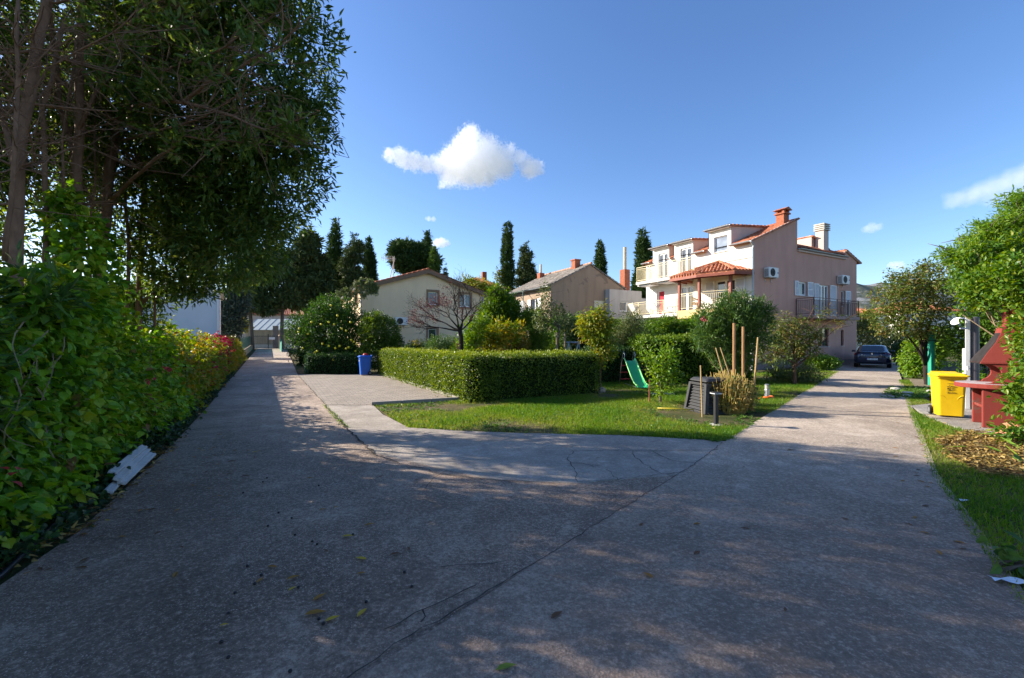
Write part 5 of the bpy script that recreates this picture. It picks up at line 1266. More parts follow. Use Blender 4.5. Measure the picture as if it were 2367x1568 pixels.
# ---------------------------------------------------------------- bare tree with purple leaves
Yb = 16.2; r = empty('bare_plum_tree', (at(1065, 0, Yb).x, Yb, 0), 0, 'nearly bare tree with a few purple leaves in front of the beige gable', 'tree'); o_ = Vector(r.location); mb = MB(); rgb = random.Random(77)
mb.tube([Vector((0, 0, -.05)), at(1066, 800, Yb) - o_, at(1066, 780, Yb) - o_, at(1063, 765, Yb) - o_], [.10, .085, .08, .075], 8); tips = []
def twig(a, d, L, r_, lev):
    e = a + d * L; p = bend(a, e, 4, .10, rgb.randint(0, 99999)); mb.tube(p, [r_, r_ * .9, r_ * .8, r_ * .68, r_ * .5], 5 if lev < 2 else 4, cap=False)
    if lev >= 5: tips.append(e); return
    for k in range(3 if lev < 3 else 2):
        s = p[rgb.choice([2, 3, 4, 4])]; nd = (d + Vector((rgb.uniform(-1, 1), rgb.uniform(-.8, .8), rgb.uniform(-.5, .7))) * .8).normalized()
        twig(s, nd, L * rgb.uniform(.6, .8), r_ * .54, lev + 1)
fk = at(1063, 765, Yb) - o_
for tx, ty, L in ((1015, 700, 1.25), (985, 725, 1.3), (1075, 690, 1.2), (1100, 695, 1.3), (1040, 690, 1.2), (1115, 720, 1.0), (1000, 755, 1.1)):
    d = (at(tx, ty, Yb + rgb.uniform(-1, 1)) - o_ - fk).normalized(); twig(fk, d, L * .72, .036, 0)
mb.build('trunk', B_BLACK, r)
foliage('leaves', [(*(at(x, y, Yb) - o_), w, .4, h) for x, y, w, h in ((985, 700, .45, .3), (965, 715, .35, .25), (1000, 735, .3, .25), (1030, 665, .25, .12), (975, 745, .25, .2), (1060, 795, .2, .1), (1080, 720, .5, .3), (1010, 700, .4, .3), (955, 735, .2, .2), (1035, 690, .4, .3))], 270, 5, .06, .035, .12, L_PURP, r, droop=.4)

# ---------------------------------------------------------------- garden behind the hedge, left to right
GS2 = 'garden shrubs behind the front hedge'
def sb(label, blobs, n, per, L, W, mat, **kw): return shrub('garden_shrub', label, blobs, n, per, L, W, mat, group=GS2, **kw)
sb('light green shrub on bare pale stems right of the purple leaved tree', [pb(1100, 770, 17, 24, 34), pb(1085, 790, 17, 20, 24), pb(1115, 745, 17, 16, 18)], 210, 8, .14, .055, L_LITE, bmat=B_PALE, stems=9)
sb('tall glossy evergreen between the beige and the old brown houses', [pb(1155, 715, 20, 34, 40), pb(1175, 735, 20, 30, 45), pb(1135, 740, 20, 28, 40), pb(1150, 685, 20, 22, 20)], 1360, 9, .15, .06, L_MID)
sb('shrub with yellowing leaves and pale crooked stems below the glossy evergreen', [pb(1150, 775, 17.5, 30, 30), pb(1185, 765, 17.5, 24, 24), pb(1130, 795, 17.5, 22, 20)], 230, 8, .15, .06, L_YGR, bmat=B_PALE, stems=10)
sb('brownish leafed bush in the middle of the garden', [pb(1195, 795, 18.2, 26, 24), pb(1175, 805, 18.2, 22, 18)], 416, 8, .10, .045, L_BRNZ, tint=(.5, 1))
sb('dark conifer bush left of the staked sapling', [pb(1225, 765, 19.5, 30, 45), pb(1215, 735, 19.5, 22, 22), pb(1245, 790, 19.5, 28, 30)], 1152, 9, .11, .03, L_MID, tmpl='diamond')
sb('dark conifer bush right of the staked sapling', [pb(1325, 775, 20.5, 28, 38), pb(1310, 755, 20.5, 24, 25), pb(1345, 790, 20.5, 24, 28)], 992, 9, .12, .035, L_DARK, tmpl='diamond')
bl = [pb(1262, 690, 17, 13, 30), pb(1280, 725, 17, 26, 28), pb(1250, 735, 17, 20, 30), pb(1305, 745, 17, 22, 22), pb(1268, 660, 17, 5, 12)]
tree('staked_sapling', 'sparse young tree tied between two wooden stakes', (at(1294, 0, 16.8).x, 16.8, 0), .035, bl, 170, 7, .12, .055, L_OLIV, fork=at(1292, 755, 16.8), bmat=B_GREY, droop=.5, sig=.18)
for px, lb in ((1287, 'left wooden stake beside the sparse sapling'), (1306, 'right wooden stake beside the sparse sapling')):
    p = at(px, 0, 16.6); mb = MB(); mb.tube([(0, 0, 0), (0, 0, 2.0)], .035, 8); o = mb.build('sapling_stake', B_PALE); o.location = (p.x, 16.6, 0); tag(o, lb, 'stake', 'stakes of the sparse sapling')
bl = [pb(1385, 765, 14.4, 26, 34), pb(1395, 810, 14.4, 24, 30), pb(1370, 740, 14.4, 24, 22), pb(1405, 745, 14.4, 18, 24), pb(1392, 712, 14.4, 6, 16), pb(1355, 760, 14.6, 18, 26)]
tree('young_fruit_tree', 'thin fruit tree with hanging yellow green leaves at the right end of the hedge', (at(1390, 905, 14.39).x, 14.39, 0), .035, bl, 430, 7, .115, .055, L_YGR, fork=(at(1388, 850, 14.4)), bmat=bark('reddish_thin_bark', (.20, .10, .07)), droop=.85, sig=.17, rnd=.5, tint=(.1, .85))
bl = [pb(1450, 760, 18.8, 34, 30), pb(1435, 785, 18.8, 28, 26), pb(1475, 785, 18.8, 30, 28), pb(1465, 740, 18.8, 22, 18)]
sb('grey green loose shrub with a pale leaning stem beyond the slide', bl, 700, 8, .11, .03, L_OLIV, bmat=B_PALE, stems=9)
sb('leafy dark shrub between the grey green shrub and the laurel hedge', [pb(1520, 775, 19.8, 34, 30), pb(1505, 800, 19.4, 30, 28), pb(1545, 755, 19.8, 26, 22)], 896, 9, .12, .05, L_MID)
sb('bright green shrub below the yellow porch base', [pb(1590, 765, 20, 36, 24), pb(1620, 750, 20, 26, 20), pb(1565, 785, 20, 30, 22)], 960, 9, .12, .05, L_LITE)
sb('small bush peeping over the laurel hedge beside the oleander', [pb(1480, 800, 18.2, 26, 26), pb(1640, 790, 18.6, 30, 24)], 528, 9, .11, .05, L_MID)
sb('broad mid green bush behind the left part of the front hedge', [pb(1105, 800, 20, 44, 22), pb(1065, 806, 20, 30, 14), pb(1150, 800, 20, 40, 24)], 700, 9, .11, .045, L_MID)
sb('spreading green bush behind the staked sapling', [pb(1285, 770, 23.5, 40, 38), pb(1245, 745, 23.5, 30, 26), pb(1330, 760, 23.5, 34, 30)], 900, 9, .12, .05, L_LITE, tint=(0, .5))
sb('olive green bush filling the gap below the old brown house', [pb(1300, 800, 22, 40, 24), pb(1265, 795, 22.5, 30, 26), pb(1350, 805, 22, 30, 20)], 700, 9, .12, .05, L_MID)
sb('bright leafy bush between the fruit tree and the annex', [pb(1420, 775, 24, 40, 34), pb(1385, 785, 24, 34, 28), pb(1460, 790, 24, 30, 26)], 800, 9, .13, .055, L_LITE, tint=(0, .7))
sb('tall dark bush below the far end of the lower balcony', [pb(1500, 770, 25, 44, 30), pb(1540, 775, 25, 36, 26), pb(1470, 785, 25, 30, 26)], 800, 9, .14, .05, L_MID)
bl = [pb(1690, 745, 14.2, 55, 48), pb(1650, 775, 14.2, 44, 45), pb(1735, 765, 14.2, 48, 50), pb(1700, 705, 14.2, 40, 28), pb(1755, 720, 14.2, 28, 28), pb(1690, 820, 14.2, 50, 40), pb(1640, 735, 14.2, 30, 30)]
ol = shrub('oleander', 'big oleander with long narrow leaves in front of the pink house corner', bl, 1250, 11, .17, .03, L_OLE, cat='oleander', stems=16, bmat=B_PALE, sig=.13, tw=.22, rnd=.3, up=.6, tint=(.2, 1))
foliage('flowers', rel([pb(1627, 738, 13.6, 6, 5), pb(1730, 850, 13.3, 3, 2)], Vector(ol.location)), 6, 5, .04, .035, .04, leafmat('pink_petals', [(.6, .10, .14), (.7, .2, .2)], .3), ol, tmpl='ovate')
# peach tree with arching shoots
Yp = 16.5; bs = gp(1835, 890); bl = [pb(1830, 790, Yp, 44, 40), pb(1800, 760, Yp, 36, 36), pb(1865, 800, Yp, 34, 30), pb(1790, 815, Yp, 34, 34), pb(1840, 750, Yp, 28, 22), pb(1880, 770, Yp, 20, 14)]
for px, py in ((1895, 770), (1905, 755), (1915, 742), (1928, 738), (1885, 745), (1893, 730), (1890, 716), (1880, 706), (1930, 760), (1945, 750), (1955, 742), (1910, 725), (1920, 718)): bl.append(pb(px, py, Yp, 8, 5))
tree('peach_tree', 'peach tree with drooping leaves and long arching shoots before the pink wall', (bs.x, Yp, 0), .06, bl, 620, 9, .12, .034, L_BRNZ, fork=(bs.x, Yp, .8), bmat=B_DARK, droop=.8, sig=.14, rnd=.35, seed=5,
     targets=[Vector(b[:3]) for b in bl[:6]] + [at(1955, 740, Yp), at(1885, 705, Yp), at(1925, 715, Yp)])
shrub('garden_bush', 'dull dry bush under the peach tree', [pb(1835, 862, 17.3, 40, 22), pb(1870, 868, 17.3, 26, 18), pb(1800, 868, 17.3, 26, 18)], 330, 8, .11, .04, L_OLIV, droop=.5)
shrub('round_bush', 'low round bright bush at the foot of the pink wall', [pb(1900, 838, 25.2, 34, 15), pb(1880, 842, 25, 20, 13), pb(1920, 842, 25, 18, 12)], 420, 9, .10, .06, L_LITE, shell=.2)
bl = [pb(1535, 840, 11.65, 30, 28), pb(1522, 865, 11.65, 24, 24), pb(1555, 870, 11.65, 26, 26), pb(1530, 902, 11.65, 22, 16), pb(1543, 808, 11.8, 20, 18), pb(1500, 830, 11.8, 14, 10)]
tree('small_leafy_tree', 'small airy tree with light leaves on the lawn before the laurel hedge', (at(1528, 932, 11.65).x, 11.65, 0), .03, bl, 240, 7, .085, .045, L_LITE, fork=at(1528, 900, 11.65), bmat=B_GREY, sig=.15)
# cut back dry bush with upright yellow stems
db = empty('dry_bush', (5.05, 10.15, 0), 0, 'cut back bush of upright straw coloured stems around the wooden posts', 'shrub'); mb = MB(); rgd = random.Random(9); tp = []
for i in range(620):
    a = rgd.uniform(0, 6.28); q = rgd.random() ** .5; s = Vector((math.cos(a) * q * .36, math.sin(a) * q * .40, 0)); h = rgd.uniform(.5, 1.02) * (1 - .3 * q * q)
    e = Vector((s.x * 1.55 + rgd.uniform(-.1, .1), s.y * 1.5 + rgd.uniform(-.1, .1), h)); mb.tube(bend(s, e, 3, .04, i), [.009, .008, .007, .006], 4)
    if i % 2 == 0: tp.append((e.x, e.y, e.z - h * .4, .05, .05, h * .40))
mb.build('cut_stems', plain('straw_stems', (.44, .31, .08), .8, .3, 6), db)
foliage('dry_leaves', tp, 900, 5, .08, .028, .05, L_STRAW, db, rnd=.6)
foliage('green_leaves', [(0, 0, .4, .58, .52, .42)], 300, 5, .10, .03, .07, L_OLE, db)

# ---------------------------------------------------------------- right side
bs = (15.9, 16.55, 0); bl = [pb(2110, 665, 16.4, 60, 32), pb(2060, 690, 16.4, 44, 34), pb(2150, 640, 16.6, 50, 30), pb(2100, 725, 16.4, 60, 28), pb(2035, 730, 16.4, 30, 16), pb(2165, 700, 16.6, 44, 40), pb(2065, 755, 16.2, 44, 20), pb(2130, 765, 16.4, 50, 18), pb(2150, 615, 16.6, 30, 14), pb(2085, 640, 16.4, 24, 20)]
ft = tree('forked_tree', 'small forked tree with bronzed leaves beside the yellow bin', bs, .10, bl, 1250, 8, .105, .048, L_BRNZ, fork=at(2140, 845, 16.5), bmat=B_BLACK, sig=.17, seed=3, droop=.35,
          targets=[at(2065, 740, 16.3), at(2105, 720, 16.4), at(2130, 700, 16.5), at(2190, 740, 16.6), at(2175, 690, 16.6), at(2150, 640, 16.5)])
shrub('climbing_vine', 'light green climbing vine covering the fence behind the forked tree', [pb(2145, 800, 20, 40, 26), pb(2130, 830, 20, 36, 30), pb(2170, 780, 20, 26, 22), pb(2110, 850, 20, 20, 18)], 900, 8, .12, .08, L_LITE, cat='vine', tmpl='ovate', droop=.5, shell=.2)
shrub('garden_bush', 'leafy green bush growing against the dark fabric screen', [(14.1, 13.3, .3, .4, .35, .3), (14.9, 14.2, .35, .4, .35, .35)], 150, 8, .13, .06, L_LITE)
shrub('garden_bush', 'dark leafy bush screening the pale house behind the grey shower column', [pb(2235, 775, 15.5, 40, 44), pb(2285, 740, 15, 44, 50), pb(2330, 770, 15, 50, 60), pb(2250, 820, 15.5, 44, 30)], 900, 9, .12, .055, L_MID, tint=(0, .7))
shrub('olive_bush', 'shaded olive bush beyond the parked car', [pb(2010, 775, 36, 40, 36), pb(2050, 790, 37, 40, 30), pb(1995, 745, 36, 20, 18), pb(2085, 800, 36, 30, 30)], 800, 8, .24, .07, L_OLIV)
shrub('garden_bush', 'yellow green bush beside the pink wall and the parked car', [pb(2000, 735, 38, 18, 14), pb(2005, 755, 38, 18, 18)], 200, 8, .25, .1, L_YGR)
shrub('garden_bush', 'dark bush in the shade right of the parked car', [pb(2100, 815, 30, 36, 26), pb(2130, 830, 30, 24, 24)], 420, 8, .18, .07, L_DARK)
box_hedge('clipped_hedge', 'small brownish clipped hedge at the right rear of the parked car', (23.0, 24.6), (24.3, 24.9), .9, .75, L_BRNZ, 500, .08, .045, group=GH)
bl = [pb(2380, 652, 7.9, 72, 62), pb(2278, 665, 8.5, 44, 48), pb(2320, 625, 8.9, 60, 42), pb(2255, 685, 9.0, 26, 24), pb(2444, 840, 7.4, 66, 80), pb(2412, 930, 7.1, 58, 55), pb(2410, 995, 6.9, 58, 34), pb(2432, 750, 7.6, 70, 70), pb(2250, 635, 9.2, 34, 32), pb(2420, 640, 8.6, 70, 62), pb(2330, 1000, 6.8, 22, 16), pb(2345, 880, 7.2, 14, 20),
      pb(2212, 660, 9.0, 10, 16), pb(2225, 600, 9.1, 12, 16), pb(2262, 580, 9.0, 12, 18), pb(2300, 575, 8.9, 14, 18), pb(2345, 565, 8.8, 16, 20), pb(2222, 720, 8.9, 10, 14), pb(2290, 690, 8.6, 14, 12)]
shrub('tall_shrub', 'big yellow green shrub crowding the barbecue at the right picture edge', bl, 2300, 8, .10, .05, leafmat('shrub_leaves', [(.05, .13, .012), (.10, .19, .016), (.18, .25, .022), (.28, .26, .03)], .4, .42), stems=26, bmat=B_PALE, sig=.12, tint=(0, .66), base=(10.9, 7.7, 0), tmpl='ovate')
Yt = 13.5; bl = []
for px, py, hw in ((2210, 582, 22), (2245, 572, 30), (2285, 556, 34), (2310, 540, 30), (2260, 545, 22), (2330, 520, 34), (2290, 520, 26), (2350, 495, 30), (2375, 470, 34), (2360, 455, 26), (2340, 560, 36), (2385, 520, 40), (2230, 600, 26), (2270, 590, 36), (2420, 480, 50), (2330, 590, 50)): bl.append(pb(px, py, Yt, hw, 7, .6))
tree('feathery_tree', 'feathery leaved tree rising behind the big shrub at the right picture edge', (at(2420, 0, Yt).x, Yt, 0), .12, bl, 850, 14, .13, .035, L_LITE, bmat=B_GREY, fork=at(2400, 650, Yt), sig=.12, tw=.5, along=(-.9, 0, .15), droop=.15, rnd=.3, seed=8)
# prunings lying under the shrub and broad leaved seedlings on the verge
for i, (a, b, lb) in enumerate((((7.9, 7.1, .10), (9.3, 7.35, .38), 'pale pruned branch lying across the dry leaves under the big shrub'), ((8.3, 7.2, .06), (9.4, 6.9, .25), 'second pruned branch among the dry leaves at the right'), ((8.6, 7.5, .10), (9.1, 6.6, .12), 'short pruned branch near the broken pot'))):
    mb = MB(); p = bend(a, b, 6, .06, i + 60); mb.tube(p, [.022, .02, .018, .016, .013, .01, .006], 6)
    for k in range(5): s = p[1 + k]; mb.tube(bend(s, s + Vector((.25, -.15 + .08 * k, .1)), 2, .1, k), [.007, .005, .003], 4)
    tag(mb.build('pruned_branch', B_PALE), lb, 'branch', 'prunings under the big shrub')
q = gp(2330, 1330)
shrub('broad_leaf_seedling', 'bluish green broad leaved seedling in the shaded grass at the right edge', [(q.x + .08, q.y, .10, .10, .12, .06)], 8, 4, .10, .07, L_OLE, cat='plant', tmpl='ovate', stems=3)
q = gp(2360, 1105); shrub('blade_plant', 'strappy green plant poking in at the right picture edge', [(q.x + .42, q.y + .2, .16, .12, .15, .08)], 8, 3, .30, .04, L_LITE, cat='plant', stems=2, rnd=.5)
shrub('garden_tree', 'yellowish tree rising behind the right end of the beige house', [pb(1105, 662, 42, 26, 14), pb(1130, 672, 42, 22, 14), pb(1080, 650, 42, 12, 10)], 240, 8, .26, .10, L_YGR, cat='tree', bmat=B_GREY)
shrub('garden_tree', 'dark bare tipped bush left of the tall column cypress', [pb(1156, 640, 58, 7, 14), pb(1152, 660, 58, 8, 10)], 60, 8, .4, .12, L_BRNZ, cat='tree')
# ================================================================ THINGS
def text_mesh(s, size, mat, parent, loc, rot, name='lettering', depth=.001):
    cu = bpy.data.curves.new('t', 'FONT'); cu.body = s; cu.size = size; cu.align_x = 'CENTER'; cu.align_y = 'CENTER'; cu.extrude = depth
    o = bpy.data.objects.new('t', cu); COL.objects.link(o)
    dg = bpy.context.evaluated_depsgraph_get(); dg.update()
    me = bpy.data.meshes.new_from_object(o.evaluated_get(dg)); bpy.data.objects.remove(o); bpy.data.curves.remove(cu)
    me.name = name; me.materials.clear(); me.materials.append(mat)
    q = bpy.data.objects.new(name, me); COL.objects.link(q); q.parent = parent; q.location = loc; q.rotation_euler = rot
    return q
def rrect(hx, hy, r, z, n=4, cx=0, cy=0):
    out = []
    for sx, sy, a0 in ((1, 1, 0), (-1, 1, 90), (-1, -1, 180), (1, -1, 270)):
        for k in range(n + 1):
            a = R(a0 + 90 * k / n); out.append(Vector((cx + sx * (hx - r) + r * math.cos(a), cy + sy * (hy - r) + r * math.sin(a), z)))
    return out
def plastic(name, col, rough=.42):
    t = NT(name); c = t.coord('Object'); f = t.noise(c, 3, 5, .6)
    col2 = t.ramp(f, [(.3, lerp3(col, .88)), (.7, lerp3(col, 1.06))])
    f2 = t.noise(c, 16, 6, .7)
    col2 = t.mix(t.math('MULTIPLY', t.ramp(f2, [(.55, 0.0), (.75, 1.0)]), .25), col2, lerp3(col, .6))
    t.pbr(col2, t.ramp(f2, [(.3, rough * .85), (.7, rough * 1.25)]), t.bump(t.noise(c, 90, 2), .08, .004), .45)
    return t.m
M_BLK = plain('black_rubber', (.015, .015, .016), .75, .2, 8)
M_HUB = plain('grey_plastic_hub', (.16, .16, .165), .6, .1, 8)
M_INK = plain('dark_ink', (.05, .035, .02), .7, .05)
def wheelie_bin(loc, rz, mat, label, group, ribs=True):
    r = empty('wheeled_bin', loc, rz, label, 'bin', group)
    mb = MB()
    rings = [rrect(.205, .215, .05, .03), rrect(.21, .22, .05, .04), rrect(.226, .25, .055, .55), rrect(.235, .262, .055, .83), rrect(.25, .278, .05, .835), rrect(.25, .278, .05, .875)]
    mb.loft(rings)
    if ribs:
        for s in (-1, 1):
            mb.tube([(s * .19, -.247, .48), (s * .14, -.243, .46), (s * .095, -.236, .41), (s * .08, -.228, .33), (s * .076, -.2, .05)], .010, 6)
    else:
        for k in range(-3, 4): mb.bar((k * .055, -.205, .06), (k * .066, -.258, .80), .03, .016, up=(0, 1, 0))
        for s in (-1, 1):
            for k in range(-3, 4): mb.bar((s * .192, k * .06, .06), (s * .234, k * .07, .80), .016, .03, up=(0, 1, 0))
    mb.build('bin_body', mat, r, smooth=False, bevel=.008)
    mb = MB()
    mb.loft([rrect(.265, .30, .05, .878, cy=-.015), rrect(.272, .307, .05, .885, cy=-.015), rrect(.272, .307, .05, .91, cy=-.015), rrect(.245, .27, .06, .925, cy=-.01), rrect(.235, .26, .06, .945, cy=-.01), rrect(.18, .20, .06, .955, cy=-.01)])
    lid = mb.build('lid', mat, r, bevel=.006)
    mb = MB(); mb.tube([(-.20, .30, .95), (.20, .30, .95)], .016, 8)
    for x in (-.2, 0, .2): mb.bar((x, .24, .90), (x, .305, .95), .03, .03)
    mb.build('handle', mat, r)
    for s in (-1, 1):
        mb = MB(); mb.lathe([(.02, -.025), (.095, -.025), (.10, -.018), (.10, .018), (.095, .025), (.02, .025)], 20)
        w = mb.build('wheel', M_BLK, r); w.location = (s * .235, .20, .10); w.rotation_euler = (0, R(90), 0)
        mb = MB(); mb.lathe([(.01, -.028), (.058, -.028), (.062, 0), (.058, .028), (.01, .028)], 16); mb.build('hub', M_HUB, w)
    return r
GB = 'wheeled bins set out by the driveways'
yb = wheelie_bin((9.56, 9.52, .017), R(-31), plastic('yellow_plastic', (.86, .55, .008)), 'yellow wheeled bin with printed instructions beside the grey shower column', GB)
mb = MB()     # printed panel: tick, cross, lines
def ink(x0, x1, z, h=.006): mb.add([(x0, -.2615 + (z - .66) * .05 * -1 - .002, z), (x1, -.2615 - (z - .66) * .05 - .002, z), (x1, -.2615 - (z + h - .66) * .05 - .002, z + h), (x0, -.2615 - (z + h - .66) * .05 - .002, z + h)], [(0, 1, 2, 3)])
mb2 = MB()
pl = []
def bar2(a, b, w=.010):
    f = lambda p: (p[0], -.258 - (p[1] - .66) * .06 - .004, p[1]); mb.bar(f(a), f(b), .003, w, up=(0, 0, 1) if abs(a[0] - b[0]) > abs(a[1] - b[1]) else (1, 0, 0))
bar2((-.075, .672), (-.06, .660)); bar2((-.06, .660), (-.03, .692)); bar2((-.072, .640), (-.048, .615), .012); bar2((-.048, .640), (-.072, .615), .012)
for x0, x1, z in ((-.02, .055, .672), (-.02, .055, .664), (-.02, .04, .636), (-.02, .03, .624), (-.075, .05, .597), (-.075, 0, .586), (-.075, .055, .735), (-.02, .02, .548), (.025, .055, .543), (-.075, .075, .525)): bar2((x0, z), (x1, z), .005)
for k in range(10):
    a, b = 2 * math.pi * k / 10, 2 * math.pi * (k + 1) / 10; bar2((-.06 + .017 * math.cos(a), .548 + .008 * math.sin(a)), (-.06 + .017 * math.cos(b), .548 + .008 * math.sin(b)), .004)
mb.build('printed_instructions', M_INK, yb)
bb = wheelie_bin((-7.15, 21.1, .023), R(-62), plastic('blue_plastic', (.012, .12, .55)), 'blue wheeled bin with a white sticker at the end of the parking pad', GB, ribs=False)
mb = MB(); mb.box(-.045, .045, -.272, -.268, .66, .74); mb.build('sticker', M_PLAS, bb)
M_REDP = plastic('red_plastic', (.45, .015, .03))
mb = MB(); rgq = random.Random(5)
mb.loft([[Vector((r_ * math.cos(a) * rgq.uniform(.85, 1.15), r_ * .8 * math.sin(a) * rgq.uniform(.85, 1.15), z)) for a in [2 * math.pi * k / 10 for k in range(10)]] for r_, z in ((.10, 0), (.13, .03), (.11, .075), (.05, .10))])
o = mb.build('crumpled_bag', M_REDP, smooth=True); o.location = (-7.1, 21.05, .98); tag(o, 'crumpled red bag lying on the lid of the blue bin', 'bag')

# ---- compost bin
M_COMP = plastic('black_recycled_plastic', (.028, .028, .03), .55)
cb_ = empty('compost_bin', (4.72, 10.25, 0), R(9), 'black ribbed compost bin with a lid standing on the lawn beside a dry bush', 'compost bin')
mb = MB()
for (sx, sy) in ((-1, -1), (1, -1), (1, 1), (-1, 1)): mb.bar((sx * .42, sy * .40, 0), (sx * .33, sy * .31, .68), .09, .09)
for z, k in ((.03, .42), (.66, .335)):
    mb.bar((-k, -k * .95, z), (k, -k * .95, z), .07, .06); mb.bar((-k, k * .95, z), (k, k * .95, z), .07, .06); mb.bar((-k, -k * .95, z), (-k, k * .95, z), .07, .06); mb.bar((k, -k * .95, z), (k, k * .95, z), .07, .06)
mb.build('frame', M_COMP, cb_, bevel=.01)
for sgn, ax in ((-1, 'y'), (1, 'y'), (-1, 'x'), (1, 'x')):
    mb = MB(); n = 48; vs = []
    for i in range(n + 1):
        t = i / n; z = .06 + .58 * t; k = .40 - .085 * t; d = .016 * math.sin(t * 8 * 2 * math.pi)
        for w in (-1, 1):
            vs.append((w * (k - .03), sgn * (k * .95 + d), z) if ax == 'y' else (sgn * (k + d), w * (k * .95 - .03), z))
    mb.add(vs, [(2 * i, 2 * i + 1, 2 * i + 3, 2 * i + 2) for i in range(n)]); mb.build('ribbed_panel', M_COMP, cb_, smooth=True)
mb = MB(); mb.loft([rrect(.345, .33, .05, .715), rrect(.37, .355, .06, .72), rrect(.37, .355, .06, .745), rrect(.31, .30, .06, .80), rrect(.12, .11, .04, .815)]); mb.build('lid', M_COMP, cb_, bevel=.008)
mb = MB(); mb.box(-.12, -.04, -.372, -.355, .735, .76); mb.box(.06, .14, -.372, -.355, .735, .76); mb.build('latch', M_BLK, cb_)

# ---- bollards, stakes and posts
M_BOLL = plain('black_bollard_paint', (.018, .018, .02), .5, .2, 6)
r = empty('garden_light', (4.03, 8.57, 0), R(8), 'black square bollard light with a flat cap at the lawn corner', 'garden light', 'garden lights along the driveway')
mb = MB(); mb.box(-.036, .036, -.036, .036, 0, .62); mb.build('post', M_BOLL, r, bevel=.006)
mb = MB(); mb.box(-.085, .085, -.085, .085, .634, .652); mb.build('cap', M_BOLL, r, bevel=.004)
mb = MB(); mb.box(-.08, .08, -.08, .08, .621, .6335); mb.build('diffuser', M_PLAS, r)
mb = MB(); mb.lathe([(.13, -.01), (.12, .02), (.05, .022)], 12); mb.build('base', M_CONC, r)
r = empty('garden_light', (7.42, 12.63, 0), R(12), 'short grey bollard light with ringed top on the lawn behind the dry bush', 'garden light', 'garden lights along the driveway')
mb = MB(); mb.box(-.05, .05, -.05, .05, 0, .27); mb.build('post', M_STEEL, r, bevel=.01)
mb = MB()
for k in range(4): mb.lathe([(.055, .28 + k * .028), (.058, .285 + k * .028), (.055, .295 + k * .028)], 14)
mb.lathe([(.035, .27), (.035, .39)], 10); mb.build('louvre_rings', M_CONC, r)
mb = MB(); mb.lathe([(.06, .39), (.062, .40), (.04, .415), (.005, .42)], 14); mb.build('cap', M_STEEL, r)
M_ORG = plastic('orange_plastic', (.75, .14, .015))
mb = MB(); mb.tube([Vector((.17 * math.cos(a) * (1 - a / 40), .09 * math.sin(a), .02 + a * .004)) for a in [k * .5 for k in range(28)]], .014, 6); mb.tube([(-.17, 0, .02), (-.3, -.05, .015)], .014, 6)
o = mb.build('coiled_cable', M_ORG, smooth=True); o.location = (7.32, 12.38, .02); tag(o, 'coil of orange cable lying at the foot of the grey bollard light', 'cable')
M_POST = plain('round_pine_post', (.36, .20, .09), .8, .3, 3, .2, bump=.5, bscale=30, zs=.15, fine=.5)
M_CANE = plain('bamboo_cane', (.42, .28, .12), .6, .25, 5, .3, zs=.4)
GP = 'round wooden posts beside the dry bush'
def post(x, y, h, rad, mat, name, label, cat, group=None, lean=(0, 0), knots=False):
    mb = MB(); n = 8
    mb.tube([(lean[0] * i / n, lean[1] * i / n, h * i / n) for i in range(n + 1)], [rad * (1.0 - .15 * i / n) for i in range(n + 1)], 10)
    if knots:
        for i in range(1, int(h / .22)): mb.tube([(lean[0] * i * .22 / h, lean[1] * i * .22 / h, i * .22 - .008), (lean[0] * i * .22 / h, lean[1] * i * .22 / h, i * .22 + .008)], rad * 1.25, 8)
    o = mb.build(name, mat, smooth=False); o.location = (x, y, 0); tag(o, label, cat, group); return o
p = at(1697, 900, 10.3); post(p.x, p.y, 2.09, .040, M_POST, 'wooden_post', 'taller and nearer of the two round wooden posts rising from the dry bush', 'post', GP)
p = at(1718, 900, 10.75); post(p.x, p.y, 2.02, .039, M_POST, 'wooden_post', 'shorter and farther of the two round wooden posts rising from the dry bush', 'post', GP)
GC = 'thin canes around the two wooden posts'
p = at(1696, 900, 10.5); post(p.x, p.y, 1.5, .016, M_CANE, 'bamboo_cane', 'cane leaning away to the left from the taller wooden post', 'cane', GC, (-.34, .2), True)
p = at(1712, 900, 11.0); post(p.x, p.y, 1.5, .015, M_CANE, 'bamboo_cane', 'cane leaning left between the two wooden posts', 'cane', GC, (-.42, .2), True)
p = at(1739, 900, 10.2); post(p.x, p.y, 1.75, .02, M_CANE, 'bamboo_cane', 'knotty cane standing right of the two wooden posts', 'cane', GC, (.16, .05), True)
post(4.15, 9.46, 1.13, .017, M_CANE, 'bamboo_cane', 'lone upright cane in front of the compost bin', 'cane', GC, (-.03, .02))
M_RSTAKE = plain('red_stake_paint', (.32, .10, .06), .8, .2, 4)
post(3.72, 11.75, .62, .017, M_RSTAKE, 'sapling_stake', 'short reddish stake beside the small leafy tree on the lawn', 'stake', None, (0, 0))
mb = MB(); rgq = random.Random(8)
mb.loft([[Vector((r_ * math.cos(a) * rgq.uniform(.8, 1.15), r_ * math.sin(a) * rgq.uniform(.8, 1.15), z)) for a in [2 * math.pi * k / 9 for k in range(9)]] for r_, z in ((.12, -.03), (.14, .05), (.11, .13), (.05, .17))])
o = mb.build('stone', plain('pinkish_stone', (.40, .29, .22), .9, .25, 6, bump=.5)); o.location = (2.92, 14.1, 0); tag(o, 'pale pinkish stone at the foot of the thin tree beside the hedge end', 'stone')
# hose laid on the lawn edge by the compost bin
mb = MB(); mb.tube([(3.5, 10.45, .05), (3.9, 10.3, .06), (4.3, 10.2, .05)], .012, 6); o = mb.build('garden_hose', plastic('yellow_hose', (.6, .45, .03)), smooth=True); tag(o, 'thin yellow hose on the grass left of the compost bin', 'hose')

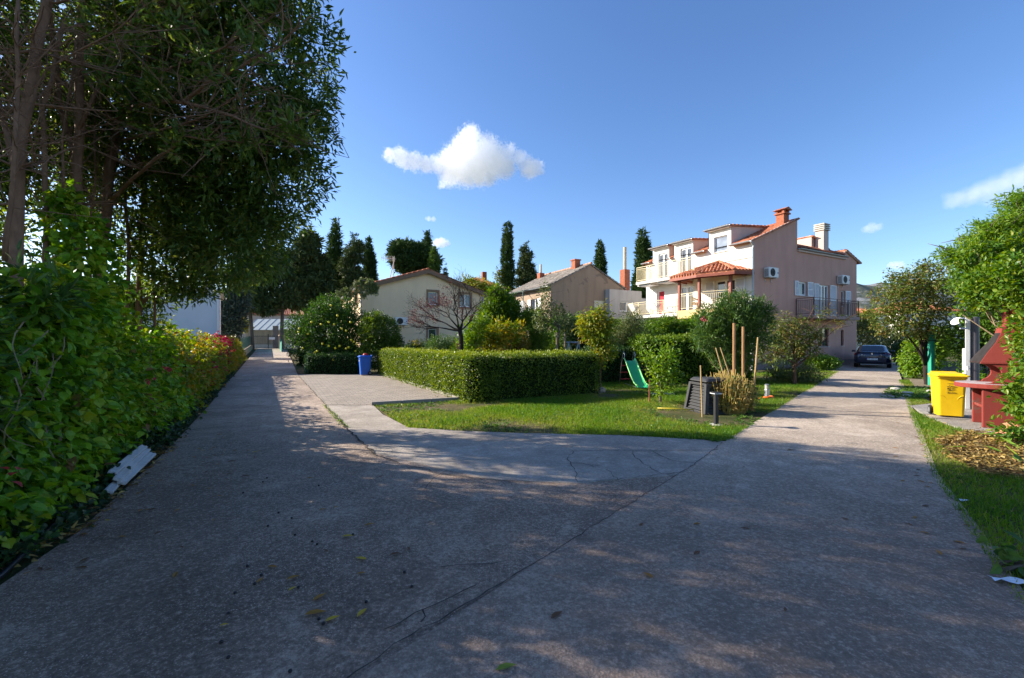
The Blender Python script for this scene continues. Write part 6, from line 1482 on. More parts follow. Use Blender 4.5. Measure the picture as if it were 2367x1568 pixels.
# ---- slide
M_GRN = plastic('green_plastic', (.03, .43, .15)); M_LGRN = plastic('light_green_plastic', (.24, .62, .18)); M_REDR = plastic('red_rung_plastic', (.50, .05, .05))
sr = empty('garden_slide', (4.42, 15.5, 0), R(4), "child's green plastic slide with red ladder rungs on the lawn", 'slide')
path = [(.70, .93), (.62, .92), (.45, .80), (.2, .58), (-.1, .32), (-.4, .12), (-.62, .06), (-.74, .07)]
mb = MB(); vs = []
prof = [(-.20, .10), (-.17, .02), (-.12, 0), (.12, 0), (.17, .02), (.20, .10)]
for y, z in path:
    for x, h in prof: vs.append((x, y, z + h))
n = len(prof)
mb.add(vs, [(i * n + k, i * n + k + 1, (i + 1) * n + k + 1, (i + 1) * n + k) for i in range(len(path) - 1) for k in range(n - 1)])
o = mb.build('chute', M_GRN, sr, smooth=True); so_ = o.modifiers.new('thick', 'SOLIDIFY'); so_.thickness = .012
for s in (-1, 1):
    mb = MB(); mb.tube([(s * .205, y, z + .10) for y, z in path], .022, 8); mb.build('side_rail', M_LGRN, sr, smooth=True)
    mb = MB(); mb.tube([(s * .20, .66, .98), (s * .20, .62, 1.18), (s * .20, .72, 1.26), (s * .20, .82, 1.18), (s * .21, 1.22, 0)], .014, 8); mb.build('handrail', M_STEEL, sr, smooth=True)
for k in range(3):
    z = .22 + k * .26; mb = MB(); mb.bar((-.2, .82 + .4 * (1 - z / 1.18), z), (.2, .82 + .4 * (1 - z / 1.18), z), .06, .03); mb.build('rung', M_REDR, sr, bevel=.006)
mb = MB(); mb.tube([(-.22, -.3, .02), (.22, -.3, .02)], .013, 6); mb.tube([(0, -.3, .02), (0, 1.15, .05)], .012, 6); mb.build('brace', M_STEEL, sr)
# ---- swing frame
p = at(1337, 860, 19.0)
wr = empty('swing_frame', (p.x, 19.0, 0), R(35), 'blue grey metal swing frame behind the front hedge', 'swing frame')
M_BGM = plain('blue_grey_paint', (.30, .36, .42), .5, .1, 4)
for y in (-.0, .62):
    for s in (-1, 1):
        mb = MB(); mb.tube([(s * .42, y, 0), (0, y, 1.62)], .028, 8); mb.build('leg', M_BGM, wr)
mb = MB(); mb.tube([(0, -.1, 1.62), (0, .9, 1.62)], .03, 8); mb.build('top_bar', M_BGM, wr)

# ---- shower column
M_SILV = plain('brushed_aluminium', (.62, .62, .64), .35, .08, 3, .5, .6, zs=.2); M_GRY = plain('dark_grey_tank', (.09, .085, .10), .45, .1, 4)
sh = empty('garden_shower', (11.12, 10.5, .017), R(-45), 'grey garden shower column with a round head beside the yellow bin', 'shower')
mb = MB(); mb.lathe([(.105, 0), (.105, 2.2), (.098, 2.22), (.02, 2.24)], 24, (.03, .04, 0)); mb.build('tank', M_GRY, sh, smooth=False, bevel=.004)
mb = MB(); mb.box(-.11, -.02, -.10, -.02, 0, 2.23); mb.build('front_panel', M_SILV, sh, bevel=.012)
mb = MB(); mb.tube([(-.06, -.11, 2.12), (-.14, -.2, 2.2), (-.22, -.27, 2.17)], .015, 8); mb.build('arm', M_SILV, sh)
mb = MB(); mb.lathe([(.11, -.012), (.115, 0), (.10, .015), (.02, .03)], 20); h = mb.build('shower_head', M_PLAS, sh); h.location = (-.26, -.30, 2.13); h.rotation_euler = (R(40), R(-35), 0)
mb = MB(); mb.tube([(-.07, -.115, 1.0), (-.07, -.20, 1.0), (-.07, -.22, .95)], .014, 8); mb.lathe([(.03, 1.02), (.03, 1.04)], 8, (-.07, -.19, 0)); mb.build('tap', M_SILV, sh)
mb = MB(); mb.tube([(-.06, -.115, 1.95), (-.2, -.26, 1.95)], .016, 8); mb.build('mixer_lever', M_SILV, sh)

# ---- masonry barbecue
M_BBQ = stucco('red_painted_render', (.215, .038, .03), .4, ((.17, .075, .06), 1.8, .58), .8)
M_SOOT = plain('sooty_render', (.03, .026, .026), .95, .4, 5, .1); M_SLABT = plain('worn_slab_top', (.40, .33, .33), .85, .2, 4)
bq = empty('garden_barbecue', (8.95, 8.25, .016), R(-36), 'red painted masonry barbecue with a chimney hood and round hearth slab', 'barbecue')
# local: front (fire opening) looks along -x, side seen from the drive looks along -y
mb = MB(); mb.box(0, .78, 0, .09, 0, .74); mb.box(0, .78, .70, .79, 0, .74); mb.box(.66, .775, .092, .698, 0, .738); mb.box(.02, .65, .093, .697, .36, .41); mb.build('pedestal', M_BBQ, bq, bevel=.01)
mb = MB(); ring = [Vector((.40 - .72 * math.cos(a), .395 - .52 * math.sin(a), .742)) for a in [R(-90 + 180 * k / 14) for k in range(15)]] + [Vector((.80, -.125, .742)), Vector((.80, .915, .742))]
ring = [Vector((.30 + .62 * math.cos(R(90 + 180 * k / 14)), .395 + .54 * math.sin(R(90 + 180 * k / 14)), .742)) for k in range(15)] + [Vector((.82, -.145, .742)), Vector((.82, .935, .742))]
mb.prism(ring, (0, 0, .085)); hs = mb.build('hearth_slab', M_BBQ, bq, bevel=.012)
mb = MB(); mb.prism([Vector((v.x * .985 + .004, .395 + (v.y - .395) * .985, .8285)) for v in ring], (0, 0, .003)); mb.build('slab_top', M_SLABT, bq)
arc = [Vector((.05, 0, .832)), Vector((.13, 0, .845))] + [Vector((.06 + .20 * math.cos(a), 0, 1.03 + .17 * math.sin(a))) for a in [R(-65 + 130 * k / 8) for k in range(9)]] + [Vector((.0, 0, 1.205))]
side = arc + [Vector((.78, 0, 1.205)), Vector((.78, 0, .832))]
mb = MB(); mb.prism([v + Vector((0, .02, 0)) for v in side], (0, .08, 0)); mb.prism([v + Vector((0, .69, 0)) for v in side], (0, .08, 0)); mb.build('firebox_side', M_BBQ, bq)
mb = MB(); mb.box(.62, .77, .101, .689, .832, 1.2)
for k in range(5): mb.box(.60, .62, .103, .687, .85 + k * .065, .905 + k * .065)
mb.build('firebox_back', M_SOOT, bq)
def hoodring(x0, x1, y0, y1, z): return [Vector((x0, y0, z)), Vector((x1, y0, z)), Vector((x1, y1, z)), Vector((x0, y1, z))]
mb = MB(); mb.loft([hoodring(-.03, .80, .0, .79, 1.21), hoodring(-.03, .80, .0, .79, 1.24), hoodring(.07, .76, .06, .73, 1.42), hoodring(.20, .72, .14, .65, 1.62), hoodring(.28, .70, .20, .59, 1.80), hoodring(.30, .68, .22, .57, 1.92)])
hd = mb.build('hood', M_BBQ, bq, bevel=.006)
mb = MB(); mb.loft([[Vector((-.034, .03, 1.213)), Vector((-.034, .76, 1.213)), Vector((-.034, .76, 1.238)), Vector((-.034, .03, 1.238))], [Vector((-.0345, .05, 1.214)), Vector((-.0345, .74, 1.214)), Vector((-.0345, .74, 1.237)), Vector((-.0345, .05, 1.237))]])
for a, b in ((((-.03), 0, .79, 1.24), (.07, .06, .73, 1.42)), ((.07, .06, .73, 1.42), (.20, .14, .65, 1.62)), ((.20, .14, .65, 1.62), (.28, .20, .59, 1.80))):
    mb.add([(a[0] - .004, a[1] + .01, a[3]), (a[0] - .004, a[2] - .01, a[3]), (b[0] - .004, b[2] - .01, b[3]), (b[0] - .004, b[1] + .01, b[3])], [(0, 1, 2, 3)])
mb.build('sooted_front', M_SOOT, bq)
mb = MB(); mb.box(.36, .62, .27, .52, 1.92, 2.75); mb.build('chimney', M_BBQ, bq, bevel=.008)
# terracotta shard, dead prunings
M_TERR = plain('terracotta', (.42, .17, .09), .85, .15, 5, bump=.2)
mb = MB(); mb.loft([[Vector((.16 * math.cos(a), .16 * math.sin(a), 0)) for a in [R(k * 12) for k in range(13)]], [Vector((.22 * math.cos(a), .22 * math.sin(a), .20 + .03 * math.sin(a * 7))) for a in [R(k * 12) for k in range(13)]]], close=False, cap=False)
o = mb.build('broken_pot', M_TERR); sm = o.modifiers.new('thick', 'SOLIDIFY'); sm.thickness = .02; o.location = (8.15, 6.95, .07); o.rotation_euler = (R(70), R(10), R(150)); tag(o, 'broken piece of terracotta pot among dry leaves under the big shrub', 'pot')
M_PAPER = plain('white_paper', (.72, .74, .80), .7, .04)
mb = MB(); vs = []
for i in range(7):
    for j in range(3): vs.append((i * .045 + (j % 2) * .006, j * .03 + .01 * math.sin(i), .012 + .012 * math.sin(i * 1.7 + j)))
mb.add(vs, [(i * 3 + j, i * 3 + j + 1, (i + 1) * 3 + j + 1, (i + 1) * 3 + j) for i in range(6) for j in range(2)])
q = gp(2300, 1358); o = mb.build('scrap_of_paper', M_PAPER); o.location = (q.x, q.y, .03); o.rotation_euler = (0, 0, R(-8)); tag(o, 'crumpled scrap of white paper on the grass verge at the right', 'paper')
q = gp(2222, 1166); mb = MB(); mb.add([(0, 0, .02), (.09, .01, .03), (.10, .05, .02), (.02, .05, .03)], [(0, 1, 2, 3)]); o = mb.build('scrap_of_paper', M_PAPER); o.location = (q.x, q.y, .01); tag(o, 'tiny white scrap at the driveway edge beside the shaded grass', 'paper')

# ---- planks and hose by the left hedge
GW = 'white boards stacked against the left hedge'
M_BOARD = plain('weathered_white_board', (.56, .55, .54), .7, .2, 3, .3, bump=.2, fine=.4)
for i, (dx, z, a, L, lb) in enumerate(((.02, .05, 0, 1.25, 'lowest white board of the stack against the creeper hedge'), (-.06, .10, 2, 1.35, 'middle white board of the stack by the hedge'), (-.13, .155, 0, 1.2, 'topmost white board of the stack leaning in the hedge'),
                                       (.15, .022, 3, 1.0, 'short white board lying alone on the ground in front of the stack'))):
    mb = MB(); mb.box(-.042, .042, -L / 2, L / 2, -.016, .016)
    for s in (-.024, .024): mb.box(s - .007, s + .008, -L / 2 + .002, L / 2 - .002, .0165, .022)
    o = mb.build('white_board', M_BOARD, bevel=.003); o.location = (-4.68 + dx * .75, 5.42 - (.35 if i == 3 else 0), z + .035); o.rotation_euler = (R(2.0), R(24), R(28 + a)); tag(o, lb, 'board', GW)
mb = MB(); mb.tube([(-3.30, 2.1, .03), (-3.52, 2.98, .035), (-3.85, 3.55, .05), (-4.12, 4.0, .10), (-4.3, 4.4, .10)], .019, 10); o = mb.build('garden_hose', plain('black_hose', (.012, .014, .018), .35, .1, 4), smooth=True); tag(o, 'thick black hose running into the foot of the creeper hedge', 'hose')

# ---- car
M_CAR = NT('dark_blue_car_paint'); _c = M_CAR.coord('Object'); M_CAR.pbr(M_CAR.ramp(M_CAR.noise(_c, 2, 4), [(.3, (.006, .012, .035)), (.7, (.008, .018, .05))]), .25, None, .5, .3, **{'Coat Weight': .8, 'Coat Roughness': .06}); M_CAR = M_CAR.m
M_CGL = glassmat('car_glass', (.008, .014, .02), .03); M_TAIL = plain('red_tail_lamp', (.16, .008, .015), .2, .2, 12, .6); M_CHROME = plain('chrome', (.75, .75, .76), .15, .05, 4, .5, 1.0)
car = empty('parked_car', (22.2, 26.75, .018), R(-40.5), 'dark blue coupe parked at the end of the right driveway', 'car')
def sect(y, w, zb, zt): return [(w * .80, zb), (w * .95, zb + .06), (w * .995, zb + .18), (w, .55), (w * .985, .68), (w * .95, zt - .12), (w * .88, zt - .035), (w * .6, zt), (0, zt + .015)]
def fullring(y, h): return [Vector((x, y, z)) for x, z in h] + [Vector((-x, y, z)) for x, z in reversed(h[:-1])]
st = [(-.02, .62, .40, .80), (.0, .74, .34, .86), (.05, .82, .30, .93), (.14, .875, .26, .985), (.4, .91, .23, 1.0), (.8, .925, .21, .985), (1.6, .925, .2, .95), (2.6, .925, .2, .94), (3.4, .92, .2, .92), (4.0, .90, .22, .86), (4.4, .86, .24, .76), (4.65, .76, .28, .66), (4.75, .6, .34, .58)]
mb = MB(); mb.loft([fullring(y, sect(y, w, a, b)) for y, w, a, b in st]); body = mb.build('body', M_CAR, car, smooth=True)
def cab(y, zt, k): return fullring(y, [(.86 * k, .90), (.80 * k, 1.02 if zt > 1.05 else zt - .02), (.68 * k, .90 + (zt - .90) * .78), (.60 * k, zt - .035), (.45 * k, zt), (0, zt + .012)])
mb = MB(); mb.loft([cab(.55, 1.0, .9), cab(.75, 1.04, .93), cab(1.4, 1.34, .98), cab(1.7, 1.395, 1.0), (cab(2.2, 1.41, 1.0)), cab(2.6, 1.385, 1.0), cab(3.0, 1.24, .98), cab(3.45, .98, .95)]); mb.build('cabin', M_CAR, car, smooth=True)
mb = MB(); mb.add([(-.60, .70, 1.045), (.60, .70, 1.045), (.52, 1.32, 1.335), (.30, 1.36, 1.36), (-.30, 1.36, 1.36), (-.52, 1.32, 1.335)], [(0, 1, 2, 3, 4, 5)]); mb.build('rear_window', M_CGL, car)
for s in (-1, 1):
    mb = MB(); mb.add([(s * .795, 1.1, 1.02), (s * .80, 3.0, 1.0), (s * .70, 2.75, 1.23), (s * .655, 2.2, 1.34), (s * .66, 1.6, 1.31)], [(0, 1, 2, 3, 4)]); mb.build('side_window', M_CGL, car)
    mb = MB(); mb.loft([[Vector((s * .88, .10, .80)), Vector((s * .60, -.005, .80)), Vector((s * .60, .02, .915)), Vector((s * .84, .14, .93))], [Vector((s * .90, .32, .82)), Vector((s * .62, .12, .82)), Vector((s * .62, .12, .90)), Vector((s * .88, .4, .92))]]); mb.build('tail_light', M_TAIL, car, bevel=.01)
    mb = MB(); mb.loft([rrect(.10, .05, .03, 0), rrect(.11, .07, .04, .06), rrect(.09, .05, .03, .12)]); m = mb.build('wing_mirror', M_CAR, car, smooth=True); m.location = (s * 1.0, 2.85, .95)
    for y in (.95, 3.75):
        mb = MB(); mb.lathe([(.2, -.10), (.30, -.11), (.325, -.09), (.325, .09), (.30, .11), (.2, .10)], 24); w = mb.build('wheel', M_BLK, car); w.location = (s * .80, y, .325); w.rotation_euler = (0, R(90), 0)
        mb = MB(); mb.lathe([(.05, .10), (.2, .112), (.215, .09), (.215, -.09), (.2, -.112), (.05, -.1)], 20); mb.build('rim', M_SILV, w)
mb = MB(); mb.loft([[Vector((x, y, z)) for x in (-.66, .66) for y, z in ((-.03, .36),)] + [Vector((.72, .02, .36)), Vector((-.72, .02, .36))], [Vector((-.70, -.05, .62)), Vector((.70, -.05, .62)), Vector((.84, .06, .62)), Vector((-.84, .06, .62))]]); mb.build('bumper', M_CAR, car, bevel=.02)
mb = MB(); mb.box(-.26, .26, -.065, -.052, .50, .61); pl_ = mb.build('number_plate', M_PLAS, car)
mb = MB(); mb.box(-.26, -.22, -.0675, -.0655, .502, .608); mb.build('plate_band', plastic('plate_blue', (.02, .06, .35)), pl_)
text_mesh('ST 606-PF', .10, M_INK, pl_, (.02, -.067, .555), (R(90), 0, 0))
mb = MB()     # silver rearing animal badge: body, head, legs and tail as short strokes
for a, b, w in (((-.01, .0), (.012, .05), .022), ((.012, .05), (-.012, .068), .018), ((.01, .035), (-.04, .045), .012), ((.008, .02), (-.035, .015), .012), ((-.008, .0), (-.03, -.045), .014), ((.0, .0), (.03, -.045), .014), ((.005, .005), (.045, .02), .01)):
    mb.bar((a[0], -.022, .865 + a[1]), (b[0], -.022, .865 + b[1]), .008, w, up=(0, 0, 1) if abs(a[0] - b[0]) > abs(a[1] - b[1]) else (1, 0, 0))
mb.build('badge', M_CHROME, car)
text_mesh('PEUGEOT', .05, M_CHROME, car, (-.42, -.018, .80), (R(90), 0, 0)); text_mesh('407', .05, M_CHROME, car, (.42, -.018, .80), (R(90), 0, 0))
mb = MB(); mb.box(-.72, .72, .01, .10, .955, .99); mb.build('boot_spoiler', M_CAR, car, bevel=.015)
mb = MB(); mb.box(-.55, .55, .02, .08, .24, .30); mb.build('exhaust_valance', M_BLK, car)

# ---- left lane: white house, fences, gate
hw = empty('white_house', (-17.5, 26.0, 0), R(33.5), 'flat roofed white house half hidden by trees beside the lane', 'house', 'houses beyond the gardens')
mb = MB(); mb.box(-9, 0, 0, 7, -.5, 4.65); mb.build('wall', plain('bluish_white_paint', (.66, .66, .68), .85, .05, 1.5, bump=.2), hw)
mb = MB(); mb.box(-9.1, .18, -.12, 7.1, 4.66, 4.78); mb.build('roof', M_CONC, hw)
mb = MB(); mb.box(-.75, -.35, .4, .8, 4.785, 6.4); mb.build('chimney', M_CONC, hw)
pipe(hw, [(-.12, -.06, 4.6), (-.12, -.06, 0)], .04, mat=M_SHUT)
M_GSH = plain('dark_green_sheet', (.012, .055, .030), .55, .15, 3)
gf = empty('green_sheet_fence', (-23.3, 37.2, .30), 0, 'dark green sheet metal fence on a low tan wall along the lane', 'fence')
d = Vector((-11.9, 21.3, .40)); n = 9
for i in range(n):
    a = d * (i / n); b = d * ((i + 1) / n); mb = MB(); g = d.normalized() * .02
    mb.prism([a + g + UP * .55, b - g + UP * .55, b - g + UP * 1.62, a + g + UP * 1.62], (.03, .02, 0)); mb.build('panel', M_GSH, gf)
    mb = MB(); mb.bar(a + UP * .2, a + UP * 1.70, .06, .06); mb.build('post', M_GSH, gf)
mb = MB(); mb.prism([Vector((0, 0, -.4)), d + UP * -.4, d + UP * .5, UP * .5], (.18, .10, 0)); mb.build('low_wall', plain('tan_wall', (.42, .31, .20), .9, .15, 2, bump=.3), gf)
mb = MB(); mb.prism([Vector((0, 0, 0)), Vector((-4.5, .5, 0)), Vector((-4.5, .5, 1.75)), Vector((0, 0, 1.75))], (0, -.04, 0)); mb.build('return_panel', M_GSH, gf)
gm_ = empty('green_mesh_fence', (-25.2, 47.5, .5), 0, 'bright green mesh fence sagging along the right side of the lane', 'fence')
M_GNET = plain('bright_green_net', (.01, .19, .13), .7, .2, 6)
mb = MB(); d2 = Vector((-5.9, 10.6, .2)); k = 10
for i in range(k):
    a = d2 * (i / k); b = d2 * ((i + 1) / k); ha = 1.25 - .25 * math.sin(math.pi * i / k); hb_ = 1.25 - .25 * math.sin(math.pi * (i + 1) / k)
    mb.prism([a, b, b + UP * hb_, a + UP * ha], (-.02, -.01, 0))
mb.build('net', M_GNET, gm_)
for i in (0, 5, 10):
    mb = MB(); mb.tube([d2 * (i / k), d2 * (i / k) + UP * 1.4], .03, 6); mb.build('post', M_GNET, gm_)
gp_ = empty('gate_pillar', (-31.3, 59.0, .65), 0, 'pinkish rendered gate pillar with a domed cap at the end of the lane', 'pillar')
mb = MB(); mb.box(-.3, .3, -.3, .3, -.1, 1.75); mb.build('shaft', plain('pinkish_render', (.42, .26, .20), .9, .12, 4), gp_, bevel=.02)
mb = MB(); mb.lathe([(.42, 1.75), (.44, 1.80), (.36, 1.92), (.05, 1.98)], 14); mb.build('cap', plain('tan_cap', (.48, .34, .2), .8), gp_)
M_IRON = plain('black_iron', (.02, .02, .022), .5, .2, 5)
gt = empty('lane_gate', (-35.5, 59.6, .70), 0, 'black iron gate of thin bars closing the far end of the lane', 'gate')
for x0, x1 in ((0, 2.0), (2.04, 4.0)):
    mb = MB(); mb.bar((x0, 0, .08), (x1, 0, .08), .04, .05); mb.bar((x0, 0, 1.7), (x1, 0, 1.7), .04, .05); mb.bar((x0, 0, .62), (x1, 0, .62), .03, .03)
    k = 14
    for i in range(k + 1): x = x0 + (x1 - x0) * i / k; mb.bar((x, 0, .06), (x, 0, 1.74 if i % 2 else 1.82), .022, .022)
    mb.build('gate_leaf', M_IRON, gt)
for x in (-.06, 2.02, 4.06):
    mb = MB(); mb.bar((x, 0, -.1), (x, 0, 2.0), .09, .09); mb.build('gate_post', M_IRON, gt)
mb = MB(); mb.box(2.15, 2.95, -.06, -.03, 1.22, 1.55); mb.build('letter_box', M_PLAS, gt, bevel=.02)
mb = MB(); mb.box(-33.9 - .28, -33.9 + .28, 62.0, 62.5, .6, 3.9); o = mb.build('concrete_column', plain('stained_concrete', (.22, .19, .18), .9, .2, 3)); tag(o, 'stained concrete column standing just beyond the lane gate', 'column')
slab('street', [(-60, 60.2), (-20, 60.2), (-20, 64.5), (-60, 64.5)], .72, M_FLAG)
gh = empty('greenhouse', (-43.6, 71, .5), R(3), 'timber greenhouse with a sloping glazed roof beyond the gate', 'greenhouse')
M_PLANK = plain('grey_tan_planks', (.38, .31, .22), .9, .25, 2, bump=.3, zs=.2)
mb = MB()
for i in range(46): mb.box(i * .24, i * .24 + .225, 0, .04, .3, 3.0)
mb.build('plank_wall', M_PLANK, gh)
mb = MB(); mb.box(0, 11, -.1, .0, 0, .7); mb.build('stone_plinth', M_STONE, gh)
M_GGL = plain('pale_glazing', (.30, .36, .38), .6, .12, 2, .6)
mb = MB(); mb.prism([Vector((0, -.3, 3.05)), Vector((11, -.3, 3.05)), Vector((11, 3.5, 5.0)), Vector((0, 3.5, 5.0))], (0, 0, .03)); rfg = mb.build('glazed_roof', M_GGL, gh)
mb = MB()
for i in range(11): mb.bar((i * 1.1, -.3, 3.10), (i * 1.1, 3.5, 5.05), .07, .05)
mb.build('glazing_bars', M_STEEL, rfg)

# ---- right: green screen fence
M_SCR = plain('dark_green_screen', (.010, .055, .045), .8, .25, 5)
p0 = Vector((14.2, 13.6, 0)); p1 = Vector((18.8, 18.0, 0))
fr = empty('screen_fence', p0, 0, 'dark green fabric screen on grey posts behind the yellow bin', 'fence')
d3 = p1 - p0; mb = MB(); k = 24; vs = []
for i in range(k + 1):
    q = d3 * (i / k); vs += [q + Vector((.03 * math.sin(i * 2.1), 0, .1)), q + Vector((.03 * math.sin(i * 1.7), 0, 1.18 + .03 * math.sin(i * 1.3)))]
mb.add(vs, [(2 * i, 2 * i + 2, 2 * i + 3, 2 * i + 1) for i in range(k)]); sc_ = mb.build('screen', M_SCR, fr); sm = sc_.modifiers.new('thick', 'SOLIDIFY'); sm.thickness = .012
for i in range(5):
    q = d3 * (i / 4.0); mb = MB(); mb.bar(q + Vector((-.05, -.05, 0)), q + Vector((-.05, -.05, 1.42)), .09, .09); mb.build('post', M_CONC, fr)
mb = MB(); mb.bar((0, 0, 0), (0, 0, 1.95), .14, .14); o = mb.build('green_post', plastic('bright_green_post', (.02, .28, .18))); o.location = (15.75, 16.3, 0); tag(o, 'tall bright green post behind the forked tree', 'post')
# ---- stones along the bed on the right
GS = 'pale stones edging the bed under the forked tree'
M_ROCK = plain('pale_limestone', (.46, .43, .38), .9, .2, 5, bump=.4)
rgq = random.Random(21); src = None
for i, (x, y, s, lb) in enumerate(((12.3, 13.5, .16, 'flat pale stone nearest the driveway under the forked tree'), (13.2, 13.2, .2, 'large pale stone just behind the yellow bin'), (13.6, 14.1, .14, 'small pale stone between the bin and the forked trunk'), (12.9, 14.6, .18, 'pale stone on the driveway edge beside the bare path'), (14.3, 14.5, .17, 'pale stone close to the forked trunk'), (11.75, 12.9, .13, 'small pale stone at the front end of the bare path'))):
    mb = MB(); mb.loft([[Vector((r_ * s * math.cos(a) * rgq.uniform(.75, 1.2), r_ * s * .8 * math.sin(a) * rgq.uniform(.75, 1.2), z * s)) for a in [2 * math.pi * k / 8 for k in range(8)]] for r_, z in ((1, -.1), (1.1, .25), (.85, .5), (.4, .62))])
    o = mb.build('edging_stone', M_ROCK); o.location = (x, y, 0); o.rotation_euler = (0, 0, rgq.uniform(0, 6)); tag(o, lb, 'stone', GS)
# ================================================================ HILL AND CLOUDS
def hillmat():
    t = NT('limestone_hillside'); c = t.coord('Object')
    mp = t.n('ShaderNodeMapping'); t.set(mp.inputs['Vector'], c); mp.inputs['Scale'].default_value = (1, 1, 7)
    f = t.noise(mp.outputs[0], .006, 7, .68); f2 = t.noise(c, .03, 6, .7)
    col = t.ramp(f2, [(.35, (.085, .10, .075)), (.65, (.15, .155, .12))])
    col = t.mix(t.ramp(f, [(.52, 0.0), (.60, 1.0)]), col, (.34, .33, .32))
    t.pbr(col, 1.0, t.bump(f2, .8, 8), .1); return t.m
nx, ny = 120, 26; xs = np.linspace(1500, 5200, nx); V = []
for j in range(ny):
    v = j / (ny - 1)
    for x in xs:
        px = CX + x / 3200 * F
        prof = 455 * (1 / (1 + math.exp(-(px - 1860) / 22))) + 16 * math.sin(px * .021) + 8 * math.sin(px * .083 + 1) - .03 * max(0, px - 2100)
        V.append((x, 2700 + 500 * v + 60 * math.sin(x * .004 + v * 3), -5 + max(0, prof) * (v ** .8) + 7 * math.sin(x * .02 + v * 14) * v * (1 - v)))
V = np.array(V); i, j = np.meshgrid(np.arange(ny - 1), np.arange(nx - 1), indexing='ij'); b = (i * nx + j).ravel()
tag(np_obj('hill', V, np.stack([b, b + 1, b + nx + 1, b + nx], 1), hillmat(), smooth=True), kind='structure')

def cloud(label, puffs, Y, dens=.05, nscale=1.0, amp=.75, soft=3.0, fine=.9, step=1.0):
    """a thin scrap of cloud: a hull filled with a scattering volume whose density breaks up into wisps"""
    P = [(at(x, y, Y), r / F * Y) for x, y, r in puffs]
    c0 = sum((p for p, _ in P), Vector()) / len(P)
    lo = Vector([min(p[k] - r * 1.5 for p, r in P) for k in range(3)]) - c0; hi = Vector([max(p[k] + r * 1.5 for p, r in P) for k in range(3)]) - c0
    t = NT('thin_vapour'); c = t.coord('Object'); R_ = max(r for _, r in P)
    n1 = t.n('ShaderNodeTexNoise'); t.set(n1.inputs['Vector'], c); n1.inputs['Scale'].default_value = nscale / R_ * 1.1; n1.inputs['Detail'].default_value = 4; n1.inputs['Roughness'].default_value = .58
    sub = t.n('ShaderNodeVectorMath'); sub.operation = 'SUBTRACT'; t.set(sub.inputs[0], n1.outputs['Color']); sub.inputs[1].default_value = (.5, .5, .5)
    scl = t.n('ShaderNodeVectorMath'); scl.operation = 'SCALE'; t.set(scl.inputs[0], sub.outputs[0]); scl.inputs['Scale'].default_value = R_ * amp
    ad = t.n('ShaderNodeVectorMath'); ad.operation = 'ADD'; t.set(ad.inputs[0], c); t.set(ad.inputs[1], scl.outputs[0]); acc = None
    for p, r in P:
        d = t.n('ShaderNodeVectorMath'); d.operation = 'DISTANCE'; t.set(d.inputs[0], ad.outputs[0]); d.inputs[1].default_value = p - c0
        v = t.math('MULTIPLY_ADD', d.outputs['Value'], -1.0 / r, 1.0); acc = v if acc is None else t.math('MAXIMUM', acc, v)
    e = t.math('ADD', acc, t.math('MULTIPLY', t.math('SUBTRACT', t.noise(c, 3.2 * nscale / R_, 6, .68), .5), fine))
    vs = t.n('ShaderNodeVolumeScatter'); vs.inputs['Color'].default_value = (.999, .999, .999, 1); t.set(vs.inputs['Density'], t.math('MULTIPLY', t.math('MULTIPLY', e, soft, clamp=True), dens))
    t.t.links.new(vs.outputs[0], t.out.inputs['Volume'])
    t.m.cycles.volume_step_rate = step
    mb = MB(); mb.loft([rrect((hi.x - lo.x) / 2, (hi.y - lo.y) / 2, min(hi.x - lo.x, hi.y - lo.y) * .3, z, 4, (hi.x + lo.x) / 2, (hi.y + lo.y) / 2) for z in (lo.z, lo.z * .5 + hi.z * .5, hi.z)])
    o = mb.build('cloud', t.m); o.location = c0; return tag(o, label, 'cloud', 'small white clouds in the blue sky')
def S8(x, y): return ((1000 + x / 4.3036) * 2367 / 2800, (320 + y / 4.3036) * 2367 / 2800)
def cp(lst): return [(*S8(x, y), .87 * r / 4.3036 * 2367 / 2800) for x, y, r in lst]
cloud('big white cumulus cloud hanging over the beige house', cp([(1230, 230, 150), (1200, 400, 230), (1080, 560, 260), (1330, 560, 270), (1500, 520, 250), (1420, 380, 190), (1620, 560, 190), (980, 700, 140), (1200, 700, 150), (1450, 700, 130), (420, 480, 130), (290, 450, 100), (560, 520, 130), (700, 560, 120), (840, 560, 130), (480, 580, 70), (1930, 600, 150), (1800, 480, 110), (2030, 620, 90), (1700, 400, 90), (900, 800, 60), (1260, 150, 70), (1130, 300, 90), (1000, 470, 110), (1850, 560, 90), (2060, 560, 60), (350, 430, 70), (1330, 730, 110)]), 1100, .032, nscale=2.4, amp=.6, soft=4.5, fine=2.3, step=.3)
cloud('pale wispy cloud at the right picture edge above the feathery tree', [(2205, 462, 22), (2235, 455, 26), (2270, 445, 28), (2305, 432, 30), (2340, 418, 32), (2380, 405, 36), (2290, 460, 18), (2330, 450, 22), (2370, 440, 26)], 1300, .008, nscale=.6, soft=1.6)
cloud('small white cloud scrap right of the cypresses behind the beige house', [(1012, 562, 12), (1022, 561, 13), (1033, 562, 9), (1003, 563, 8)], 1300, .05)
cloud('tiny wisp of cloud above the pines left of the big cumulus', [(992, 506, 7), (1002, 507, 7), (985, 505, 4)], 1300, .03)
cloud('faint cloud scrap above the hill', [(2068, 613, 10), (2080, 614, 12), (2058, 613, 8)], 1300, .02)
cloud('faint small cloud right of the pink house chimney', [(2015, 527, 14), (2032, 524, 10), (2000, 530, 9)], 1300, .012)
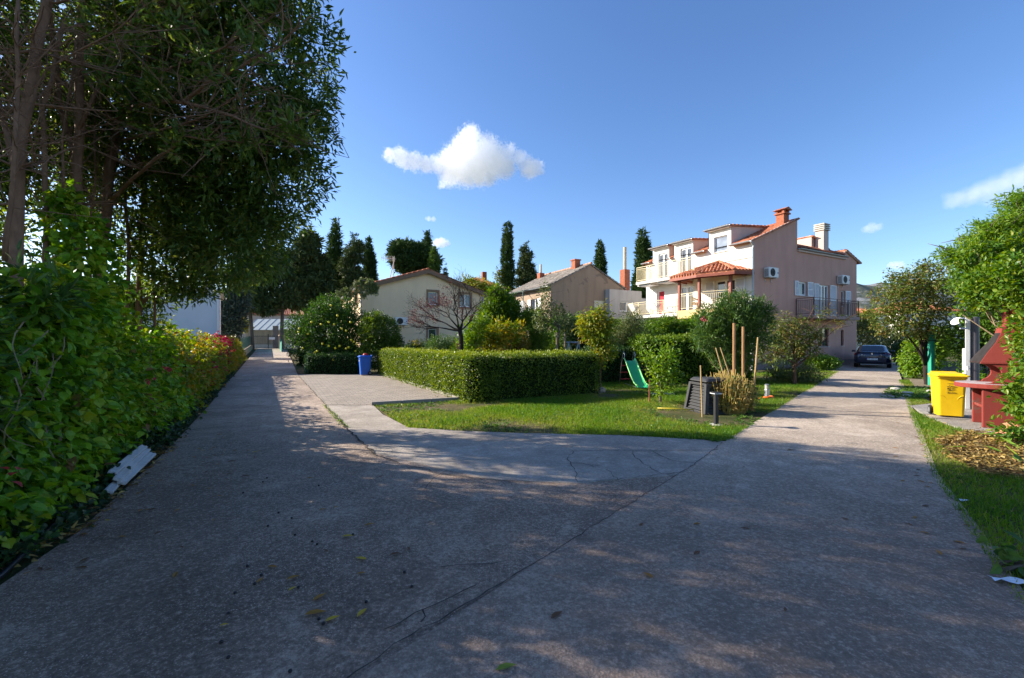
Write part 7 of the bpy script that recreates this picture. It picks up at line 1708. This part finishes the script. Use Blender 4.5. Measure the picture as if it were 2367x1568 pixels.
# ================================================================ LIGHT, SKY, CAMERA
sd = SUN_DIR
l = bpy.data.lights.new('sun', 'SUN'); l.energy = 4.8; l.angle = R(.53); l.color = (1.0, .92, .79)
so = bpy.data.objects.new('sun', l); COL.objects.link(so); so.rotation_euler = sd.to_track_quat('Z', 'Y').to_euler()
w = bpy.data.worlds.new('World'); SC.world = w; w.use_nodes = True
nt = w.node_tree; nt.nodes.clear()
sky = nt.nodes.new('ShaderNodeTexSky'); sky.sky_type = 'NISHITA'; sky.sun_disc = False
sky.sun_elevation = SUN_EL; sky.sun_rotation = math.atan2(sd.x, sd.y); sky.altitude = 50; sky.air_density = 1.0; sky.dust_density = .5; sky.ozone_density = 3.2
bg = nt.nodes.new('ShaderNodeBackground'); bg.inputs[1].default_value = .15
out = nt.nodes.new('ShaderNodeOutputWorld')
hs = nt.nodes.new('ShaderNodeHueSaturation'); hs.inputs['Saturation'].default_value = 1.14; hs.inputs['Value'].default_value = .665; hs.inputs['Hue'].default_value = .508
nt.links.new(sky.outputs[0], hs.inputs['Color']); nt.links.new(hs.outputs[0], bg.inputs[0]); nt.links.new(bg.outputs[0], out.inputs[0])
cd = bpy.data.cameras.new('camera'); cam = bpy.data.objects.new('camera', cd); COL.objects.link(cam); SC.camera = cam
cam.location = (0, 0, EYE); cam.rotation_euler = (R(90), 0, 0)
cd.sensor_width = 36; cd.lens = 36 * F / 2367; cd.shift_y = (HZ - 784) / 2367; cd.clip_start = .05; cd.clip_end = 12000
vs_ = SC.view_settings; vs_.view_transform = 'Standard'; vs_.look = 'None'; vs_.exposure = 1.3; vs_.gamma = 1
SC.render.engine = 'CYCLES'; cy = SC.cycles
cy.max_bounces = 14; cy.diffuse_bounces = 4; cy.glossy_bounces = 2; cy.transmission_bounces = 5; cy.transparent_max_bounces = 8; cy.volume_bounces = 14; cy.volume_step_rate = 1.0; cy.volume_max_steps = 128
cy.use_adaptive_sampling = True; cy.adaptive_threshold = .02; cy.sample_clamp_indirect = 6; cy.caustics_reflective = False; cy.caustics_refractive = False
cy.use_denoising = True
try: cy.denoiser = 'OPENIMAGEDENOISE'; cy.denoising_input_passes = 'RGB_ALBEDO_NORMAL'; cy.denoising_prefilter = 'ACCURATE'
except Exception: pass
SC.render.film_transparent = False
